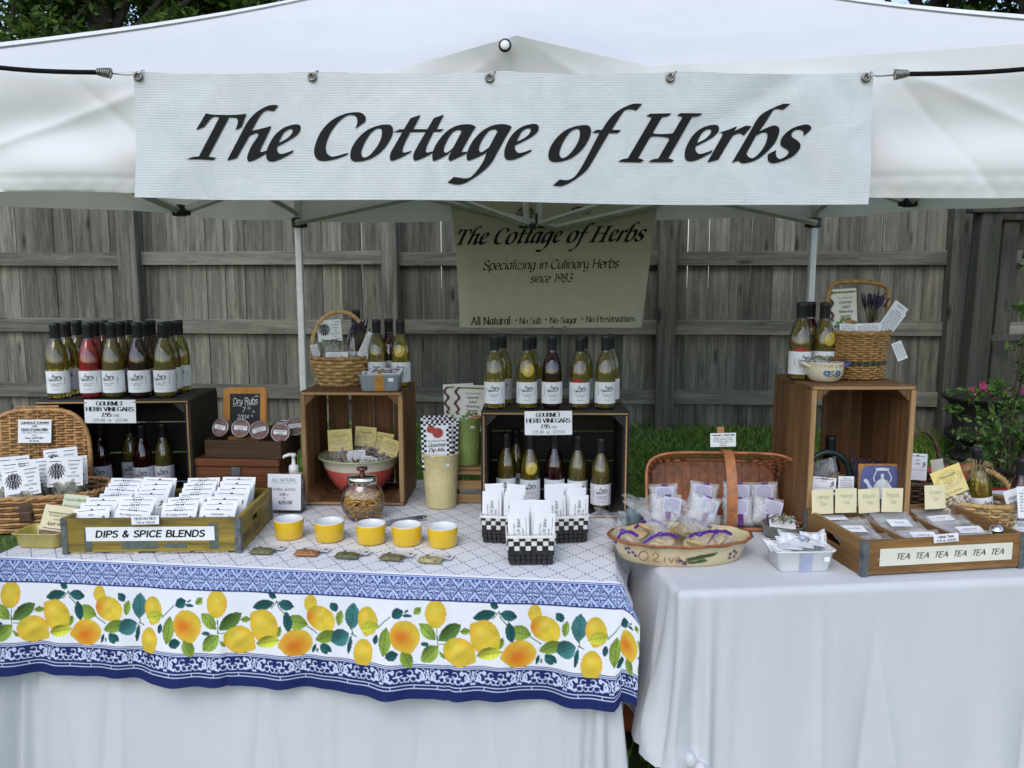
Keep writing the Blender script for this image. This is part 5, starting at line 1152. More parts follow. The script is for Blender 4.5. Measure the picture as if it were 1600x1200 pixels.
k = MB(); text(k, 'PEPSI COLA', 0, 0, .024, 'sans', .9, 0, fit=.17, fmap=lambda a, c: (DW + .0012, .02 + .085 + a, .018 + c)); sub('stencil', k, mat('faded_stencil', (.10, .10, .06), .8), dc)
def minisign(k, w, h): text(k, 'HERB BLENDS', 0, h * .55, h * .27, 'serif', 1.0, fit=w * .8); text(k, '3.00 or 4/10.00', 0, h * .12, h * .24, 'serif', .9, fit=w * .7)
sign('price_sign', 'tiny white price strip on the rim of the yellow crate', (pd.x + .235, pd.y - .006, TZ + DH - .012), .075, .024, minisign, rot=(R(-8), R(-1), R(1.5)))
def orn(k, w, h, z):
    rect(k, -w * .40, z - .0005, -w * .14, z + .0007); rect(k, w * .14, z - .0005, w * .40, z + .0007)
    for x in (-.1, -.04, .03, .09): ball_ = [(x * w - .003, z), (x * w - .001, z + .003), (x * w + .002, z + .001), (x * w + .001, z - .003)]; fill(k, [ball_[::-1]])
    scribble(k, [(-w * .16, z), (-w * .12, z + .006), (0, z + .0075), (w * .12, z + .006), (w * .16, z)], .0008)
def tri_(k, w, h, z): rect(k, -w * .38, z - .0004, w * .38, z + .0006); fill(k, [[(-.006, z), (.006, z), (.001, z + .005)]])
def berries(k, x, z, s_=1.0):
    for dx, dz, r in ((0, 0, .0022), (.003, .005, .002), (-.003, .006, .0018), (.001, .010, .0022), (-.004, -.003, .0016)):
        fill(k, [[(x + dx * s_ + r * math.cos(a) * 1.3, z + dz * s_ + r * math.sin(a)) for a in (0, .9, 1.8, 2.7, 3.6, 4.5, 5.4)]])
    scribble(k, [(x - .005 * s_, z - .006), (x, z), (x + .002, z + .012)], .0008)
def dipcard(lines_, style):
    def f_(k, w, h):
        (orn if style else tri_)(k, w, h, h * .90)
        for i, s_ in enumerate(lines_): text(k, s_, 0 if not style else -w * .06, h * (.72 - i * .125), h * .062, 'ital', .95, .25, k=2)
        berries(k, w * .34, h * .55); 
        if not style: berries(k, -w * .36, h * .55)
        rect(k, -w * .4, h * .38, w * .4, h * .388)
    return f_
cols_ = [(.062, ('Herb', 'Seasoning', 'Blend'), 0), (.165, ('The Cottage of Herbs', 'Spicy Bavarian'), 1), (.300, ('The Cottage of Herbs', 'Garlic', 'Herbal Dip'), 1), (.405, ('Horseradish', '&', 'Bacon Dip'), 0)]
BAGC = mat('spice_bag', (.34, .30, .18), .25, .5, 120, .6, 150, coat=.4)
cn = ['outer left', 'inner left', 'inner right', 'outer right']
for ci, (x, ln, st) in enumerate(cols_):
    for grp, (y0, zb, n) in enumerate(((.022, .026, 3), (.155, .036, 4))):
        for r_ in range(n):
            y = y0 + r_ * .026; P = dc.matrix_world if False else Matrix.Translation((pd.x, pd.y, TZ)) @ Matrix.Rotation(R(1.5), 4, 'Z')
            w = P @ Vector((x + random.uniform(-.004, .004), y + .002, .014 + zb + r_ * .007)); l2 = ln if (grp == 0) else ((('The Cottage of Herbs', 'Fresh Vegetable', 'Dip'), ('Chive', 'Herb Dip'), ('Onion', 'Dill Dip'), ('Spinach', 'Herb Dip'))[ci])
            t = sign('spice_packet', '%s white spice packet in the %s %s stack of the yellow crate' % ((('foremost', 'middle', 'rearmost') if n == 3 else ('foremost', 'second', 'third', 'rearmost'))[r_], ('front', 'back')[grp], cn[ci]), w, .1, .086, dipcard(l2, st if grp == 0 else (1, 0, 1, 0)[ci]), PAPER, (R(-34 + 3 * r_ + random.uniform(-3, 3)), R(random.uniform(-4, 4)), R(1.5 + random.uniform(-4, 4))), 'packet', 'spice packets in the yellow crate, %s %s stack' % (('front', 'back')[grp], cn[ci]), bend=.0015)
            q = MB(); pillow(q, .094, .06, .012, r_, 10, 8); sub('bag', q, BAGC, t, (0, .004, -.045))
# -- brown box, tray of tins, slate
BRW = wood('red_brown_box_wood', (.05, .016, .006), (.19, .065, .024), 'x', 150, .5, .3, .1, .35, stain=(.30, .12, .04), stain_amt=.25); TRW = wood('dark_tray_wood', (.022, .012, .006), (.11, .06, .03), 'x', 150, .65, .3, .1, .4)
bx0 = XY(304, 2.63, .85); bxw, bxh, bxd = .29, .160, .19
bxo = thing('wooden_box', 'red-brown wooden box with worn edges under the tray of tins', 'box', (bx0.x, 2.63, TZ + .001), R(-3))
q = MB(); box(q, (bxw / 2, bxd / 2, bxh * .41), (bxw, bxd, bxh * .82), .003); sub('body', q, BRW, bxo)
q = MB(); box(q, (bxw / 2, bxd / 2, bxh * .915), (bxw + .006, bxd + .006, bxh * .165), .004); sub('lid', q, BRW, bxo)
q = MB(); box(q, (bxw / 2, -.006, bxh * .74), (.03, .006, .03), .002); sub('clasp', q, BAND, bxo)
tz = TZ + .001 + bxh + .001
try_ = thing('wooden_tray', 'dark old wooden tray on the brown box holding round tins', 'tray', (bx0.x + .034, 2.642, tz), R(-7)); tw, td, th_ = .268, .17, .06
for c, s_ in (((tw / 2, .005, th_ / 2), (tw, .01, th_)), ((tw / 2, td - .005, th_ / 2 + .012), (tw, .01, th_ + .024)), ((.005, td / 2, th_ / 2), (.01, td - .021, th_)), ((tw - .005, td / 2, th_ / 2), (.01, td - .021, th_))): q = MB(); box(q, (0, 0, 0), s_, .0015); sub('board', q, TRW, try_, c)
q = MB(); box(q, (tw / 2, td / 2, .004), (tw - .021, td - .021, .007)); sub('base', q, TRW, try_)
TIN = mat('tin_metal', (.55, .53, .50), .28, .15, 40, metal=.95); RUB = mat('spice_rub', (.16, .035, .016), .6, .35, 60, .5, 120)
lb = ['first', 'second', 'third', 'fourth']
def tin(label, P, rot, content=RUB):
    t = thing('spice_tin', label, 'tin', P, 0, 'dry rub tins in the dark tray', rot=rot); r = .0315
    q = MB(); lathe(q, [(0, -.032), (r * .96, -.032), (r * .97, -.012), (r, -.011), (r, -.001), (r * .975, .001), (r * .93, .001), (r * .93, -.002)], 30, cap=False); sub('can', q, TIN, t)
    q = MB(); lathe(q, [(0, -.0025), (r * .93, -.0025)], 26, cap=False); sub('dry_rub', q, content, t)
    q = MB(); lathe(q, [(0, -.0012), (r * .93, -.0012)], 26, cap=False); sub('window', q, FILMC, t)
    q = MB(); grid(q, lambda u, v: ((u - .5) * .044, (v - .5) * .0145 + .001, .0008), 4, 2); l = sub('label', q, PAPER, t)
    k = MB(); text(k, 'The Cottage of Herbs', 0, 0, .0034, 'sans', 1, fit=.036, fmap=lambda a, c: (a, .0025 + c, .0016)); text(k, 'Dry Rub', 0, 0, .0036, 'sans', 1.2, fit=.02, fmap=lambda a, c: (a, -.0042 + c, .0016)); sub('lettering', k, INK, l)
    return t
for i, (px, py, Y, ry, roll) in enumerate(((344, 668, 2.66, -18, 8), (376, 669, 2.655, 0, 5), (405, 672, 2.665, 14, -14), (438, 676, 2.645, 2, 4), (461, 666, 2.70, 12, -4))):
    p = at(px, py, Y=Y); rotm = (Matrix.Rotation(R(ry), 3, 'Z') @ Matrix.Rotation(R(72), 3, 'X') @ Matrix.Rotation(R(-roll), 3, 'Z')).to_euler()
    tin('round dry rub tin, %s, standing in the dark tray' % ('first from the black crate', 'second from the black crate', 'third and most turned sideways', 'fourth and lowest', 'behind the lowest one')[i], p, rotm)
p = at(441, 661, Y=2.755); tin('round tin lying flat at the back of the dark tray', p, (R(8), 0, 0))
p = at(383.5, 690, Y=2.79); slate = thing('chalkboard', 'small orange framed chalkboard reading Dry Rubs behind the tins', 'chalkboard', (p.x, 2.79, p.z - .005), 0, rot=(R(-8), 0, R(2))); sw, sh = .152, .198
ORW = wood('orange_frame_wood', (.42, .16, .03), (.68, .31, .07), 'z', 150, .5, .1, .05, .2)
q = MB(); lo_o, lo_i = rr(sw, sh, .018), rr(sw - .046, sh - .046, .004); n = len(lo_o)
vv = [(x, y_, z + sh / 2) for y_ in (-.006, .006) for x, z in lo_o] + [(x, y_, z + sh / 2) for y_ in (-.006, .006) for x, z in lo_i]; ff = []
for i in range(n): k_ = (i + 1) % n; ff += [[i, k_, 2 * n + k_, 2 * n + i], [i, n + i, n + k_, k_], [n + i, 3 * n + i, 3 * n + k_, n + k_], [2 * n + i, 2 * n + k_, 3 * n + k_, 3 * n + i]]
q.add(vv, ff); sub('frame', q, ORW, slate)
q = MB(); box(q, (0, 0, sh / 2), (sw - .04, .004, sh - .04)); sl = sub('slate', q, mat('slate_black', (.025, .028, .033), .7, .3, 25), slate)
k = MB(); CH = mat('white_chalk', (.75, .75, .73), .9, .2, 90); ch = lambda a, c: (a, -.0036, c)
text(k, 'Dry', -.026, .138, .021, 'sans', 1.05, .1, fmap=ch, fit=.033); text(k, 'Rubs', .021, .139, .021, 'sans', 1.05, .05, fmap=ch, fit=.046); text(k, '7', -.006, .110, .017, 'sans', .9, .15, fmap=ch); text(k, '95', .013, .119, .008, 'sans', 1.1, .1, fmap=ch); text(k, 'ea.', .030, .109, .007, 'sans', 1.0, .1, fmap=ch); text(k, '2/$14', -.008, .086, .014, 'sans', .95, .1, fmap=ch, fit=.042); text(k, '00', .024, .094, .006, 'sans', 1.1, 0, fmap=ch)
for a, c in (((-.043, .131), (-.020, .133)), ((0, .134), (.038, .136))): scribble(k, [a, c], .0016, ch, curve=False)
for i in range(5): scribble(k, [(.033 + i * .003, .163), (.036 + i * .0028, .170 - abs(i - 2) * .001)], .0012, ch, curve=False)
sub('chalk_writing', k, CH, sl)
# -- sign stand and pump bottle
p = T(445, 801); ac = thing('sign_stand', 'clear acrylic stand with All Natural Herbal Blends price card', 'sign', (p.x, p.y, TZ), R(-3)); ACR = shell_glass('acrylic', (1, 1, 1), .7)
q = MB(); box(q, (0, 0, .066), (.116, .004, .132), .0008); q.build('holder', ACR, ac, (0, -.002, .002), (R(-7), 0, 0)); q = MB(); box(q, (0, .02, .0015), (.116, .06, .003), .0006); sub('foot', q, ACR, ac)
q = MB(); grid(q, lambda u, v: ((u - .5) * .11, 0, .008 + .118 * v), 4, 3); cdp = q.build('paper', PAPER, ac, (0, -.0062, .002), (R(-7), 0, 0))
k = MB(); text(k, 'ALL NATURAL', 0, .101, .0105, 'sans', .6, .12, fit=.082); rect(k, -.042, .096, .043, .0966); text(k, 'HERBAL BLENDS', 0, .072, .0075, 'sans', .6, .1, fit=.078); text(k, '3.00', -.006, .056, .0075, 'sans', 1.1, fit=.022); text(k, 'ea.', .012, .056, .005, 'sans', .8); text(k, 'or', 0, .045, .006, 'sans', 1); text(k, '4/10.00', .004, .028, .0105, 'sans', 1.15, fit=.047); k.v = [(a, -.0008, c) for a, b_, c in k.v]; sub('lettering', k, INK, cdp)
p = at(459, 797, z=TZ); pu = thing('pump_bottle', 'clear hand sanitizer bottle with white pump behind the price card', 'bottle', (p.x + .004, 2.575, TZ))
q = MB(); lathe(q, [(0, 0), (.028, 0), (.031, .004), (.031, .095), (.028, .11), (.016, .12), (.013, .124)], 24, sx=1.15, sy=.75); sub('body', q, GLASS, pu)
q = MB(); lathe(q, [(0, .003), (.0285, .003), (.0285, .07), (0, .07)], 20, sx=1.15, sy=.75); sub('gel', q, mat('clear_gel', (.75, .78, .8), .05, .02, trans=.9), pu)
q = MB(); lathe(q, [(0, .12), (.0155, .12), (.0155, .148), (.012, .152), (.006, .154), (.0055, .18), (.0085, .181), (.009, .19), (0, .192)], 20); tube(q, [(0, 0, .187), (-.012, -.008, .188), (-.026, -.014, .184), (-.029, -.015, .178)], [.006, .0055, .0045, .004], 8); sub('pump', q, mat('white_plastic', (.78, .79, .8), .3, .03), pu)
# -- pine crate in the middle of the table
pm = T(474, 789); MW, MH, MD = .345, .386, .27
crate('brown pine crate stood upright with the red and cream bowl inside', (pm.x, pm.y, TZ + .001), MW, MH, MD, False, R(-2), 'v', slot=[(.03, .27), (.30, .55), (.555, .79), (.795, 1.0)])
ZM = TZ + .001 + MH + .0005
# bowl
bo = thing('mixing_bowl', 'red and cream striped mixing bowl holding soup mix bags inside the pine crate', 'bowl', (pm.x + MW * .50, pm.y + .125, TZ + .0145))
m, nt, b = new_mat('banded_glaze'); tc = N(nt, 'ShaderNodeTexCoord'); sx_ = N(nt, 'ShaderNodeSeparateXYZ'); nt.links.new(tc.outputs['Object'], sx_.inputs[0]); mr = N(nt, 'ShaderNodeMapRange'); mr.inputs['From Max'].default_value = .125; nt.links.new(sx_.outputs[2], mr.inputs['Value'])
r_ = N(nt, 'ShaderNodeValToRGB'); r_.color_ramp.interpolation = 'CONSTANT'; e = r_.color_ramp.elements; e[0].position = 0; e[0].color = (.62, .11, .09, 1); e[1].position = .69; e[1].color = (.68, .62, .47, 1); x_ = e.new(.93); x_.color = (.30, .36, .20, 1); x_ = e.new(.99); x_.color = (.66, .60, .46, 1)
nt.links.new(mr.outputs[0], r_.inputs[0]); nt.links.new(r_.outputs[0], b.inputs['Base Color']); b.inputs['Roughness'].default_value = .2; b.inputs['Coat Weight'].default_value = .6
q = MB(); lathe(q, [(0, 0), (.055, 0), (.065, .006), (.085, .03), (.104, .062), (.117, .095), (.124, .113), (.132, .117), (.133, .123), (.127, .124), (.119, .116), (.10, .06), (.06, .016), (0, .012)], 48); sub('body', q, m, bo); bo.scale = (1.1, 1.1, 1.1)
bx_, by_ = pm.x + MW * .50, pm.y + .125
def soupcard(k, w, h):
    n = 26
    for rx, ry in ((.40, .30), (.33, .235)): scribble(k, [(w * rx * math.cos(2 * math.pi * i / n), h * .58 + h * ry * math.sin(2 * math.pi * i / n)) for i in range(n + 1)], .0007)
    for x in (-.12, 0, .12): scribble(k, [(w * x - .004, h * .50), (w * x - .004, h * .64), (w * x + .004, h * .64), (w * x + .004, h * .50), (w * x - .004, h * .5)], .0009, curve=False)
    text(k, 'Homestead', 0, h * .68, h * .08, 'serif', 1.0, k=2, fit=w * .5); text(k, 'SOUP', 0, h * .40, h * .06, 'serif', 1.0, k=2); text(k, 'Soup & Chili Mix', 0, h * .1, h * .07, 'ital', .9, .2, k=2, fit=w * .6)
BEAN = leafmat('mixed_beans', (.10, .035, .02), (.62, .52, .36), .4, 0.0); BEANW = mat('white_beans', (.62, .56, .44), .4, .25, 60)
def soupbag(label, P, rot, w, h, m=BEAN, card_=True, seed=1, grp='soup mix bags in the bowl'):
    t = thing('soup_mix_bag', label, 'bag', P, 0, grp, rot=rot)
    q = MB(); lumps(q, 110, (0, 0, h * .36), (w * .42, .018, h * .33), .0062, seed); stuffpart(sub('beans', q, m, t))
    q = MB(); pillow(q, w, h, .05, seed); sub('film', q, FILMC, t)
    if card_:
        q = MB(); grid(q, lambda u, v: ((u - .5) * w * .95, -.012 * v * 0 - .004, h * .62 + v * w * .85), 6, 4); c = sub('header_card', q, YELP, t); k = MB(); soupcard(k, w * .95, w * .85); k.v = [(a, -.0052, c_ + h * .62) for a, b_, c_ in k.v]; sub('lettering', k, GREYINK, c)
    return t
soupbag('soup mix bag with the tallest yellow card at the bowl centre left', (bx_ - .062, by_ - .02, TZ + .098), (R(-10), R(-3), R(4)), .088, .105, seed=3)
soupbag('soup mix bag with the yellow card farthest back in the bowl', (bx_ + .005, by_ + .035, TZ + .103), (R(-8), R(3), R(-8)), .082, .105, seed=4)
soupbag('soup mix bag with tilted yellow card at the right rim of the bowl', (bx_ + .075, by_ - .012, TZ + .085), (R(-14), R(16), R(-16)), .072, .10, seed=5)
soupbag('soup mix bag behind the tilted one at the right of the bowl', (bx_ + .062, by_ + .028, TZ + .095), (R(-10), R(8), R(-10)), .072, .10, seed=6)
def recipe(k, w, h):
    for i in range(9): text(k, ('Cottage Bean Soup', 'Rinse the beans well and', 'soak them over night in', 'cold water then drain', 'Add the spice packet and', 'two quarts of water with', 'one onion and tomatoes', 'Simmer for two hours', 'Serve with bread')[i], 0, h * (.86 - i * .095), h * .05, 'sans', .8, 0, k=1, fit=w * (.5 if i in (0, 8) else .8))
for i, (x, y, z, rx, ry, w, l) in enumerate(((-.004, -.055, .126, -30, -6, .062, 'white recipe card lying on the bags at the middle of the bowl'), (.036, -.088, .12, -48, 12, .055, 'white recipe card lowest at the bowl rim'))):
    sign('recipe_card', l, (bx_ + x, by_ + y, TZ + z), w, .05, recipe, PAPER, (R(rx), R(ry), 0), 'card', bend=.004)
q = MB(); lumps(q, 220, (0, -.03, .128), (.10, .06, .016), .0068, 9); stuffpart(tag(sub('dried_beans', q, BEAN, None, (bx_ - .01, by_, TZ)), 'mixed dried beans of the soup bags filling the bowl', 'beans'))
# -- on top of the pine crate
pk = at(525, 606, z=ZM); wb = thing('handled_basket', 'round straw basket with tall arched handle on the pine crate', 'basket', (pk.x, pk.y + .085, ZM), R(5))
ol = sup(.075, .062, 2.2, .30)
q = MB(); weave(q, ol, [.010 + i * .0125 for i in range(7)], 0, 17, .0055, .0072, .0062, 6, 6); stuffpart(sub('weave', q, WILL, wb))
q = MB(); stakes(q, ol, 0, .098, 17, .0035); stuffpart(sub('stakes', q, WILL, wb))
q = MB(); rimring(q, ol, .098, .0055, 1, 1, 60, 2, 10); rimring(q, ol, .006, .005, 1, 0.05, 60, 2, 10); sub('rim', q, WICK, wb)
q = MB(); lathe(q, [(0, .004), (1, .004)], 24, sx=.074, sy=.061); sub('base', q, WILL, wb)
q = MB(); n = 24
tube(q, [(.098 * math.cos(math.pi * i / n) * (1.0 + .06 * math.sin(math.pi * i / n)), 0, .09 + .168 * math.sin(math.pi * i / n) ** .8) for i in range(n + 1)], .0075, 8, flat=.7); sub('handle', q, mat('pale_rattan', (.55, .36, .15), .5, .25, 50, .3, 60), wb)
g0 = 'goods in the round straw basket'
p = Vector((pk.x, pk.y + .085, ZM))
t = sign('pasta_packet', 'white artichoke pasta card standing in the round straw basket', p + Vector((-.032, -.01, .155)), .083, .075, pastacard, PAPER, (R(-5), R(-4), R(4)), 'packet', bend=.003)
q = MB(); pillow(q, .075, .09, .035, 2); sub('bag', q, BAGG, t, (0, .012, -.075))
bottle('dark vinegar bottle leaning inside the round straw basket', p + Vector((.045, .03, .03)), 'wine', .3, tilt=(R(-3), R(2)))
t = thing('soup_mix_bag', 'clear herb bag with white recipe label in the round straw basket', 'bag', p + Vector((.002, -.045, .075)), 0, rot=(R(-8), 0, 0)); q = MB(); lumps(q, 70, (0, 0, .03), (.04, .018, .024), .006, 21); stuffpart(sub('herbs', q, BEAN, t)); q = MB(); pillow(q, .095, .07, .05, 8); sub('film', q, FILMC, t)
q = MB(); grid(q, lambda u, v: ((u - .5) * .076, -.027, .0 + .043 * v), 4, 3); c = sub('label', q, PAPER, t); k = MB(); recipe(k, .076, .043); k.v = [(a, -.028, c_) for a, b_, c_ in k.v]; sub('lettering', k, GREYINK, c)
sign('gift_tag', 'long white tag tilted at the edge of the round straw basket', p + Vector((.082, -.03, .10)), .04, .092, recipe, PAPER, (R(-10), R(24), R(-6)), 'tag')
sign('gift_tag', 'small white tag by the handle foot inside the round straw basket', p + Vector((-.078, -.02, .10)), .025, .045, recipe, PAPER, (R(-10), R(-12), R(20)), 'tag')
LAVM = mat('lavender_buds', (.055, .035, .09), .8, .5, 90); STM = mat('dry_stem', (.15, .16, .08), .8, .3)
def lavender(label, P, n=26, h=.11, sp=.04, lean=(0, 0), seed=2):
    g = random.Random(seed); t = thing('lavender_bunch', label, 'dried flowers', P); q, q2 = MB(), MB()
    for i in range(n):
        a = g.uniform(0, 6.28); r = sp * g.uniform(.2, 1); e = Vector((r * math.cos(a) + lean[0], r * .6 * math.sin(a) + lean[1], h * g.uniform(.75, 1.1))); tube(q, [(0.2 * e.x, .2 * e.y, 0), e * .6, e], .0009, 4)
        for j in range(9): pj = e.lerp(Vector((.2 * e.x, .2 * e.y, 0)), j * .035); ball(q2, pj + Vector((g.uniform(-.002, .002), g.uniform(-.002, .002), 0)), .0028, 5, 4)
    sub('stems', q, STM, t); stuffpart(sub('buds', q2, LAVM, t)); return t
lavender('dark lavender bunch leaning in the round straw basket', p + Vector((.055, 0, .12)), 34, .10, .035, (.02, 0))
for px, Y, c, ex, l in ((590, 2.79, 'straw', None, 'pale vinegar bottle behind the grey loaf pan, nearest the basket'), (609, 2.835, 'wine', None, 'dark red vinegar bottle between two pale ones on the pine crate'), (627, 2.77, 'gold', 'lemon', 'vinegar bottle with lemon slice at the pine crate corner')): bottle(l, XY(px, Y, ZM), c, -.1, 'vinegar bottles on the pine crate', ex)
def bow(mb, c, s_, seed=0):
    g = random.Random(seed); c = Vector(c)
    for sg in (-1, 1): ribbon(mb, [c, c + Vector((sg * s_ * .5, -.005, s_ * .32)), c + Vector((sg * s_, -.002, s_ * .18)), c + Vector((sg * s_ * .55, .004, -.02 * s_)), c], .016, (0, .3, 1))
pp = at(593, 612, z=ZM); lp = thing('loaf_pan', 'grey-blue loaf pan of packets tied with an orange ribbon on the pine crate', 'pan', (pp.x, pp.y + .04, ZM))
sub('body', tub(.122, .07, .056, .14, .010, .003), mat('grey_enamel', (.30, .34, .37), .4, .1, 20), lp)
OR = mat('orange_ribbon', (.45, .20, .03), .45, .2, 30)
q = MB(); ribbon(q, [(0, -.0395, .001), (0, -.0445, .03), (0, -.0455, .058), (.0, -.03, .064), (0, .04, .064)], .033, (1, 0, 0)); q.v = [(a, b_, c) for a, b_, c in q.v]
q2 = MB(); grid(q2, lambda u, v: ((u - .5) * .032, -.0365 - .0060 * v, .001 + .056 * v), 3, 4); ribbon(q2, [(-.05, -.02, .085), (-.02, -.04, .075), (.005, -.038, .066), (.03, -.035, .070), (.06, -.025, .074)], .014, (0, .4, 1)); ribbon(q2, [(.0, -.038, .068), (.03, -.03, .062), (.055, -.03, .064)], .014, (0, .3, 1)); ball(q2, (.002, -.04, .067), (.009, .007, .008)); sub('ribbon', q2, OR, lp)
q = MB(); rect(q, .03, .034, .047, .046, lambda a, c: (a, -.0425, c)); sub('price_tag', q, PAPER, lp)
for i in range(3): sign('seasoning_packet', '%s white packet lying in the grey-blue loaf pan' % ordn[i], (pp.x - .02 + i * .02, pp.y + .03 + i * .01, ZM + .044 + i * .004), .085, .05, dipcard(('Herb', 'Bread Mix'), 0), PAPER, (R(-70), 0, R(8 - i * 8)), 'packet', 'packets in the grey-blue loaf pan')
# -- pretzel jar, tongs, cups and samples
p = T(564, 817); jar = thing('pretzel_jar', 'round glass jar of pretzel sticks with chrome lid and red knob', 'jar', (p.x, p.y + .04, TZ), R(0))
JP = [(0, .002), (.040, .002), (.047, .006), (.064, .03), (.070, .055), (.069, .078), (.060, .102), (.048, .114), (.044, .12)]
q = MB(); lathe(q, JP, 40, sy=.72); sub('glass', q, shell_glass('jar_glass', (1, 1, 1), 1.2), jar)
q = MB(); lathe(q, [(.046, .116), (.0475, .118), (.0475, .137), (.045, .140), (.02, .142), (0, .142)], 36, sy=.78); sub('lid', q, mat('chrome', (.6, .6, .6), .12, .08, metal=1.0), jar)
q = MB(); lathe(q, [(0, .141), (.011, .141), (.008, .148), (.0075, .156), (.016, .160), (.0185, .165), (.015, .170), (0, .172)], 24); sub('knob', q, mat('red_knob', (.10, .008, .010), .2, .1, coat=.8), jar)
q = MB(); g = random.Random(4)
for i in range(300):
    z = .008 + .082 * g.random(); rm = .055 if z < .03 else .063; a = g.uniform(0, 6.28); r = rm * math.sqrt(g.random()) * .85; c = Vector((r * math.cos(a), r * .68 * math.sin(a), z)); b_ = g.gauss(0, 1.2); d_ = Vector((math.cos(b_), math.sin(b_) * .6, g.gauss(0, .35))).normalized() * .02
    e0, e1 = c - d_, c + d_
    for e in (e0, e1):
        k_ = math.hypot(e.x / .062, e.y / .044); 
        if k_ > 1: e.x /= k_; e.y /= k_
        e.z = min(max(e.z, .008), .096)
    tube(q, [e0, e1], .0025, 5)
stuffpart(sub('pretzel_sticks', q, mat('pretzel', (.74, .42, .10), .5, .35, 90), jar))
p = T(628, 818); to = thing('serving_tongs', 'grey metal tongs lying beside the pretzel jar', 'tongs', (p.x, p.y, TZ + .002), R(22)); 
for sg in (-1, 1): q = MB(); tube(q, [(-.07, sg * .012, .004), (-.03, sg * .011, .006), (.03, sg * .008, .009), (.07, sg * .002, .011)], [.0045, .005, .006, .0055], 6, flat=.4, up=(0, 0, 1)); sub('arm', q, mat('brushed_steel', (.30, .31, .33), .35, .15, metal=.9), to)
q = MB(); tube(q, [(.066, -.006, .011), (.076, 0, .011), (.066, .006, .011)], .005, 6); sub('hinge', q, mat('brushed_steel', (.3, .31, .33)), to)
YG = mat('yellow_cup_glaze', (.72, .46, .012), .3, .05, 12, coat=.6); WG = mat('white_glaze', (.74, .75, .75), .25, .03, 12, coat=.6)
for i, (px, py) in enumerate(((446, 846), (510, 850), (576, 854), (633, 856), (690, 859))):
    p = T(px, py); t = thing('sample_cup', '%s yellow ramekin with white inside, counted from the All Natural price card' % ordn[i], 'ramekin', (p.x, p.y + .042, TZ), 0, 'yellow ramekins in a row')
    q = MB(); lathe(q, [(0, .001), (.038, .001), (.0405, .004), (.0425, .03), (.0440, .054), (.0435, .0555)], 40, cap=False); sub('outside', q, YG, t)
    q = MB(); lathe(q, [(.0435, .0555), (.0420, .0570), (.0400, .0555), (.0390, .035), (.036, .010), (0, .008)], 40, cap=False); sub('inside', q, WG, t)
hc = [('green herb', (.16, .16, .07)), ('orange-brown spice', (.36, .15, .05)), ('dark green herb', (.11, .13, .05)), ('olive herb', (.17, .15, .07)), ('pale onion', (.42, .36, .17))]
for i, (px, py) in enumerate(((408, 866), (478, 869), (541, 873), (611, 876), (671, 880))):
    p = T(px, py); nm, c = hc[i]; t = thing('sample_packet', '%s sample packet lying flat in front of the %s ramekin' % (nm, ordn[i]), 'packet', (p.x, p.y, TZ + .001), R(-4 - 2 * i), 'sample packets in front of the ramekins')
    q = MB(); pillow(q, .068, .034, .014, i, 12, 8); b2 = q.build('bag', mat('sample_' + nm.replace(' ', '_'), c, .4, .8, 170, .7, 220, coat=.3), t, (0, -.012, .006), (R(-88), 0, 0))
    k = MB(); grid(k, lambda u, v: ((u - .5) * .082 + .012, .020 + .045 * v, .006 - .004 * v), 5, 4); c_ = sub('card', k, PAPER, t); k = MB(); fm = lambda a, c2: (a + .012, .020 + c2, .0078 - .004 * c2 / .045)
    text(k, ('Herb Seasoning', 'Spicy Bavarian', 'Herbal Dip', 'Onion & Chive', 'Garlic Dip')[i], 0, .018, .008, 'ital', .9, .2, fmap=fm, fit=.042); rect(k, -.034, .006, .034, .0075, fm); rect(k, -.034, .038, .034, .0395, fm)
    for x in (-.031, .030): fill(k, [[(x + .005 * math.cos(a), .024 + .008 * math.sin(a * 2)) for a in (0, .9, 1.8, 2.7, 3.6, 4.5, 5.4)]], fm)
    sub('lettering', k, INK, c_)
# -- embossed metal buckets with dip mix cards
def bucket(label, P, r0, r1, h, m, rz=0):
    t = thing('metal_bucket', label, 'bucket', P, rz); q = MB()
    lathe(q, [(0, .002), (r0 * .97, 0), (r0, .004), (r0 + (r1 - r0) * .5, h * .5), (r1, h * .97), (r1 * 1.03, h * .98), (r1 * 1.03, h), (r1 * .98, h), (r0 * .96, .008), (0, .008)], 44); sub('body', q, m, t)
    q = MB(); rect(q, -.007, h * .80, .007, h * .80 + .009, cyl(r1 * .985 + .001, .45)); sub('price_tag', q, PAPER, t); return t
def emb(name, c):
    m, nt, b = new_mat(name); v = coords(nt); vo = N(nt, 'ShaderNodeTexVoronoi'); vo.feature = 'DISTANCE_TO_EDGE'; vo.inputs['Scale'].default_value = 55; nt.links.new(v, vo.inputs['Vector']); b.inputs['Base Color'].default_value = rgb(c); b.inputs['Roughness'].default_value = .5
    f = noise(nt, v, 30, 4, .6, 1.0); nt.links.new(ramp(nt, f, [(.3, tuple(x * .88 for x in c)), (.7, c)]), b.inputs['Base Color']); bump(nt, b, mixc(nt, .4, ramp(nt, vo.outputs['Distance'], [(0, (0, 0, 0)), (.12, (1, 1, 1))]), f), .5, .004); return m
p = T(687, 797); P1 = Vector((p.x, p.y + .055, TZ)); bucket('cream embossed bucket of Gourmet Dip Mix cards', P1, .051, .0625, .185, emb('cream_embossed', (.70, .60, .30)))
CHK = INK
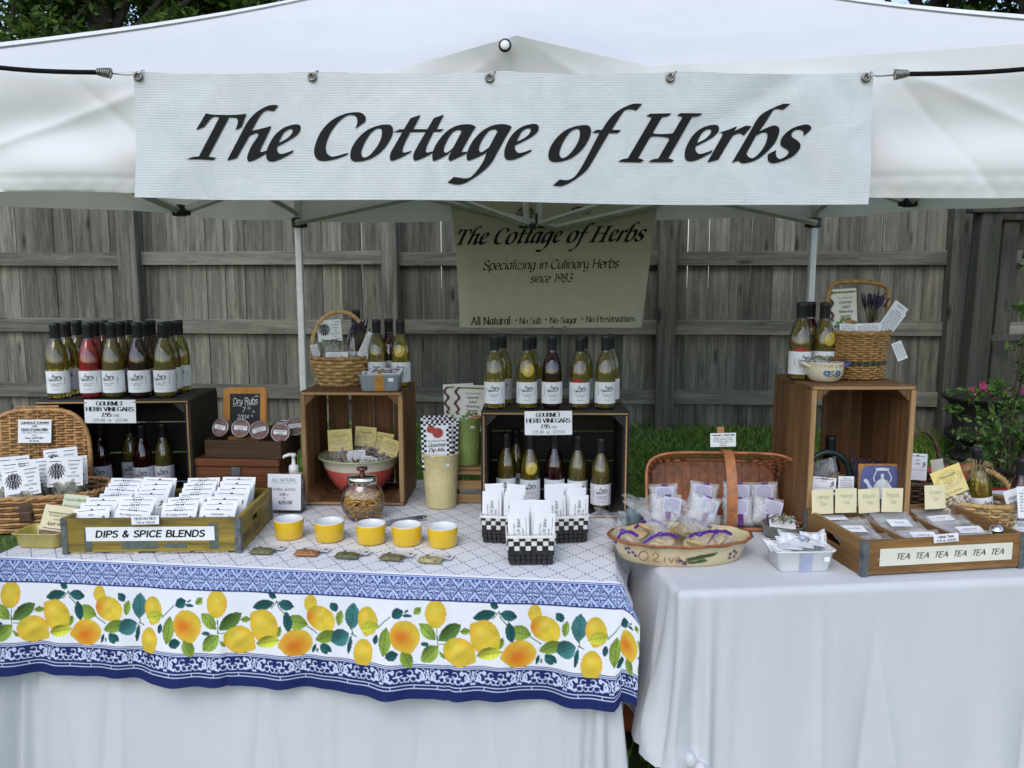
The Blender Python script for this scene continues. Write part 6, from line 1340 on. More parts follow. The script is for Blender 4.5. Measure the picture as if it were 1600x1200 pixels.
def dipmix(k, w, h):
    n = 12
    for i in range(n):
        for j in range(3):
            for bnd in range(2):
                if (i + j) % 2 == 0:
                    cw = w / 16
                    z = h - (j + 1) * cw; x = -w / 2 + i * w / n
                    if bnd == 0 and j < 2: rect(k, x, z, x + w / n, z + cw)
    m = int(h / (w / 12))
    for i in range(m):
        for j in range(2):
            if (i + j) % 2 == 0:
                cw = w / 12
                for sg in (0, 1):
                    x = -w / 2 + j * cw if sg == 0 else w / 2 - (j + 1) * cw; rect(k, x, h - (i + 3) * cw, x + cw, h - (i + 2) * cw)
    text(k, 'The Cottage of Herbs', 0, h * .565, h * .036, 'ital', 1.0, .25, k=2, fit=w * .58); text(k, 'Gourmet', 0, h * .455, h * .08, 'ital', 1.3, .25, fit=w * .56); text(k, 'Dip Mix', 0, h * .345, h * .08, 'ital', 1.3, .25, fit=w * .54)
def apples(t, w, h):
    q = MB()
    for cx, cz, r in ((-.17, .84, .13), (.05, .755, .17)):
        fill(q, [[(w * (cx + r * math.cos(a) * 1.05), h * cz + w * r * math.sin(a)) for a in [i * .3927 for i in range(16)]]], lambda a, c: (a, -.0022 - (c > h * .73) * .0002, c))
    sub('apple_print', q, mat('apple_red', (.42, .04, .02), .5, .4, 90), t)
for i, (dx, dy, ry) in enumerate(((-.008, -.03, -2), (.004, .0, 3), (-.016, .02, -1))):
    t = sign('dip_mix_card', ('checked Gourmet Dip Mix card with red apples, foremost in the cream bucket', 'checked dip mix card just behind the foremost one in the cream bucket', 'checked dip mix card at the back of the cream bucket')[i], P1 + Vector((dx, dy, .138 + i * .006)), .1, .152, dipmix, PAPER, (R(-8), R(ry), R(2)), 'card', 'dip mix cards in the cream bucket')
    apples(t, .1, .152)
st = thing('wooden_step', 'low pine step stand under the green bucket', 'stand', (XY(733, 2.70, .8).x, 2.66, TZ + .001), R(-2))
for z in (.016, .062, .105): q = MB(); box(q, (0, 0, 0), (.105, .012, .03 if z < .1 else .012), .001); sub('slat', q, RAW, st, (0, 0, z))
for x in (-.047, .047): q = MB(); box(q, (0, 0, 0), (.010, .11, .11), .001); sub('side', q, NATY, st, (x, .062, .0555))
q = MB(); box(q, (0, 0, 0), (.105, .115, .010), .001); sub('top', q, RAW, st, (0, .065, .1165))
P2 = Vector((XY(729, 2.72, .9).x, 2.72, TZ + .124)); bucket('sage green embossed bucket of salad seasoning cards on the pine step', P2, .047, .055, .165, emb('green_embossed', (.28, .38, .11)))
def salad(k, w, h):
    for i, s_ in enumerate(('Gourmet', 'Salad', 'Seasoning', 'Sampler')): text(k, s_, w * .10, h * (.70 - i * .095), h * .055, 'ital', 1.1, .2, k=3)
    text(k, 'The Cottage of Herbs', w * .1, h * .80, h * .03, 'ital', 1.0, .25, k=2, fit=w * .5)
def veg(t, w, h):
    q = MB(); g = random.Random(3)
    def blob(q_, x, z, rx, rz_, e): fill(q_, [[(w * (x + rx * math.cos(a)), h * z + h * rz_ * math.sin(a)) for a in [i * .524 for i in range(12)]]], lambda a, c: (a, -.0021 - e, c))
    q1, q2, q3 = MB(), MB(), MB()
    for i in range(22): blob(q1, -.38 + .85 * g.random(), .20 + .2 * g.random(), .06, .028, .0001 * i * .2)
    for i in range(7): blob(q2, -.1 + .5 * g.random(), .20 + .13 * g.random(), .10, .02, .0006 + i * .00005)
    for i in range(14): blob(q3, -.40 + .06 * math.sin(i), .40 + .04 * i, .055, .024, .0003 + i * .00003)
    for i in range(8): blob(q1, -.3 + .1 * i, .93, .06, .02, .0002 + i * .00003)
    sub('leaf_print', q1, mat('salad_green', (.14, .24, .05), .6, .5, 120), t); sub('carrot_print', q2, mat('carrot_orange', (.52, .14, .04), .6, .4, 120), t); sub('bean_print', q3, mat('bean_purple', (.10, .03, .04), .6, .4, 120), t)
for i, (dx, dy, ry) in enumerate(((.008, -.02, 2), (-.022, .012, -3))):
    t = sign('salad_card', ('salad seasoning card with vegetables, foremost in the green bucket', 'salad seasoning card behind, nearer the cream bucket')[i], P2 + Vector((dx, dy, .118)), .105, .158, salad, mat('ivory_paper', (.74, .72, .64), .7, .05), (R(-7), R(ry), R(-1)), 'card', 'salad seasoning cards in the green bucket'); veg(t, .105, .158)
# -- middle black crate with bottles
pcc = T(752, 808); CW, CHH, CDD = .468, .342, .31
crate('black crate with worn edges holding bottles behind the black and white baskets', (pcc.x, pcc.y, TZ + .001), CW, CHH, CDD, True, R(-1.5)); ZC = TZ + .001 + CHH + .0005
for row, (Y, lst, nm) in enumerate(((2.565, ((773, 'straw', None), (823, 'gold', 'lemon'), (862, 'wine', None), (905, 'straw', 'red'), (945, 'straw', None)), 'front'), (2.66, ((785, 'straw', None), (832, 'straw', None), (911, 'gold', None), (952, 'straw', None)), 'back'))):
    for i, (px, c, ex) in enumerate(lst): bottle('%s vinegar bottle, %s in the %s row on the crate under the tan banner' % (kinds_[c], ordn[i], nm), XY(px, Y, ZC), c, R(random.uniform(-8, 8)), 'vinegar bottles on the black crates', ex)
for px, Y, c, ex, l in ((791, 2.62, 'olive', None, 'olive vinegar bottle first inside the black crate behind the white oil packets'), (806, 2.70, 'olive', None, 'shadowed vinegar bottle at the back inside the black crate under the banner'), (828, 2.60, 'gold', 'lemon', 'golden bottle with lemon slice inside the black crate'), (866, 2.60, 'wine', None, 'dark red bottle in the middle inside the black crate'), (902, 2.59, 'straw', None, 'pale bottle fourth along inside the black crate'), (938, 2.545, 'straw', None, 'pale bottle with full label at the right inside the black crate')): bottle(l, XY(px, Y, TZ + .0145), c, 0.0, 'vinegar bottles inside the black crates', ex)
p = XY(857, pcc.y - .016, 1.02); sign('price_sign', 'white Gourmet Herb Vinegars price sign on the black crate under the tan banner', (p.x, p.y, 1.093 - .072), .149, .076, gourmet, rot=(R(-1), R(-.8), R(-1.5)), bend=.002)
# -- black and white woven baskets of oil spice packets
BKS, WHS = mat('black_strap', (.012, .012, .013), .4, .2, 60), mat('white_strap', (.66, .66, .63), .4, .08, 60)
def strap_basket(label, P, w, d, h, rz):
    t = thing('strap_basket', label, 'basket', P, rz, 'black and white woven baskets'); qb, qw = MB(), MB(); rows = 6; ch_ = h / rows
    for side in range(4):
        L0 = (w, d, w, d)[side] * .86; L1 = (w, d, w, d)[side]; nc = 8 if side % 2 == 0 else 6; off0 = ((d, w, d, w)[side]) * .86 / 2; off1 = ((d, w, d, w)[side]) / 2; a = side * math.pi / 2
        M = Matrix.Rotation(a, 4, 'Z')
        for r_ in range(rows):
            f = (r_ + .5) / rows; L = L0 + (L1 - L0) * f; o_ = off0 + (off1 - off0) * f; cw = L / nc
            for c in range(nc):
                up = (r_ + c) % 2; wht = r_ >= 3 and ((r_ in (3, 5) and up == 0) or (r_ == 4 and up == 0)); wht = wht if r_ != 3 else (up == 0 and True)
                q = MB(); box(q, (0, 0, 0), (cw * (.97 if up else .9), .004, ch_ * (.9 if up else .98)), .0012, rot=(R(-4), 0, 0)); pos = Vector((-L / 2 + cw * (c + .5), -o_ - (.0015 if up == 0 else 0), ch_ * (r_ + .5)))
                (qw if wht else qb).merge(q, M @ Matrix.Translation(pos))
    box(qb, (0, 0, .003), (w * .86, d * .86, .004)); stuffpart(sub('black_weave', qb, BKS, t)); stuffpart(sub('white_weave', qw, WHS, t)); q = MB(); lo = [rr(w + .006, d + .006, .008), rr(w + .006, d + .006, .008), rr(w - .004, d - .004, .006), rr(w - .004, d - .004, .006)]; loft(q, lo, [h - .004, h + .003, h + .003, h - .004], False); sub('rim', q, WHS, t); return t
def oilcard(k, w, h):
    rot90 = lambda a, c: (-c, -.0006, h * .5 + a)
    text(k, 'Dipping Oil Spice', 0, -.004, .0085, 'ital', 1.0, .25, fmap=rot90, k=3, fit=h * .72); text(k, 'The Cottage of Herbs', 0, .010, .0042, 'ital', 1.0, .25, fmap=rot90, k=2, fit=h * .5); text(k, 'Gourmet', 0, -.014, .005, 'ital', 1, .2, fmap=rot90, k=2, fit=h * .25); rect(k, w * .36, h * .1, w * .36 + .0008, h * .9)
for nm, px, py, w, rz, dx in (('front', 829, 884, .128, 2, 0), ('left rear', 786, 850, .118, -8, 0), ('right rear', 885, 850, .12, 8, 0)):
    p = T(px, py); P = Vector((p.x, p.y + .05, TZ + .001)); wh = {'front': 'foremost of the three', 'left rear': 'second, partly hidden beside the yellow ramekins', 'right rear': 'third, partly hidden beside the olive dish'}[nm]
    strap_basket('black and white woven strap basket, %s' % wh, P, w, .095, .078, R(rz))
    for s_ in range(2):
        for i in range(4):
            M = Matrix.Rotation(R(rz), 3, 'Z'); o_ = M @ Vector(((-.030 + .062 * s_) + i * .002 * (1 - 2 * s_), -.028 + i * .019, .022 + i * .007))
            sign('oil_spice_packet', '%s oil spice packet in the %s stack of the %s strap basket' % (('foremost', 'second', 'third', 'rearmost')[i], ('left', 'right')[s_], {'front': 'foremost', 'left rear': 'ramekin side', 'right rear': 'olive dish side'}[nm]), P + o_, .056, .112, oilcard, PAPER, (R(-6 + i), R(random.uniform(-3, 3) + (3 if s_ else -2)), R(rz)), 'packet', 'oil spice packets, %s basket, %s' % (nm, ('left', 'right')[s_]), bend=.002)
# ================================================================ goods on the plain white cloth table
# -- oval olive dish with cookie bags
p = T(1074, 889); oc = Vector((p.x, p.y + .10, TZ)); OA, OB, OH = .178, .096, .058
od = thing('oval_dish', 'oval cream pottery dish painted with olives and the word Olive', 'dish', oc, R(2))
m, nt, b = new_mat('cream_pottery'); v = coords(nt, (1, 1, 1), False); f = noise(nt, v, 14, 4, .6)
nt.links.new(ramp(nt, f, [(.3, (.48, .34, .19)), (.5, (.62, .50, .31)), (.7, (.56, .51, .29))]), b.inputs['Base Color']); b.inputs['Roughness'].default_value = .3; b.inputs['Coat Weight'].default_value = .4; POT = m
def oval(f, t): k = 1 + .10 * f; return OA * k * math.cos(t), OB * k * math.sin(t)
q = MB(); n = 72; prof = [(0, 0, 0), (.90, 0, 0), (.94, .004, 0), (1.0, .03, 0), (1.05, OH - .004, 0), (1.11, OH + .002, 1), (1.12, OH + .006, 1), (1.07, OH + .005, 1), (1.02, OH - .004, 0), (.95, .02, 0), (.88, .008, 0), (0, .008, 0)]
vv = []
for k_, z, wv_ in prof:
    for i in range(n): t = 2 * math.pi * i / n; w = 1 + (.005 * math.sin(17 * t) if wv_ else 0); vv.append((OA * k_ * w * math.cos(t), OB * (k_ + (.04 if wv_ else 0)) * w * math.sin(t), z + (.0013 * math.sin(13 * t) if wv_ else 0)))
q.add(vv, [[j * n + i, j * n + (i + 1) % n, (j + 1) * n + (i + 1) % n, (j + 1) * n + i] for j in range(len(prof) - 1) for i in range(n)], 0, True); sub('body', q, POT, od)
q = MB(); vv = []
for k_, dz in ((1.105, -.001), (1.13, .003), (1.12, .0075), (1.075, .0065)):
    for i in range(n): t = 2 * math.pi * i / n; w = 1 + .005 * math.sin(17 * t); vv.append((OA * k_ * w * math.cos(t), OB * (k_ + .04) * w * math.sin(t), OH + dz + .0013 * math.sin(13 * t)))
q.add(vv, [[j * n + i, j * n + (i + 1) % n, (j + 1) * n + (i + 1) % n, (j + 1) * n + i] for j in range(3) for i in range(n)], 0, True); sub('rim', q, mat('terracotta_rim', (.28, .10, .035), .4, .3, 40), od)
def wallmap(e=.0014):
    def f_(a, c):
        t = -math.pi / 2 + a; k_ = 1.0 + .05 * (c - .03) / .03 if c > .03 else .94 + .06 * max(0, c - .004) / .026
        return ((OA * k_ + e) * math.cos(t), (OB * k_ + e) * math.sin(t), c)
    return f_
def ell(x, z, rx, rz_, n=14, rot=0): c_, s_ = math.cos(rot), math.sin(rot); return [[(x + rx * math.cos(a) * c_ - rz_ * math.sin(a) * s_ * 4, z + rx * math.cos(a) * s_ * .25 + rz_ * math.sin(a) * c_) for a in [2 * math.pi * i / n for i in range(n)]]]
wm = wallmap(); q = MB()
for x, z in ((-1.05, .040), (-.98, .043), (-1.0, .030), (-.90, .033), (-.86, .025), (-.12, .020), (-.05, .011), (.72, .030), (.80, .036), (.88, .029), (.74, .018), (.86, .019)): fill(q, ell(x, z, .036, .0042), wm)
stuffpart(sub('olive_print', q, mat('painted_olive', (.10, .06, .16), .4, .3, 80), od))
q = MB()
for x, z, rx, rz_, ro in ((.06, .026, .10, .005, .5), (.18, .030, .11, .006, .8), (.32, .034, .10, .005, .6), (.20, .018, .10, .005, .6), (.08, .015, .09, .004, .2)): fill(q, ell(x, z, rx, rz_, 12, ro * .12), wallmap(.0016 + x * .0006))
scribble(q, [(-.1, .014), (.1, .026), (.3, .035), (.44, .040)], .004, wallmap(.0026)); sub('leaf_print', q, mat('painted_leaf', (.06, .10, .03), .4, .4, 90), od)
q = MB()
def uw(x, z): return wallmap(.002)(x, z)
for st_ in ([(-.80, .022), (-.74, .038), (-.64, .040), (-.62, .026), (-.70, .014), (-.79, .019), (-.77, .033), (-.66, .044)], [(-.55, .030), (-.50, .040), (-.45, .032), (-.54, .016), (-.42, .015)], [(-.36, .030), (-.36, .015)], [(-.29, .030), (-.26, .015), (-.22, .030)], [(-.19, .022), (-.13, .025), (-.15, .031), (-.19, .024), (-.16, .015), (-.11, .018)]):
    P_ = cat_([np.array((a, c * 7.0)) for a, c in st_], 6); stroke(q, P_, 'sans', .0115, lambda pp_: uw(pp_[0], pp_[1] / 7.0))
q.f = [f_ for f_ in q.f]; sub('lettering', q, mat('brown_glaze_line', (.22, .10, .03), .4), od)
COOK = mat('shortbread', (.60, .43, .18), .7, .2, 50, .5, 110); PUR = mat('purple_ribbon', (.11, .025, .30), .3, .15, 40); MAG = mat('plum_ribbon', (.14, .015, .19), .35, .15, 40)
def cookie_bag(label, P, rz, seed, lean=(0, 0)):
    g = random.Random(seed); t = thing('cookie_bag', label, 'bag', P, rz, 'cookie bags in the olive dish')
    q = MB()
    for i in range(5): ball(q, (g.uniform(-.022, .022), g.uniform(-.016, .016), .014 + .008 * i * .6), (.025, .025, .0065), 12, 5, M=Euler((g.uniform(-.6, .6), g.uniform(-.6, .6), 0)).to_matrix())
    sub('cookies', q, COOK, t)
    q = MB(); ax = Vector((lean[0], lean[1], 1)).normalized()
    def fn(u, v):
        a = 2 * math.pi * u
        if v < .5: k = v / .5; r = .040 * math.sin(math.pi * (.08 + .84 * k)) ** .7 * (1 + .08 * math.sin(a * 5 + seed) * k); z = .002 + .048 * k; r = max(r, .010)
        else: k = (v - .5) / .5; r = .010 + .036 * k * (1 + .22 * math.sin(a * 7 + seed * 2) + .12 * math.sin(a * 13)); z = .05 + .042 * k * (1 + .15 * math.sin(a * 4 + seed))
        c = Vector((lean[0] * max(0, z - .03) * 1.2, lean[1] * max(0, z - .03) * 1.2, 0)); return Vector((r * math.cos(a), r * .8 * math.sin(a), z)) + c
    grid(q, fn, 48, 22, closed_u=True); sub('film', q, film('cookie_film', .22, 70), t)
    q = MB(); c = Vector((lean[0] * .03, lean[1] * .03 - .012, .05))
    for sg in (-1, 1): d_ = Vector((sg * g.uniform(.025, .045), -.012, g.uniform(-.022, .012))); ribbon(q, [c, c + d_ * .5 + Vector((0, -.004, .006)), c + d_], .0085, (0, 1, .2))
    ball(q, c, (.008, .007, .007), 8, 5); sub('ribbon', q, PUR, t); return t
for i, (dx, dy, dz, rz, ln, l) in enumerate(((-.135, .0, .018, 20, (-.9, .1), 'cookie bag at the left end of the olive dish'), (-.065, -.035, .016, -5, (.1, .3), 'cookie bag in front with purple ribbon stretched left in the olive dish'), (.045, -.035, .018, 10, (-.1, .2), 'cookie bag in front with purple ribbon near the painted leaves'), (-.06, .045, .03, 0, (-.4, .5), 'cookie bag at the back near the folded cloth'), (.04, .04, .03, -20, (.2, .5), 'cookie bag at the back in the middle of the olive dish'), (.115, .0, .016, 35, (-.7, .4), 'cookie bag lying toward the right end of the olive dish'))): cookie_bag(l, oc + Vector((dx, dy, dz)), R(rz), i + 2, ln).scale = (1.15,) * 3
# -- splint basket lying on its side
p = T(1134, 831); sb = thing('splint_basket', 'reddish oak splint basket tipped on its side full of lavender cookie mix bags', 'basket', (p.x - .004, p.y + .008, TZ + .004), 0, rot=(R(74), 0, R(-3)))
# local: x along, y up when tipped, z towards the viewer (opening)
SW, SH, SD = .46, .235, .17
ol = lambda t, f: (lambda xy: (xy[0], xy[1] + SH / 2))(sup(SW / 2 * .86, SH / 2 * .84, 5.0, .165)(t, f))
q = MB(); weave(q, ol, [.012 + i * .0195 for i in range(8)], 0, 31, .0016, .0095, .0022, 6, 4); bs = sub('weave', q, SPLI, sb, (0, 0, -SD)); stuffpart(bs)
q = MB()
for i in range(31):
    t = (i + .5) / 31; x0, y0 = ol(t, 0); x1, y1 = ol(t, 1); tube(q, [(x0, y0, 0), (x1, y1, SD)], .0065, 4, flat=.25, up=None)
stuffpart(sub('uprights', q, SPLI, sb, (0, 0, -SD)))
for i in range(9): q = MB(); box(q, (0, SH / 2, -SD + .003), (SW * .84, .022, .0022), .0006); q.v = [(a, b_ + (i - 4) * .0235, c + (i % 2) * .0012) for a, b_, c in q.v]; sub('bottom_splint', q, SPLI, sb)
for i in range(15): q = MB(); box(q, ((i - 7) * .0275, SH / 2, -SD + .0062 ), (.0225, SH * .83, .0016), .0005); sub('bottom_splint', q, SPLI, sb)
for dz, r_, f in ((0, .008, 1.03), (-.012, .007, .99)):
    q = MB(); nn = 80; tube(q, [Vector((ol(i / nn, f)[0], ol(i / nn, f)[1], dz)) for i in range(nn)], r_, 6, closed=True, flat=.6, up=(0, 0, 1)); sub('rim', q, SPLI, sb)
q = MB(); pts = [(.012, -.004, -.02), (.012, .0, .02), (.012, .03, .055), (.012, SH / 2, .075), (.012, SH - .03, .055), (.012, SH, .02), (.012, SH + .004, -.02)]
ribbon(q, cat_(pts, 5), .03, (0, 0, 1)); q2 = MB(); cp = cat_(pts, 5); vv = []
for i, c in enumerate(cp):
    for sx_ in (-.015, .015):
        for sy_ in (0, .004):
            tn = Vector(cp[min(i + 1, len(cp) - 1)]) - Vector(cp[max(i - 1, 0)]); nn_ = Vector((0, -tn.z, tn.y)).normalized(); vv.append(Vector(c) + Vector((sx_, 0, 0)) + nn_ * sy_)
ff = []
for i in range(len(cp) - 1):
    a = i * 4; b4 = a + 4
    for s0, s1 in ((0, 1), (1, 3), (3, 2), (2, 0)): ff.append([a + s0, a + s1, b4 + s1, b4 + s0])
q2.add(vv, ff); sub('handle', q2, mat('oak_handle', (.40, .15, .05), .4, .25, 40), sb)
# lavender cookie mix bags
MIXM = mat('flour_mix', (.68, .67, .66), .5, .25, 90, .5, 60)
def mix_bag(label, P, rot, seed):
    t = thing('cookie_mix_bag', label, 'bag', P, 0, 'cookie mix bags in the splint basket', rot=rot); w, h = .092, .088
    q = MB(); pillow(q, w * .92, h * .86, .024, seed); sub('mix', q, MIXM, t, (0, 0, .004))
    q = MB(); pillow(q, w, h, .03, seed + 1); sub('film', q, film('bag_film', .4, 80), t)
    q = MB(); lc = seed % 3 * .006 - .006; grid(q, lambda u, v: ((u - .5) * .056 + lc, -.0165 + .003 * (v - .5) ** 2, .036 + .046 * v), 5, 4); c = sub('label', q, mat('lilac_paper', (.60, .60, .76), .7, .03), t, (0, 0, 0), (0, R(seed * 7 % 15 - 6), 0)); k = MB(); recipe(k, .056, .046); k.v = [(a + lc, -.0182, z + .036) for a, b_, z in k.v]; sub('lettering', k, GREYINK, c)
    q = MB(); ribbon(q, [(.004, -.008, .0), (.004, -.0175, .018), (.003, -.0178, .036)], .016, (0, 1, 0)); q.v = [(a, b_, c_) for a, b_, c_ in q.v]; grid(q, lambda u, v: ((u - .5) * .016 + .004, -.0172, .004 + .034 * v), 2, 3); grid(q, lambda u, v: ((u - .5) * .018 + .003, -.010, .078 + .010 * v), 2, 2); sub('ribbon', q, MAG, t); return t
bagsp = [((1037, 800), 2.41, 5, -2, 'first column, behind'), ((1040, 818), 2.35, 10, 2, 'first column, front'), ((1095, 797), 2.42, 6, 8, 'second column, behind'), ((1094, 819), 2.35, 14, 16, 'second column, front'), ((1150, 797), 2.42, 6, 3, 'just right of the handle, behind'), ((1154, 822), 2.36, 12, -2, 'just right of the handle, front'), ((1193, 797), 2.43, 6, -2, 'last column, behind'), ((1195, 822), 2.36, 12, 10, 'last column, front')]
for i, ((px, py), Y, tl_, ro, l) in enumerate(bagsp): pq = at(px, py, Y=Y); mix_bag('lavender cookie mix bag in the splint basket, %s' % l, pq, (R(-tl_), R(ro), R(-2)), i + 1)
def lavsign(k, w, h):
    text(k, 'Lavender Cookie Mix', 0, h * .80, h * .12, 'serif', 1.3, fit=w * .88); 
    for i, s_ in enumerate(('Makes two dozen', 'buttery lavender cookies', 'A favorite with tea', 'or lemonade')): text(k, s_, 0, h * (.62 - i * .13), h * .075, 'serif', .9, fit=w * (.7, .8, .78, .3)[i], k=2)
    text(k, '6.95 ea.', 0, h * .06, h * .09, 'serif', 1.2, fit=w * .25)
p = at(1130, 698, Y=2.395); t = sign('price_sign', 'small white Lavender Cookie Mix sign clipped to the splint basket rim', p + Vector((0, 0, .0)), .078, .042, lavsign, PAPER, (R(-4), R(-1.5), 0)); q = MB(); box(q, (-.006, .004, .05), (.022, .004, .022), .001); sub('clip', q, mat('clothespin', (.42, .20, .09), .7), t)
# folded cloth behind the dish
q = MB(); pz = at(990, 815, z=TZ + .03)
grid(q, lambda u, v: (.045 * (u - .5) * 2 * (.8 + .2 * math.cos(v * 6)), .04 * math.cos(v * 2 * math.pi) * math.sin(math.pi * min(1, max(0, .06 + .88 * u))) , .034 + (.032 + .006 * math.sin(u * 14 + v * 9)) * math.sin(v * 2 * math.pi) * math.sin(math.pi * (.1 + .8 * u))), 24, 28); tag(q.build('folded_cloth', mat('teal_cloth', (.16, .22, .24), .9, .4, 30, .8, 40), None, (pz.x, pz.y + .03, TZ)), 'crumpled grey-teal cloth between the black crate and the splint basket', 'cloth')
# -- white loaf dish with packets, round jar dish behind
p = T(1258, 895); P = Vector((p.x, p.y + .048, TZ)); t = thing('loaf_dish', 'white scalloped loaf dish with a pale blue ribbon in front of the tea crate', 'dish', P, R(3)); sub('body', tub(.132, .085, .058, .16, .014, .005, .0025), WG, t)
SHEER = mat('sheer_blue_ribbon', (.55, .60, .80), .4, .1, 40, trans=.35)
q = MB(); grid(q, lambda u, v: ((u - .5) * .034, -.0435 - .0085 * v, .0 + .058 * v), 3, 4); sub('ribbon', q, SHEER, t)
q = MB(); rect(q, .045, .030, .060, .043, lambda a, c: (a, -.0515, c)); sub('price_tag', q, PAPER, t)
tb = thing('sheer_bow', 'sheer pale blue bow tied over the white loaf dish', 'bow', P + Vector((0, -.015, .075)))
q = MB()
for sg in (-1, 1): grid(q, lambda u, v: (sg * .062 * u, -.012 + .02 * v + .006 * math.sin(u * 9), .008 + .034 * u * (v - .25) + .006 * math.sin(v * 7 + u * 5)), 10, 6)
sub('loops', q, film('sheer_film', .55, 40), tb); q = MB(); ball(q, (0, -.004, .008), (.010, .009, .009)); sub('knot', q, SHEER, tb)
for i in range(4): sign('tea_packet', '%s white packet lying in the white loaf dish under the blue bow' % ordn[i], P + Vector((-.05 + i * .03, -.01 + .008 * i, .044 + .003 * i)), .062, .05, dipcard(('Mulling', 'Spice'), 1), PAPER, (R(-66), R(5), R(14 - 9 * i)), 'packet', 'packets in the white loaf dish')
p = T(1228, 848); P = Vector((p.x + .01, p.y + .06, TZ)); t = thing('glass_dish', 'round glass dish of packets tied with green raffia behind the white loaf dish', 'dish', P)
q = MB(); lathe(q, [(0, .002), (.045, .001), (.055, .008), (.062, .035), (.064, .040), (.060, .040), (.05, .008), (0, .006)], 36); sub('bowl', q, mat('grey_green_glass', (.16, .18, .14), .15, .2, 30, coat=.6), t); q = MB(); g = random.Random(8)
for i in range(14): a = g.uniform(0, 6.28); tube(q, [(0, -.01, .05), (.02 * math.cos(a), .02 * math.sin(a) - .01, .058 + g.uniform(0, .01)), (.045 * math.cos(a), .035 * math.sin(a), .050 + g.uniform(-.005, .006))], .0016, 4)
sub('raffia', q, mat('green_raffia', (.20, .22, .08), .7, .3), t); q = MB(); tube(q, [(.03, -.02, .046), (.105, -.012, .05)], .005, 7); sub('cinnamon_stick', q, mat('cinnamon', (.16, .06, .025), .7, .3, 60), t)
for i in range(2): sign('tea_packet', '%s white packet folded into the round glass dish' % ordn[i], P + Vector((-.01 + .02 * i, -.03 + .02 * i, .034)), .075, .055, dipcard(('Herb', 'Butter'), 0), PAPER, (R(-72), R(4), R(-12 + 14 * i)), 'packet', 'packets in the round glass dish')
# -- tea crate
pt = T(1347, 902); pt2 = T(1598, 888); TRZ = math.atan2(pt2.y - pt.y, pt2.x - pt.x); TW, TD, TH = (pt2 - pt).length, .30, .094
TWX = wood('honey_crate_wood', (.10, .048, .016), (.34, .185, .065), 'x', 160, .5, .35, .08, .35, stain=(.09, .04, .015), stain_amt=.75); TWY = wood('honey_crate_wood_deep', (.10, .048, .016), (.34, .185, .065), 'y', 160, .5, .35, .08, .35, stain=(.13, .06, .02), stain_amt=.5)
te = drinks_crate('honey brown wooden crate lettered TEA six times with clear tea packets', (pt.x, pt.y, TZ + .001), TW, TD, TH, TRZ, (TWX, TWY), (.33, .66)); TM = Matrix.Translation((pt.x, pt.y, TZ)) @ Matrix.Rotation(TRZ, 4, 'Z')
q = MB(); grid(q, lambda u, v: (.045 + .375 * u, -.0014, .026 + .046 * v), 6, 3); lab = sub('paper_label', q, mat('ivory_label', (.74, .73, .62), .7, .05), te); k = MB()
for i in range(6): text(k, 'TEA', .108 + i * .0535, .0425, .0145, 'ital', 1.25, .25, fit=.040)
k.v = [(a, -.0022, c) for a, b_, c in k.v]; sub('lettering', k, INK, lab)
def minitea(k, w, h): text(k, 'Herb Teas', 0, h * .55, h * .27, 'sans', 1.1, fit=w * .62); text(k, '3.75 or 3/10.00', 0, h * .12, h * .24, 'sans', 1.0, fit=w * .8)
w = TM @ Vector((.225, -.006, TH - .010)); sign('price_sign', 'tiny white price strip on the rim of the TEA crate', w, .07, .022, minitea, rot=(R(-8), R(-2), TRZ))
POST = mat('pale_yellow_card', (.74, .68, .44), .75, .03)
def teatab(s1):
    def f_(k, w, h): text(k, s1, 0, h * .62, h * .17, 'sans', .55, fit=w * .6); text(k, 'Tea', 0, h * .36, h * .16, 'sans', .55)
    return f_
for i, (px, py, s1, y_) in enumerate(((1286, 800, 'Herbal', .262), (1322, 798, 'Herbal', .262), (1359, 798, 'Black', .27), (1394, 797, 'Black', .265), (1462, 792, 'Green', .275))):
    lw = TM @ Vector((0, y_, 0)); pq = at(px, py, Y=lw.y + (px - 1300) * .0002); t = sign('divider_card', '%s pale yellow divider card handwritten %s Tea in the TEA crate' % (ordn[i], s1), (pq.x, pq.y, pq.z - .006), .066, .07, teatab(s1), POST, (R(-5), R((0, 1, -2, 3, -1)[i]), TRZ), 'card', 'divider cards in the TEA crate', bend=.002)
    for ch in t.children: ch.data.materials[0] = mat('pencil_grey', (.42, .40, .33), .7)
TEAM = [mat('dark_tea', (.10, .06, .04), .5, .6, 120, .6, 160), mat('green_tea', (.17, .16, .10), .5, .6, 120, .6, 160), mat('rooibos', (.22, .08, .04), .5, .6, 120, .6, 160)]
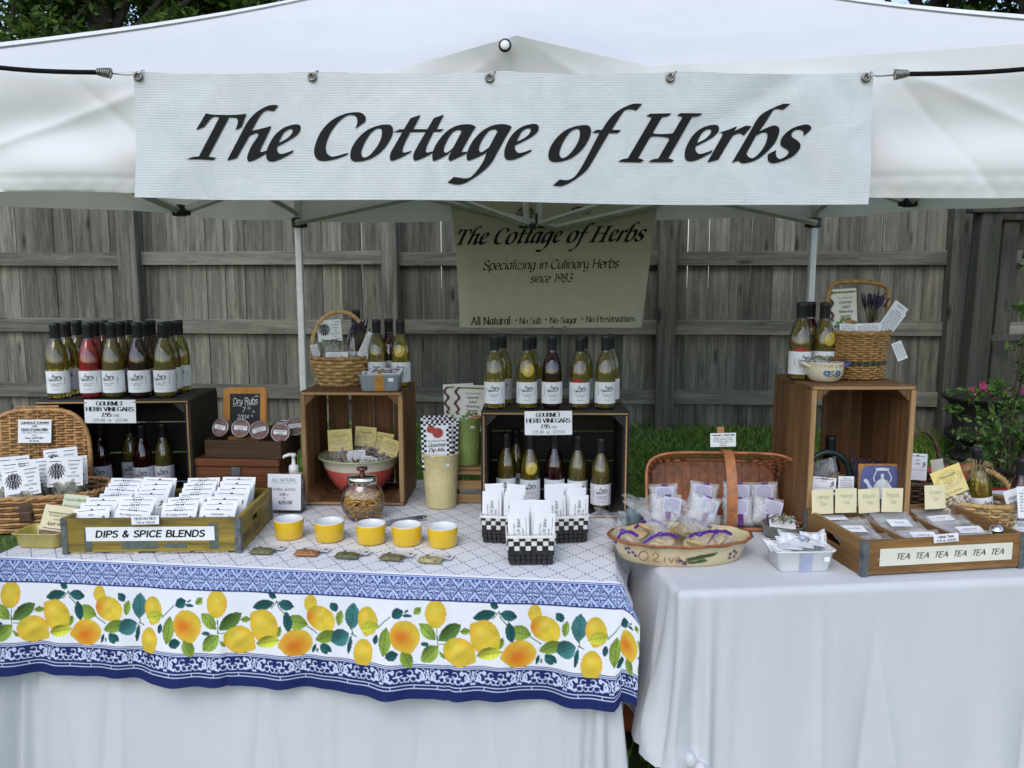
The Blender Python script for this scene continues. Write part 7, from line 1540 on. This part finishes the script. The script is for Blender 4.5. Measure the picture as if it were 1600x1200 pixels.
for c in range(3):
    for r_ in range(7):
        n = TM @ Vector((.085 + c * .148 + random.uniform(-.012, .012), .03 + r_ * .033, .045 + random.uniform(-.004, .004) + r_ * .0018)); t = thing('tea_packet', 'clear tea packet, %s from the front in the %s compartment of the TEA crate' % (ordn[r_], ('first', 'middle', 'last')[c]), 'packet', n, 0, 'tea packets, %s compartment' % ('first', 'middle', 'last')[c], rot=(R(-72 + random.uniform(-6, 6)), R(random.uniform(-5, 5)), TRZ + R(random.uniform(-6, 6))))
        q = MB(); pillow(q, .10, .045, .014, r_ + c, 10, 8); sub('tea_leaves', q, TEAM[(r_ + c) % 3], t, (0, 0, -.02)); q = MB(); pillow(q, .122, .098, .012, r_ * 3 + c, 14, 12, .5); sub('film', q, film('tea_film', .18, 30, .3), t, (0, -.002, -.03))
        if (r_ * 2 + c) % 3 == 0:
            q = MB(); grid(q, lambda u, v: ((u - .5) * .07 + .008 * (c - 1), -.0115, .02 + .030 * v), 5, 3); l_ = sub('label', q, PAPER, t); k = MB(); text(k, ('Mint Tea', 'Earl Grey', 'Chamomile', 'Lemon Balm', 'Rose Hip', 'Sencha', 'English Tea')[r_], .008 * (c - 1), .034, .0065, 'ital', .8, .2, k=2); k.v = [(a, -.0125, z) for a, b_, z in k.v]; sub('lettering', k, GREYINK, l_)
w = TM @ Vector((TW - .052, .04, TH - .002)); q = MB(); ball(q, (0, 0, 0), .017, 24, 16); tb = q.build('tea_infuser', mat('mirror_steel', (.75, .75, .75), .06, .03, metal=1.0), None, w); tag(tb, 'shiny silver ball tea infuser at the front right of the TEA crate', 'tea infuser')
q = MB(); lathe(q, [(.0172, -.001), (.0182, -.001), (.0182, .001), (.0172, .001)], 24, cap=False); sub('seam', q, STEEL, tb, (0, 0, 0), (R(50), 0, 0)); w = w + Vector((0, 0, 0)); q = MB(); box(q, (0, 0, -.025), (.05, .04, .008), .001); sub('ledge', q, TWX, te, (TW - .052, .04, TH - .012))
# -- tall pine crate on the white table
HRC = .452; pf = at(1268, 604, z=TZ + HRC); RW, RD = .305, .31
crate('tall brown pine crate on the white table with the handled basket on top', (pf.x, pf.y, TZ + .001), RW, HRC, RD, False, R(1), 'v', slot=[(0, .20), (.205, .46), (.52, 1.0)]); ZR = TZ + .001 + HRC + .0005
for px, Y, c, ex, l in ((1248, 2.43, 'olive', 'red', 'olive vinegar bottle with red pepper on the tall pine crate'), (1262, 2.505, 'amber', None, 'dark red vinegar bottle behind two others on the tall pine crate'), (1284, 2.445, 'gold', 'lemon', 'golden vinegar bottle with lemon slice on the tall pine crate')): bottle(l, XY(px, Y, ZR), c, .1, 'vinegar bottles on the tall pine crate', ex)
p = at(1300, 600, z=ZR); P = Vector((p.x, p.y + .062, ZR)); ep = thing('enamel_pot', 'small cream enamel pot painted with blue flowers on the tall pine crate', 'pot', P, R(4))
ENA = mat('cream_enamel', (.70, .64, .47), .2, .05, 14, coat=.8)
q = MB(); lathe(q, [(0, .001), (.034, .001), (.044, .008), (.0525, .024), (.0545, .042), (.0535, .054), (.0560, .057), (.0555, .060), (.0515, .058), (.050, .03), (.04, .008), (0, .006)], 40); sub('body', q, ENA, ep)
for sg in (-1, 1): q = MB(); tube(q, cat_([(sg * .050, -.014, .045), (sg * .068, -.012, .055), (sg * .072, 0, .056), (sg * .068, .012, .055), (sg * .050, .014, .045)], 4), .0055, 8); sub('handle', q, ENA if sg < 0 else mat('blue_enamel', (.05, .06, .28), .2, .1, coat=.8), ep)
cm = lambda e: (lambda x, z: ((.0535 + e) * math.sin(x / .054), -(.0535 + e) * math.cos(x / .054), z))
q1, q2, q3 = MB(), MB(), MB(); g = random.Random(2)
for cx in (-.016, .018):
    for i in range(6): a = i * 1.05; x, z = cx + .007 * math.cos(a), .030 + .0055 * math.sin(a); fill(q1, [[(x + .0045 * math.cos(b_), z + .0036 * math.sin(b_)) for b_ in [k * .7 for k in range(9)]]], cm(.0009 + i * .00006))
    for i in range(5): a = g.uniform(0, 6.28); x, z = cx + .017 * math.cos(a), .030 + .011 * math.sin(a); fill(q2, [[(x + .005 * math.cos(b_), z + .002 * math.sin(b_ + .4)) for b_ in [k * .9 for k in range(7)]]], cm(.0007))
for i in range(12): x, z = g.uniform(-.032, .034), g.choice((.046, .015, .048, .05)) + g.uniform(-.004, .004); fill(q3, [[(x + .0026 * math.cos(b_), z + .0022 * math.sin(b_)) for b_ in [k * .9 for k in range(7)]]], cm(.0007))
sub('flower_print', q1, mat('blue_flower', (.06, .14, .34), .3, .4, 200), ep); sub('leaf_print', q2, mat('green_flower', (.10, .14, .08), .3, .4, 200), ep); sub('bud_print', q3, mat('orange_flower', (.50, .20, .03), .3, .3, 200), ep)
sign('tea_packet', 'white packet folded inside the enamel pot', P + Vector((0, -.02, .050)), .06, .05, dipcard(('Soup', 'Herbs'), 0), PAPER, (R(-75), 0, R(10)), 'packet'); q = MB(); g = random.Random(18)
for i in range(12): a = g.uniform(-.4, 3.5); tube(q, [(0, -.005, .064), (.02 * math.cos(a), .006 * math.sin(a), .070 + g.uniform(0, .008)), (.045 * math.cos(a), .014 * math.sin(a), .064 + g.uniform(-.002, .012))], .0014, 4)
sub('raffia', q, mat('green_raffia', (.20, .22, .08)), ep); q = MB(); tube(q, [(.01, -.012, .066), (.058, -.006, .068)], .005, 7); sub('cinnamon_stick', q, mat('cinnamon', (.16, .06, .025)), ep)
p = at(1352, 595, z=ZR); P = Vector((p.x, p.y + .082, ZR)); hb = thing('handled_basket', 'round tan basket with a green band and tall handle on the tall pine crate', 'basket', P, R(6)); ol = sup(.082, .074, 2.1, .16)
zs = [.006 + i * .0068 for i in range(20)]
def sub_weave(idx, m): q = MB(); [weave(q, (lambda j: (lambda t, f: ol(t, j / 19)))(j), [zs[j]], 0, 27, .0030, .0036, .0032 * (1 if j % 2 == 0 else -1), 6, 5) for j in idx]; return stuffpart(sub('weave', q, m, hb))
sub_weave([j for j in range(20) if j not in (6, 7)], RATT); sub_weave([6, 7], mat('green_cane', (.035, .06, .03), .5, .3, 60))
q = MB(); stakes(q, ol, 0, .14, 27, .0026); stuffpart(sub('stakes', q, RATT, hb)); q = MB(); rimring(q, ol, .142, .0058, 1, 1, 70, 2, 14); sub('rim', q, RATT, hb); q = MB(); lathe(q, [(0, .004), (1, .004)], 24, sx=.08, sy=.072); sub('base', q, RATT, hb)
q = MB(); tube(q, cat_([(-.094, 0, .11), (-.098, 0, .22), (-.092, 0, .275), (-.07, 0, .292), (0, 0, .297), (.075, 0, .286), (.096, 0, .262), (.098, 0, .21), (.094, 0, .11)], 6), .0068, 8); sub('handle', q, RATT, hb)
t = sign('salad_card', 'salad seasoning card standing in the green banded basket', P + Vector((-.045, -.015, .125)), .092, .15, salad, mat('ivory_paper', (.74, .72, .64)), (R(-4), R(-3), R(5)), 'card'); veg(t, .092, .15)
bottle('dark capped vinegar bottle leaning inside the green banded basket', P + Vector((.018, .03, .02)), 'olive', .2, tilt=(0, R(-7)))
for i, (x, y, z, w, h, ry, l) in enumerate(((-.05, -.058, .125, .05, .045, 2, 'white packet low at the left in the green banded basket'), (.012, -.06, .13, .076, .042, -2, 'rounded white recipe label at the front of the green banded basket'), (.068, -.035, .145, .05, .085, 38, 'white card tilted against the basket handle'), (.088, -.01, .158, .05, .085, 36, 'white card farthest right behind the basket handle'))): sign('recipe_card', l, P + Vector((x, y, z)), w, h, recipe, PAPER, (R(-8), R(ry), 0), 'card')
lavender('dark dried lavender bunch in the green banded basket', P + Vector((.045, .01, .16)), 40, .095, .045, (.015, 0), 5)
p = at(1411, 562, Y=P.y - .06); sign('gift_tag', 'white hanging tag on the outside of the green banded basket', p, .030, .058, recipe, PAPER, (0, R(-24), R(-6)), 'tag')
# inside the tall crate
p = XY(1288, pf.y + .13, TZ + .0145); P = Vector((p.x, pf.y + .12, TZ + .0145)); gb = thing('green_basket', 'dark green basket with broad handle inside the tall pine crate', 'basket', P, 0); GRN = mat('dark_green_paint', (.012, .03, .028), .4, .3, 30)
q = MB(); lathe(q, [(0, .002), (.058, .002), (.060, .01), (.070, .112), (.073, .116), (.073, .122), (.067, .12), (.058, .01), (0, .008)], 36); sub('body', q, GRN, gb); q = MB(); ribbon(q, cat_([(-.07, .0, .10), (-.062, 0, .18), (-.02, 0, .218), (.03, 0, .212), (.062, 0, .17), (.07, 0, .10)], 6), .02, (0, 1, 0)); q.v = [(a, b_, c) for a, b_, c in q.v]
q = MB(); cp = cat_([(-.07, .0, .10), (-.062, 0, .18), (-.02, 0, .218), (.03, 0, .212), (.062, 0, .17), (.07, 0, .10)], 6); tube(q, [Vector(c) for c in cp], .009, 6, flat=.9); sub('handle', q, GRN, gb)
bottle('dark green vinegar bottle inside the green basket in the tall crate', P + Vector((.018, .035, .03)), 'wine', 0); bottle('dark bottle hidden beside the crate wall in the tall pine crate', P + Vector((-.052, .03, .02)), 'wine', 0)
t = thing('soup_mix_bag', 'clear bag of dark herbs tied with raffia in the green basket', 'bag', P + Vector((-.005, -.03, .105)), 0, rot=(R(-6), R(-14), 0)); q = MB(); lumps(q, 60, (0, 0, .03), (.032, .016, .03), .006, 31); stuffpart(sub('herbs', q, mat('dark_herbs', (.07, .05, .025), .5, .6, 90), t)); q = MB(); pillow(q, .085, .10, .045, 8); sub('film', q, film('herb_film', .16, 50), t)
q = MB(); g = random.Random(5); [tube(q, [(0, -.022, .045), (.03 * math.cos(a), -.024, .045 + .012 * math.sin(a)), (.05 * math.cos(a), -.02, .04 + .02 * math.sin(a))], .001, 4) for a in [g.uniform(0, 6.28) for _ in range(12)]]; sub('raffia', q, mat('raffia', (.35, .25, .12), .7, .3), t)
sign('recipe_card', 'white printed label at the front left of the green basket', P + Vector((-.038, -.066, .108)), .066, .05, dipcard(('Tea Bread',), 1), PAPER, (R(-5), R(4), R(-10)), 'card'); sign('recipe_card', 'white recipe label standing in front of the green basket bag', P + Vector((.028, -.068, .105)), .05, .056, recipe, PAPER, (R(-6), R(3), R(8)), 'card')
lavender('purple lavender bunch beside the green basket in the tall crate', P + Vector((.082, .02, .06)), 40, .13, .05, (.03, 0), 9)
t = thing('herb_sachet', 'small white sachet tied with raffia beside the teapot plaque', 'sachet', P + Vector((.088, -.045, .09))); q = MB(); lathe(q, [(0, -.08), (.022, -.08), (.026, -.05), (.024, -.02), (.010, .022), (.008, .026), (.016, .042), (.014, .043)], 20, wob=lambda a, z: 1 + .12 * math.sin(a * 6)); sub('pouch', q, mat('linen', (.52, .51, .52), .9, .2, 40, .5, 90), t); q = MB(); [tube(q, [(0, -.010, .024), (.02 * math.cos(a), -.016, .024 + .01 * math.sin(a)), (.026 * math.cos(a), -.014, .01 + .014 * math.sin(a))], .0013, 4) for a in (0, .6, 2.5, 3.2, 4.4, 5.4)]; sub('raffia', q, mat('raffia', (.35, .25, .12)), t)
# teapot plaque
p = at(1375, 812, Y=pf.y + .035); tp = thing('teapot_plaque', 'blue wooden plaque with a white teapot leaning inside the tall crate', 'plaque', (p.x, p.y, TZ + .0145), 0, rot=(R(-7), 0, R(1))); PW, PH = .127, .20
q = MB(); box(q, (0, 0, PH / 2), (PW, .010, PH), .003); sub('board', q, mat('worn_orange_edge', (.34, .17, .05), .7, .3, 40), tp)
q = MB(); n = 24; fill(q, [[(PW * .47 * (math.copysign(min(1, abs(math.cos(a)) ** .35), math.cos(a))) * (1 + .015 * math.sin(a * 11)), PH / 2 + PH * .475 * math.copysign(min(1, abs(math.sin(a)) ** .35), math.sin(a)) * (1 + .01 * math.sin(a * 13))) for a in [2 * math.pi * (i + .3) / 40 for i in range(40)]]], lambda a, c: (a, -.0056, c)); sub('blue_paint', q, mat('blue_paint', (.085, .10, .27), .6, .2, 30), tp)
q = MB(); fm = lambda a, c: (a + .006, -.0064, c + .038)
fill(q, [outl('-30,60 -34,75 -26,95 -14,112 0,118 14,112 26,95 34,75 30,60', 0, 0, 1000)], fm); fill(q, [[(-.006, .116), (.006, .116), (.004, .122), (.0055, .128), (0, .134), (-.0055, .128), (-.004, .122)]], fm); fill(q, [outl('-30,70 -40,80 -46,100 -56,112 -50,118 -42,112 -36,100 -28,88', 0, 0, 1000)], fm)
fm2 = lambda a, c: (a + .006, -.0068, c + .038); scribble(q, [(-.022, .108), (-.026, .120), (-.022, .132), (-.016, .143)], .003, fm2); scribble(q, [(.022, .108), (.027, .120), (.022, .132), (.016, .143)], .003, fm2); fill(q, [[(-.018, .142), (.018, .142), (.021, .149), (0, .151), (-.021, .149)]], fm2)
sub('teapot_print', q, mat('white_teapot_paint', (.60, .63, .66), .6, .15, 60), tp)
# -- things behind and beside the tea crate
p = XY(1432, 2.52, .8); P = Vector((p.x, 2.52, TZ)); db = thing('dark_wicker_basket', 'dark brown wicker basket with hooped handle behind the TEA crate', 'basket', P, R(20)); ol = sup(.085, .065, 2.2, .15); q = MB(); weave(q, ol, [.008 + i * .009 for i in range(12)], 0, 19, .003, .0044, .004, 6, 5); stuffpart(sub('weave', q, DKW, db)); q = MB(); stakes(q, ol, 0, .115, 19, .003); stuffpart(sub('stakes', q, DKW, db)); q = MB(); rimring(q, ol, .118, .006, 1, 1, 60, 2, 10); sub('rim', q, DKW, db)
q = MB(); [tube(q, [(.095 * math.cos(math.pi * i / 22) + .003 * math.sin(i * 1.1 + s_ * 2), .003 * math.cos(i * 1.1 + s_ * 2), .11 + .165 * math.sin(math.pi * i / 22)) for i in range(23)], .0042, 6) for s_ in range(3)]; sub('handle', q, DKW, db)
sign('recipe_card', 'white card with blue grey print standing in the dark wicker basket', P + Vector((-.015, -.02, .12)), .07, .085, dipcard(('Herb', 'Soaps'), 0), PAPER, (R(-8), R(5), R(8)), 'card'); sign('gift_tag', 'blank cream tag beside the dark wicker basket handle', P + Vector((.068, -.01, .11)), .045, .075, None, mat('cream_tag', (.58, .54, .45), .8, .05), (R(-6), R(-6), R(10)), 'tag', bend=.006)
p = XY(1520, 2.34, .8); P = Vector((p.x, 2.34, TZ)); tbk = thing('tan_wicker_basket', 'tan wicker basket with coiled handle behind the TEA crate corner', 'basket', P, R(-20)); ol = sup(.10, .07, 2.2, .12); q = MB(); weave(q, ol, [.008 + i * .009 for i in range(10)], 0, 21, .003, .0045, .0042, 6, 5); stuffpart(sub('weave', q, WILL, tbk)); q = MB(); stakes(q, ol, 0, .1, 21, .003); stuffpart(sub('stakes', q, WILL, tbk)); q = MB(); rimring(q, ol, .1, .006, 1, 1, 60, 2, 12); sub('rim', q, WILL, tbk)
q = MB(); n = 60; tube(q, [(.105 * math.cos(math.pi * i / n), 0, .09 + .105 * math.sin(math.pi * i / n)) for i in range(n + 1)], .0075, 7); tube(q, [(.105 * math.cos(math.pi * i / 240) + .0085 * math.cos(i * .9) * math.cos(math.pi * i / 240), .0085 * math.sin(i * .9), .09 + .105 * math.sin(math.pi * i / 240) + .0085 * math.cos(i * .9) * math.sin(math.pi * i / 240)) for i in range(241)], .0022, 4); sub('handle', q, WILL, tbk)
soupbag('white bean soup bag with tilted yellow card by the tan wicker basket', P + Vector((-.055, -.045, .055)), (R(-10), R(-20), R(6)), .1, .12, BEANW, True, 14, 'soup mix bags on the white table')
bottle('golden vinegar bottle leaning in the tan wicker basket', P + Vector((.03, .0, .03)), 'gold', 0, tilt=(0, R(-9))); q = MB(); g = random.Random(7)
for i in range(26): a = g.uniform(0, 6.28); tube(q, [(0, 0, 0), (.03 * math.cos(a), .015 * math.sin(a), .012 + .02 * g.random()), (.05 * math.cos(a), .025 * math.sin(a), .03 * math.sin(a))], .0012, 4)
tag(sub('raffia_tie', q, mat('raffia', (.35, .25, .12)), None, P + Vector((-.012, -.03, .20))), 'loose raffia tied on top of the tan wicker basket handle', 'raffia')
sign('gift_tag', 'white handwritten card leaning at the corner of the TEA crate', P + Vector((.085, -.07, .075)), .045, .075, lambda k, w, h: (text(k, 'Goat', 0, h * .62, h * .12, 'ital', 1, .2, fit=w * .6), text(k, 'Milk', 0, h * .42, h * .12, 'ital', 1, .2, fit=w * .6), text(k, 'Soap', 0, h * .2, h * .12, 'ital', 1, .2, fit=w * .6)), PAPER, (R(-8), R(-14), R(8)), 'card')
bottle('dark red vinegar bottle at the right picture edge by the TEA crate', XY(1588, 2.30, TZ), 'wine', -.2); p = XY(1606, 2.22, TZ); sign('recipe_card', 'white card cut off at the right picture edge', (p.x, 2.22, TZ + .08), .06, .09, recipe, PAPER, (R(-6), R(-5), R(-15)), 'card')
# ================================================================ garden corner
# -- red folded camp chair on the lawn
P = XY(1545, 3.35, .5); gz0 = gz(P.x, 3.35); cc = thing('camp_chair', 'red and black folding chair on the grass behind the TEA crate', 'chair', (P.x, 3.35, gz0), R(15)); RED = mat('red_nylon', (.38, .02, .02), .5, .3, 20, .5, 30); H0 = .42
q = MB(); grid(q, lambda u, v: ((u - .5) * .55, .42 * v - .1, H0 - .05 + .05 * (2 * u - 1) ** 2 + .03 * math.sin(v * 4)), 14, 10); sub('seat', q, RED, cc); q = MB(); grid(q, lambda u, v: ((u - .5) * .55, .32 + .06 * v, H0 - .02 + .10 * v + .0 * u), 12, 6); sub('backrest', q, RED, cc)
for x in (-.28, .28):
    q = MB(); tube(q, cat_([(x, -.12, H0 + .06), (x, .0, H0 + .085), (x, .2, H0 + .08), (x, .34, H0 + .07)], 4), .016, 8); sub('armrest', q, RED if x < 0 else BLK, cc)
    for y in (-.1, .34): q = MB(); tube(q, [(x, y, -.02), (x * .98, y, H0 + .06)], .009, 7); sub('leg', q, BLK, cc)
# -- garden arbor post and beam at the right
AW = wood('dark_arbor_wood', (.022, .022, .018), (.10, .095, .08), 'z', 26, .9, .5, .15, .6, stain=(.04, .05, .025), stain_amt=.7)
pa = at(1512, 690, Y=4.95); ar = thing('garden_arbor', 'dark weathered wooden arbor post and beam at the right edge in front of the fence', 'arbor', (pa.x, 4.95, gz(pa.x, 4.95)))
q = MB(); box(q, (0, 0, .75), (.125, .11, 1.56), .006); sub('post', q, AW, ar, (-.01, 0, -.02), (0, R(1.2), 0)); q = MB(); box(q, (0, 0, .75), (.10, .10, 1.56), .006); sub('post', q, AW, ar, (.27, .25, -.02), (0, R(1.2), 0))
zb_ = at(1550, 325, Y=4.9).z - gz(pa.x, 4.95); q = MB(); box(q, (.5, 0, 0), (1.1, .09, .055), .004); sub('beam', q, AW, ar, (-.06, -.03, zb_)); q = MB(); box(q, (.5, 0, 0), (1.0, .04, .09), .004); sub('beam', q, AW, ar, (.2, .2, zb_ - .01)); q = MB(); tube(q, cat_([(.30, 0, zb_ - .04), (.33, 0, zb_ - .12), (.29, 0, zb_ - .2), (.27, 0, zb_ - .3)], 4), .022, 6); sub('brace', q, AW, ar)
q = MB(); box(q, (.5, 0, 0), (.9, .03, .04), .003); sub('lattice_rail', q, AW, ar, (.1, .1, at(1560, 530, Y=5).z - gz(pa.x, 4.95)), (0, R(-2), 0))
# -- urn with petunias
pu_ = at(1527, 697, Y=4.72); gu = gz(pu_.x, 4.72); ur = thing('garden_urn', 'dark cast iron urn on a stone foot against the fence', 'urn', (pu_.x, 4.72, gu)); IRON = mat('cast_iron', (.022, .018, .016), .75, .4, 18, .6, 60)
q = MB(); lathe(q, [(0, .045), (.15, .045), (.15, .07), (.10, .09), (.075, .12), (.09, .145), (.155, .16), (.185, .185), (.180, .215), (.150, .235), (.142, .26), (.150, .33), (.170, .385), (.205, .410), (.215, .425), (.205, .435), (.185, .425), (.15, .40), (0, .40)], 40); sub('body', q, IRON, ur)
q = MB(); lathe(q, [(0, 0), (.20, -.02), (.22, .01), (.19, .04), (0, .045)], 24, wob=lambda a, z: 1 + .08 * math.sin(a * 3) + .05 * math.sin(a * 7)); sub('stone_foot', q, mat('mossy_stone', (.10, .085, .06), .95, .5, 14, .9, 30), ur)
GL1 = leafmat('garden_leaves', (.04, .10, .02), (.16, .27, .07), .45, .3)
def leafy(V0, n, r, size, seed, flat=.7): return leaf_cloud(V0, r, n, size, flat, seed)
pl_ = thing('petunia_plant', 'trailing petunia with pink flowers spilling from the urn', 'plant', (pu_.x, 4.72, gu + .42)); V, F = leafy([(-.12, -.05, .03), (.0, -.06, .05), (.13, -.06, .02), (.2, -.1, -.05), (-.2, -.08, -.06)], 420, [.10, .11, .11, .08, .05], .022, 3, .5); link('foliage', np_mesh('foliage', V, F, GL1), pl_)
PNK = mat('pink_petal', (.34, .03, .12), .5, .25, 60); g = random.Random(3)
for x, z in ((-.10, .09), (-.03, -.0), (.05, .06), (.13, .05), (-.15, .06), (.24, .05), (-.07, .06)):
    q = MB(); n = 10; vv = [(0, 0, 0)] + [(.026 * (1 + .18 * math.cos(i * math.pi)) * math.cos(2 * math.pi * i / n), -.012 + .004 * (i % 2), .026 * (1 + .18 * math.cos(i * math.pi)) * math.sin(2 * math.pi * i / n)) for i in range(n)]; q.add(vv, [[0, 1 + (i + 1) % n, 1 + i] for i in range(n)], 0, True); tube(q, [(0, 0, 0), (.004, .03, -.012)], [.008, .003], 6); sub('flower', q, PNK, pl_, (x, -.17, z), (R(g.uniform(-20, 20)), 0, R(g.uniform(-25, 25))))
# -- climbing bushes at the right edge
def bush(label, px, py, Y, stems, n, size, seed, grp='leafy bushes at the right edge'):
    p = at(px, py, Y=Y); z0 = gz(p.x, Y); t = thing('garden_bush', label, 'bush', (p.x, Y, z0), 0, grp); q = MB(); cs, rs = [], []
    for (dx, h, bend_) in stems:
        pts = cat_([(dx * .3, 0, 0), (dx * .6 + bend_ * .3, .03, h * .4), (dx + bend_, -.02, h * .75), (dx + bend_ * 1.6, -.04, h)], 5); tube(q, pts, [.010 * (1 - .04 * i) for i in range(len(pts))], 5)
        for i in range(3, len(pts), 2): cs.append(tuple(pts[i] + np.array((random.uniform(-.06, .06), random.uniform(-.06, .06), .02)))); rs.append(random.uniform(.05, .11))
    sub('stems', q, mat('bush_stem', (.07, .05, .03), .9, .3), t); V, F = leaf_cloud(cs, rs, n, size, .7, seed); link('foliage', np_mesh('foliage', V, F, GL1), t)
bush('tall climbing bush with arching stems at the right picture edge', 1588, 700, 4.3, ((-.06, 1.0, .03), (.0, 1.25, .02), (.06, .9, .05), (-.12, .6, -.05), (.12, 1.3, 0)), 1100, .025, 21)
bush('low leafy bush in front of the urn beside the climbing one', 1572, 705, 4.25, ((-.10, .40, -.06), (.0, .52, -.02), (.10, .45, .04), (.16, .62, .02)), 420, .024, 22)
bush('small weedy plant at the urn foot', 1500, 705, 4.4, ((-.04, .16, -.02), (.04, .2, .03)), 110, .02, 23)
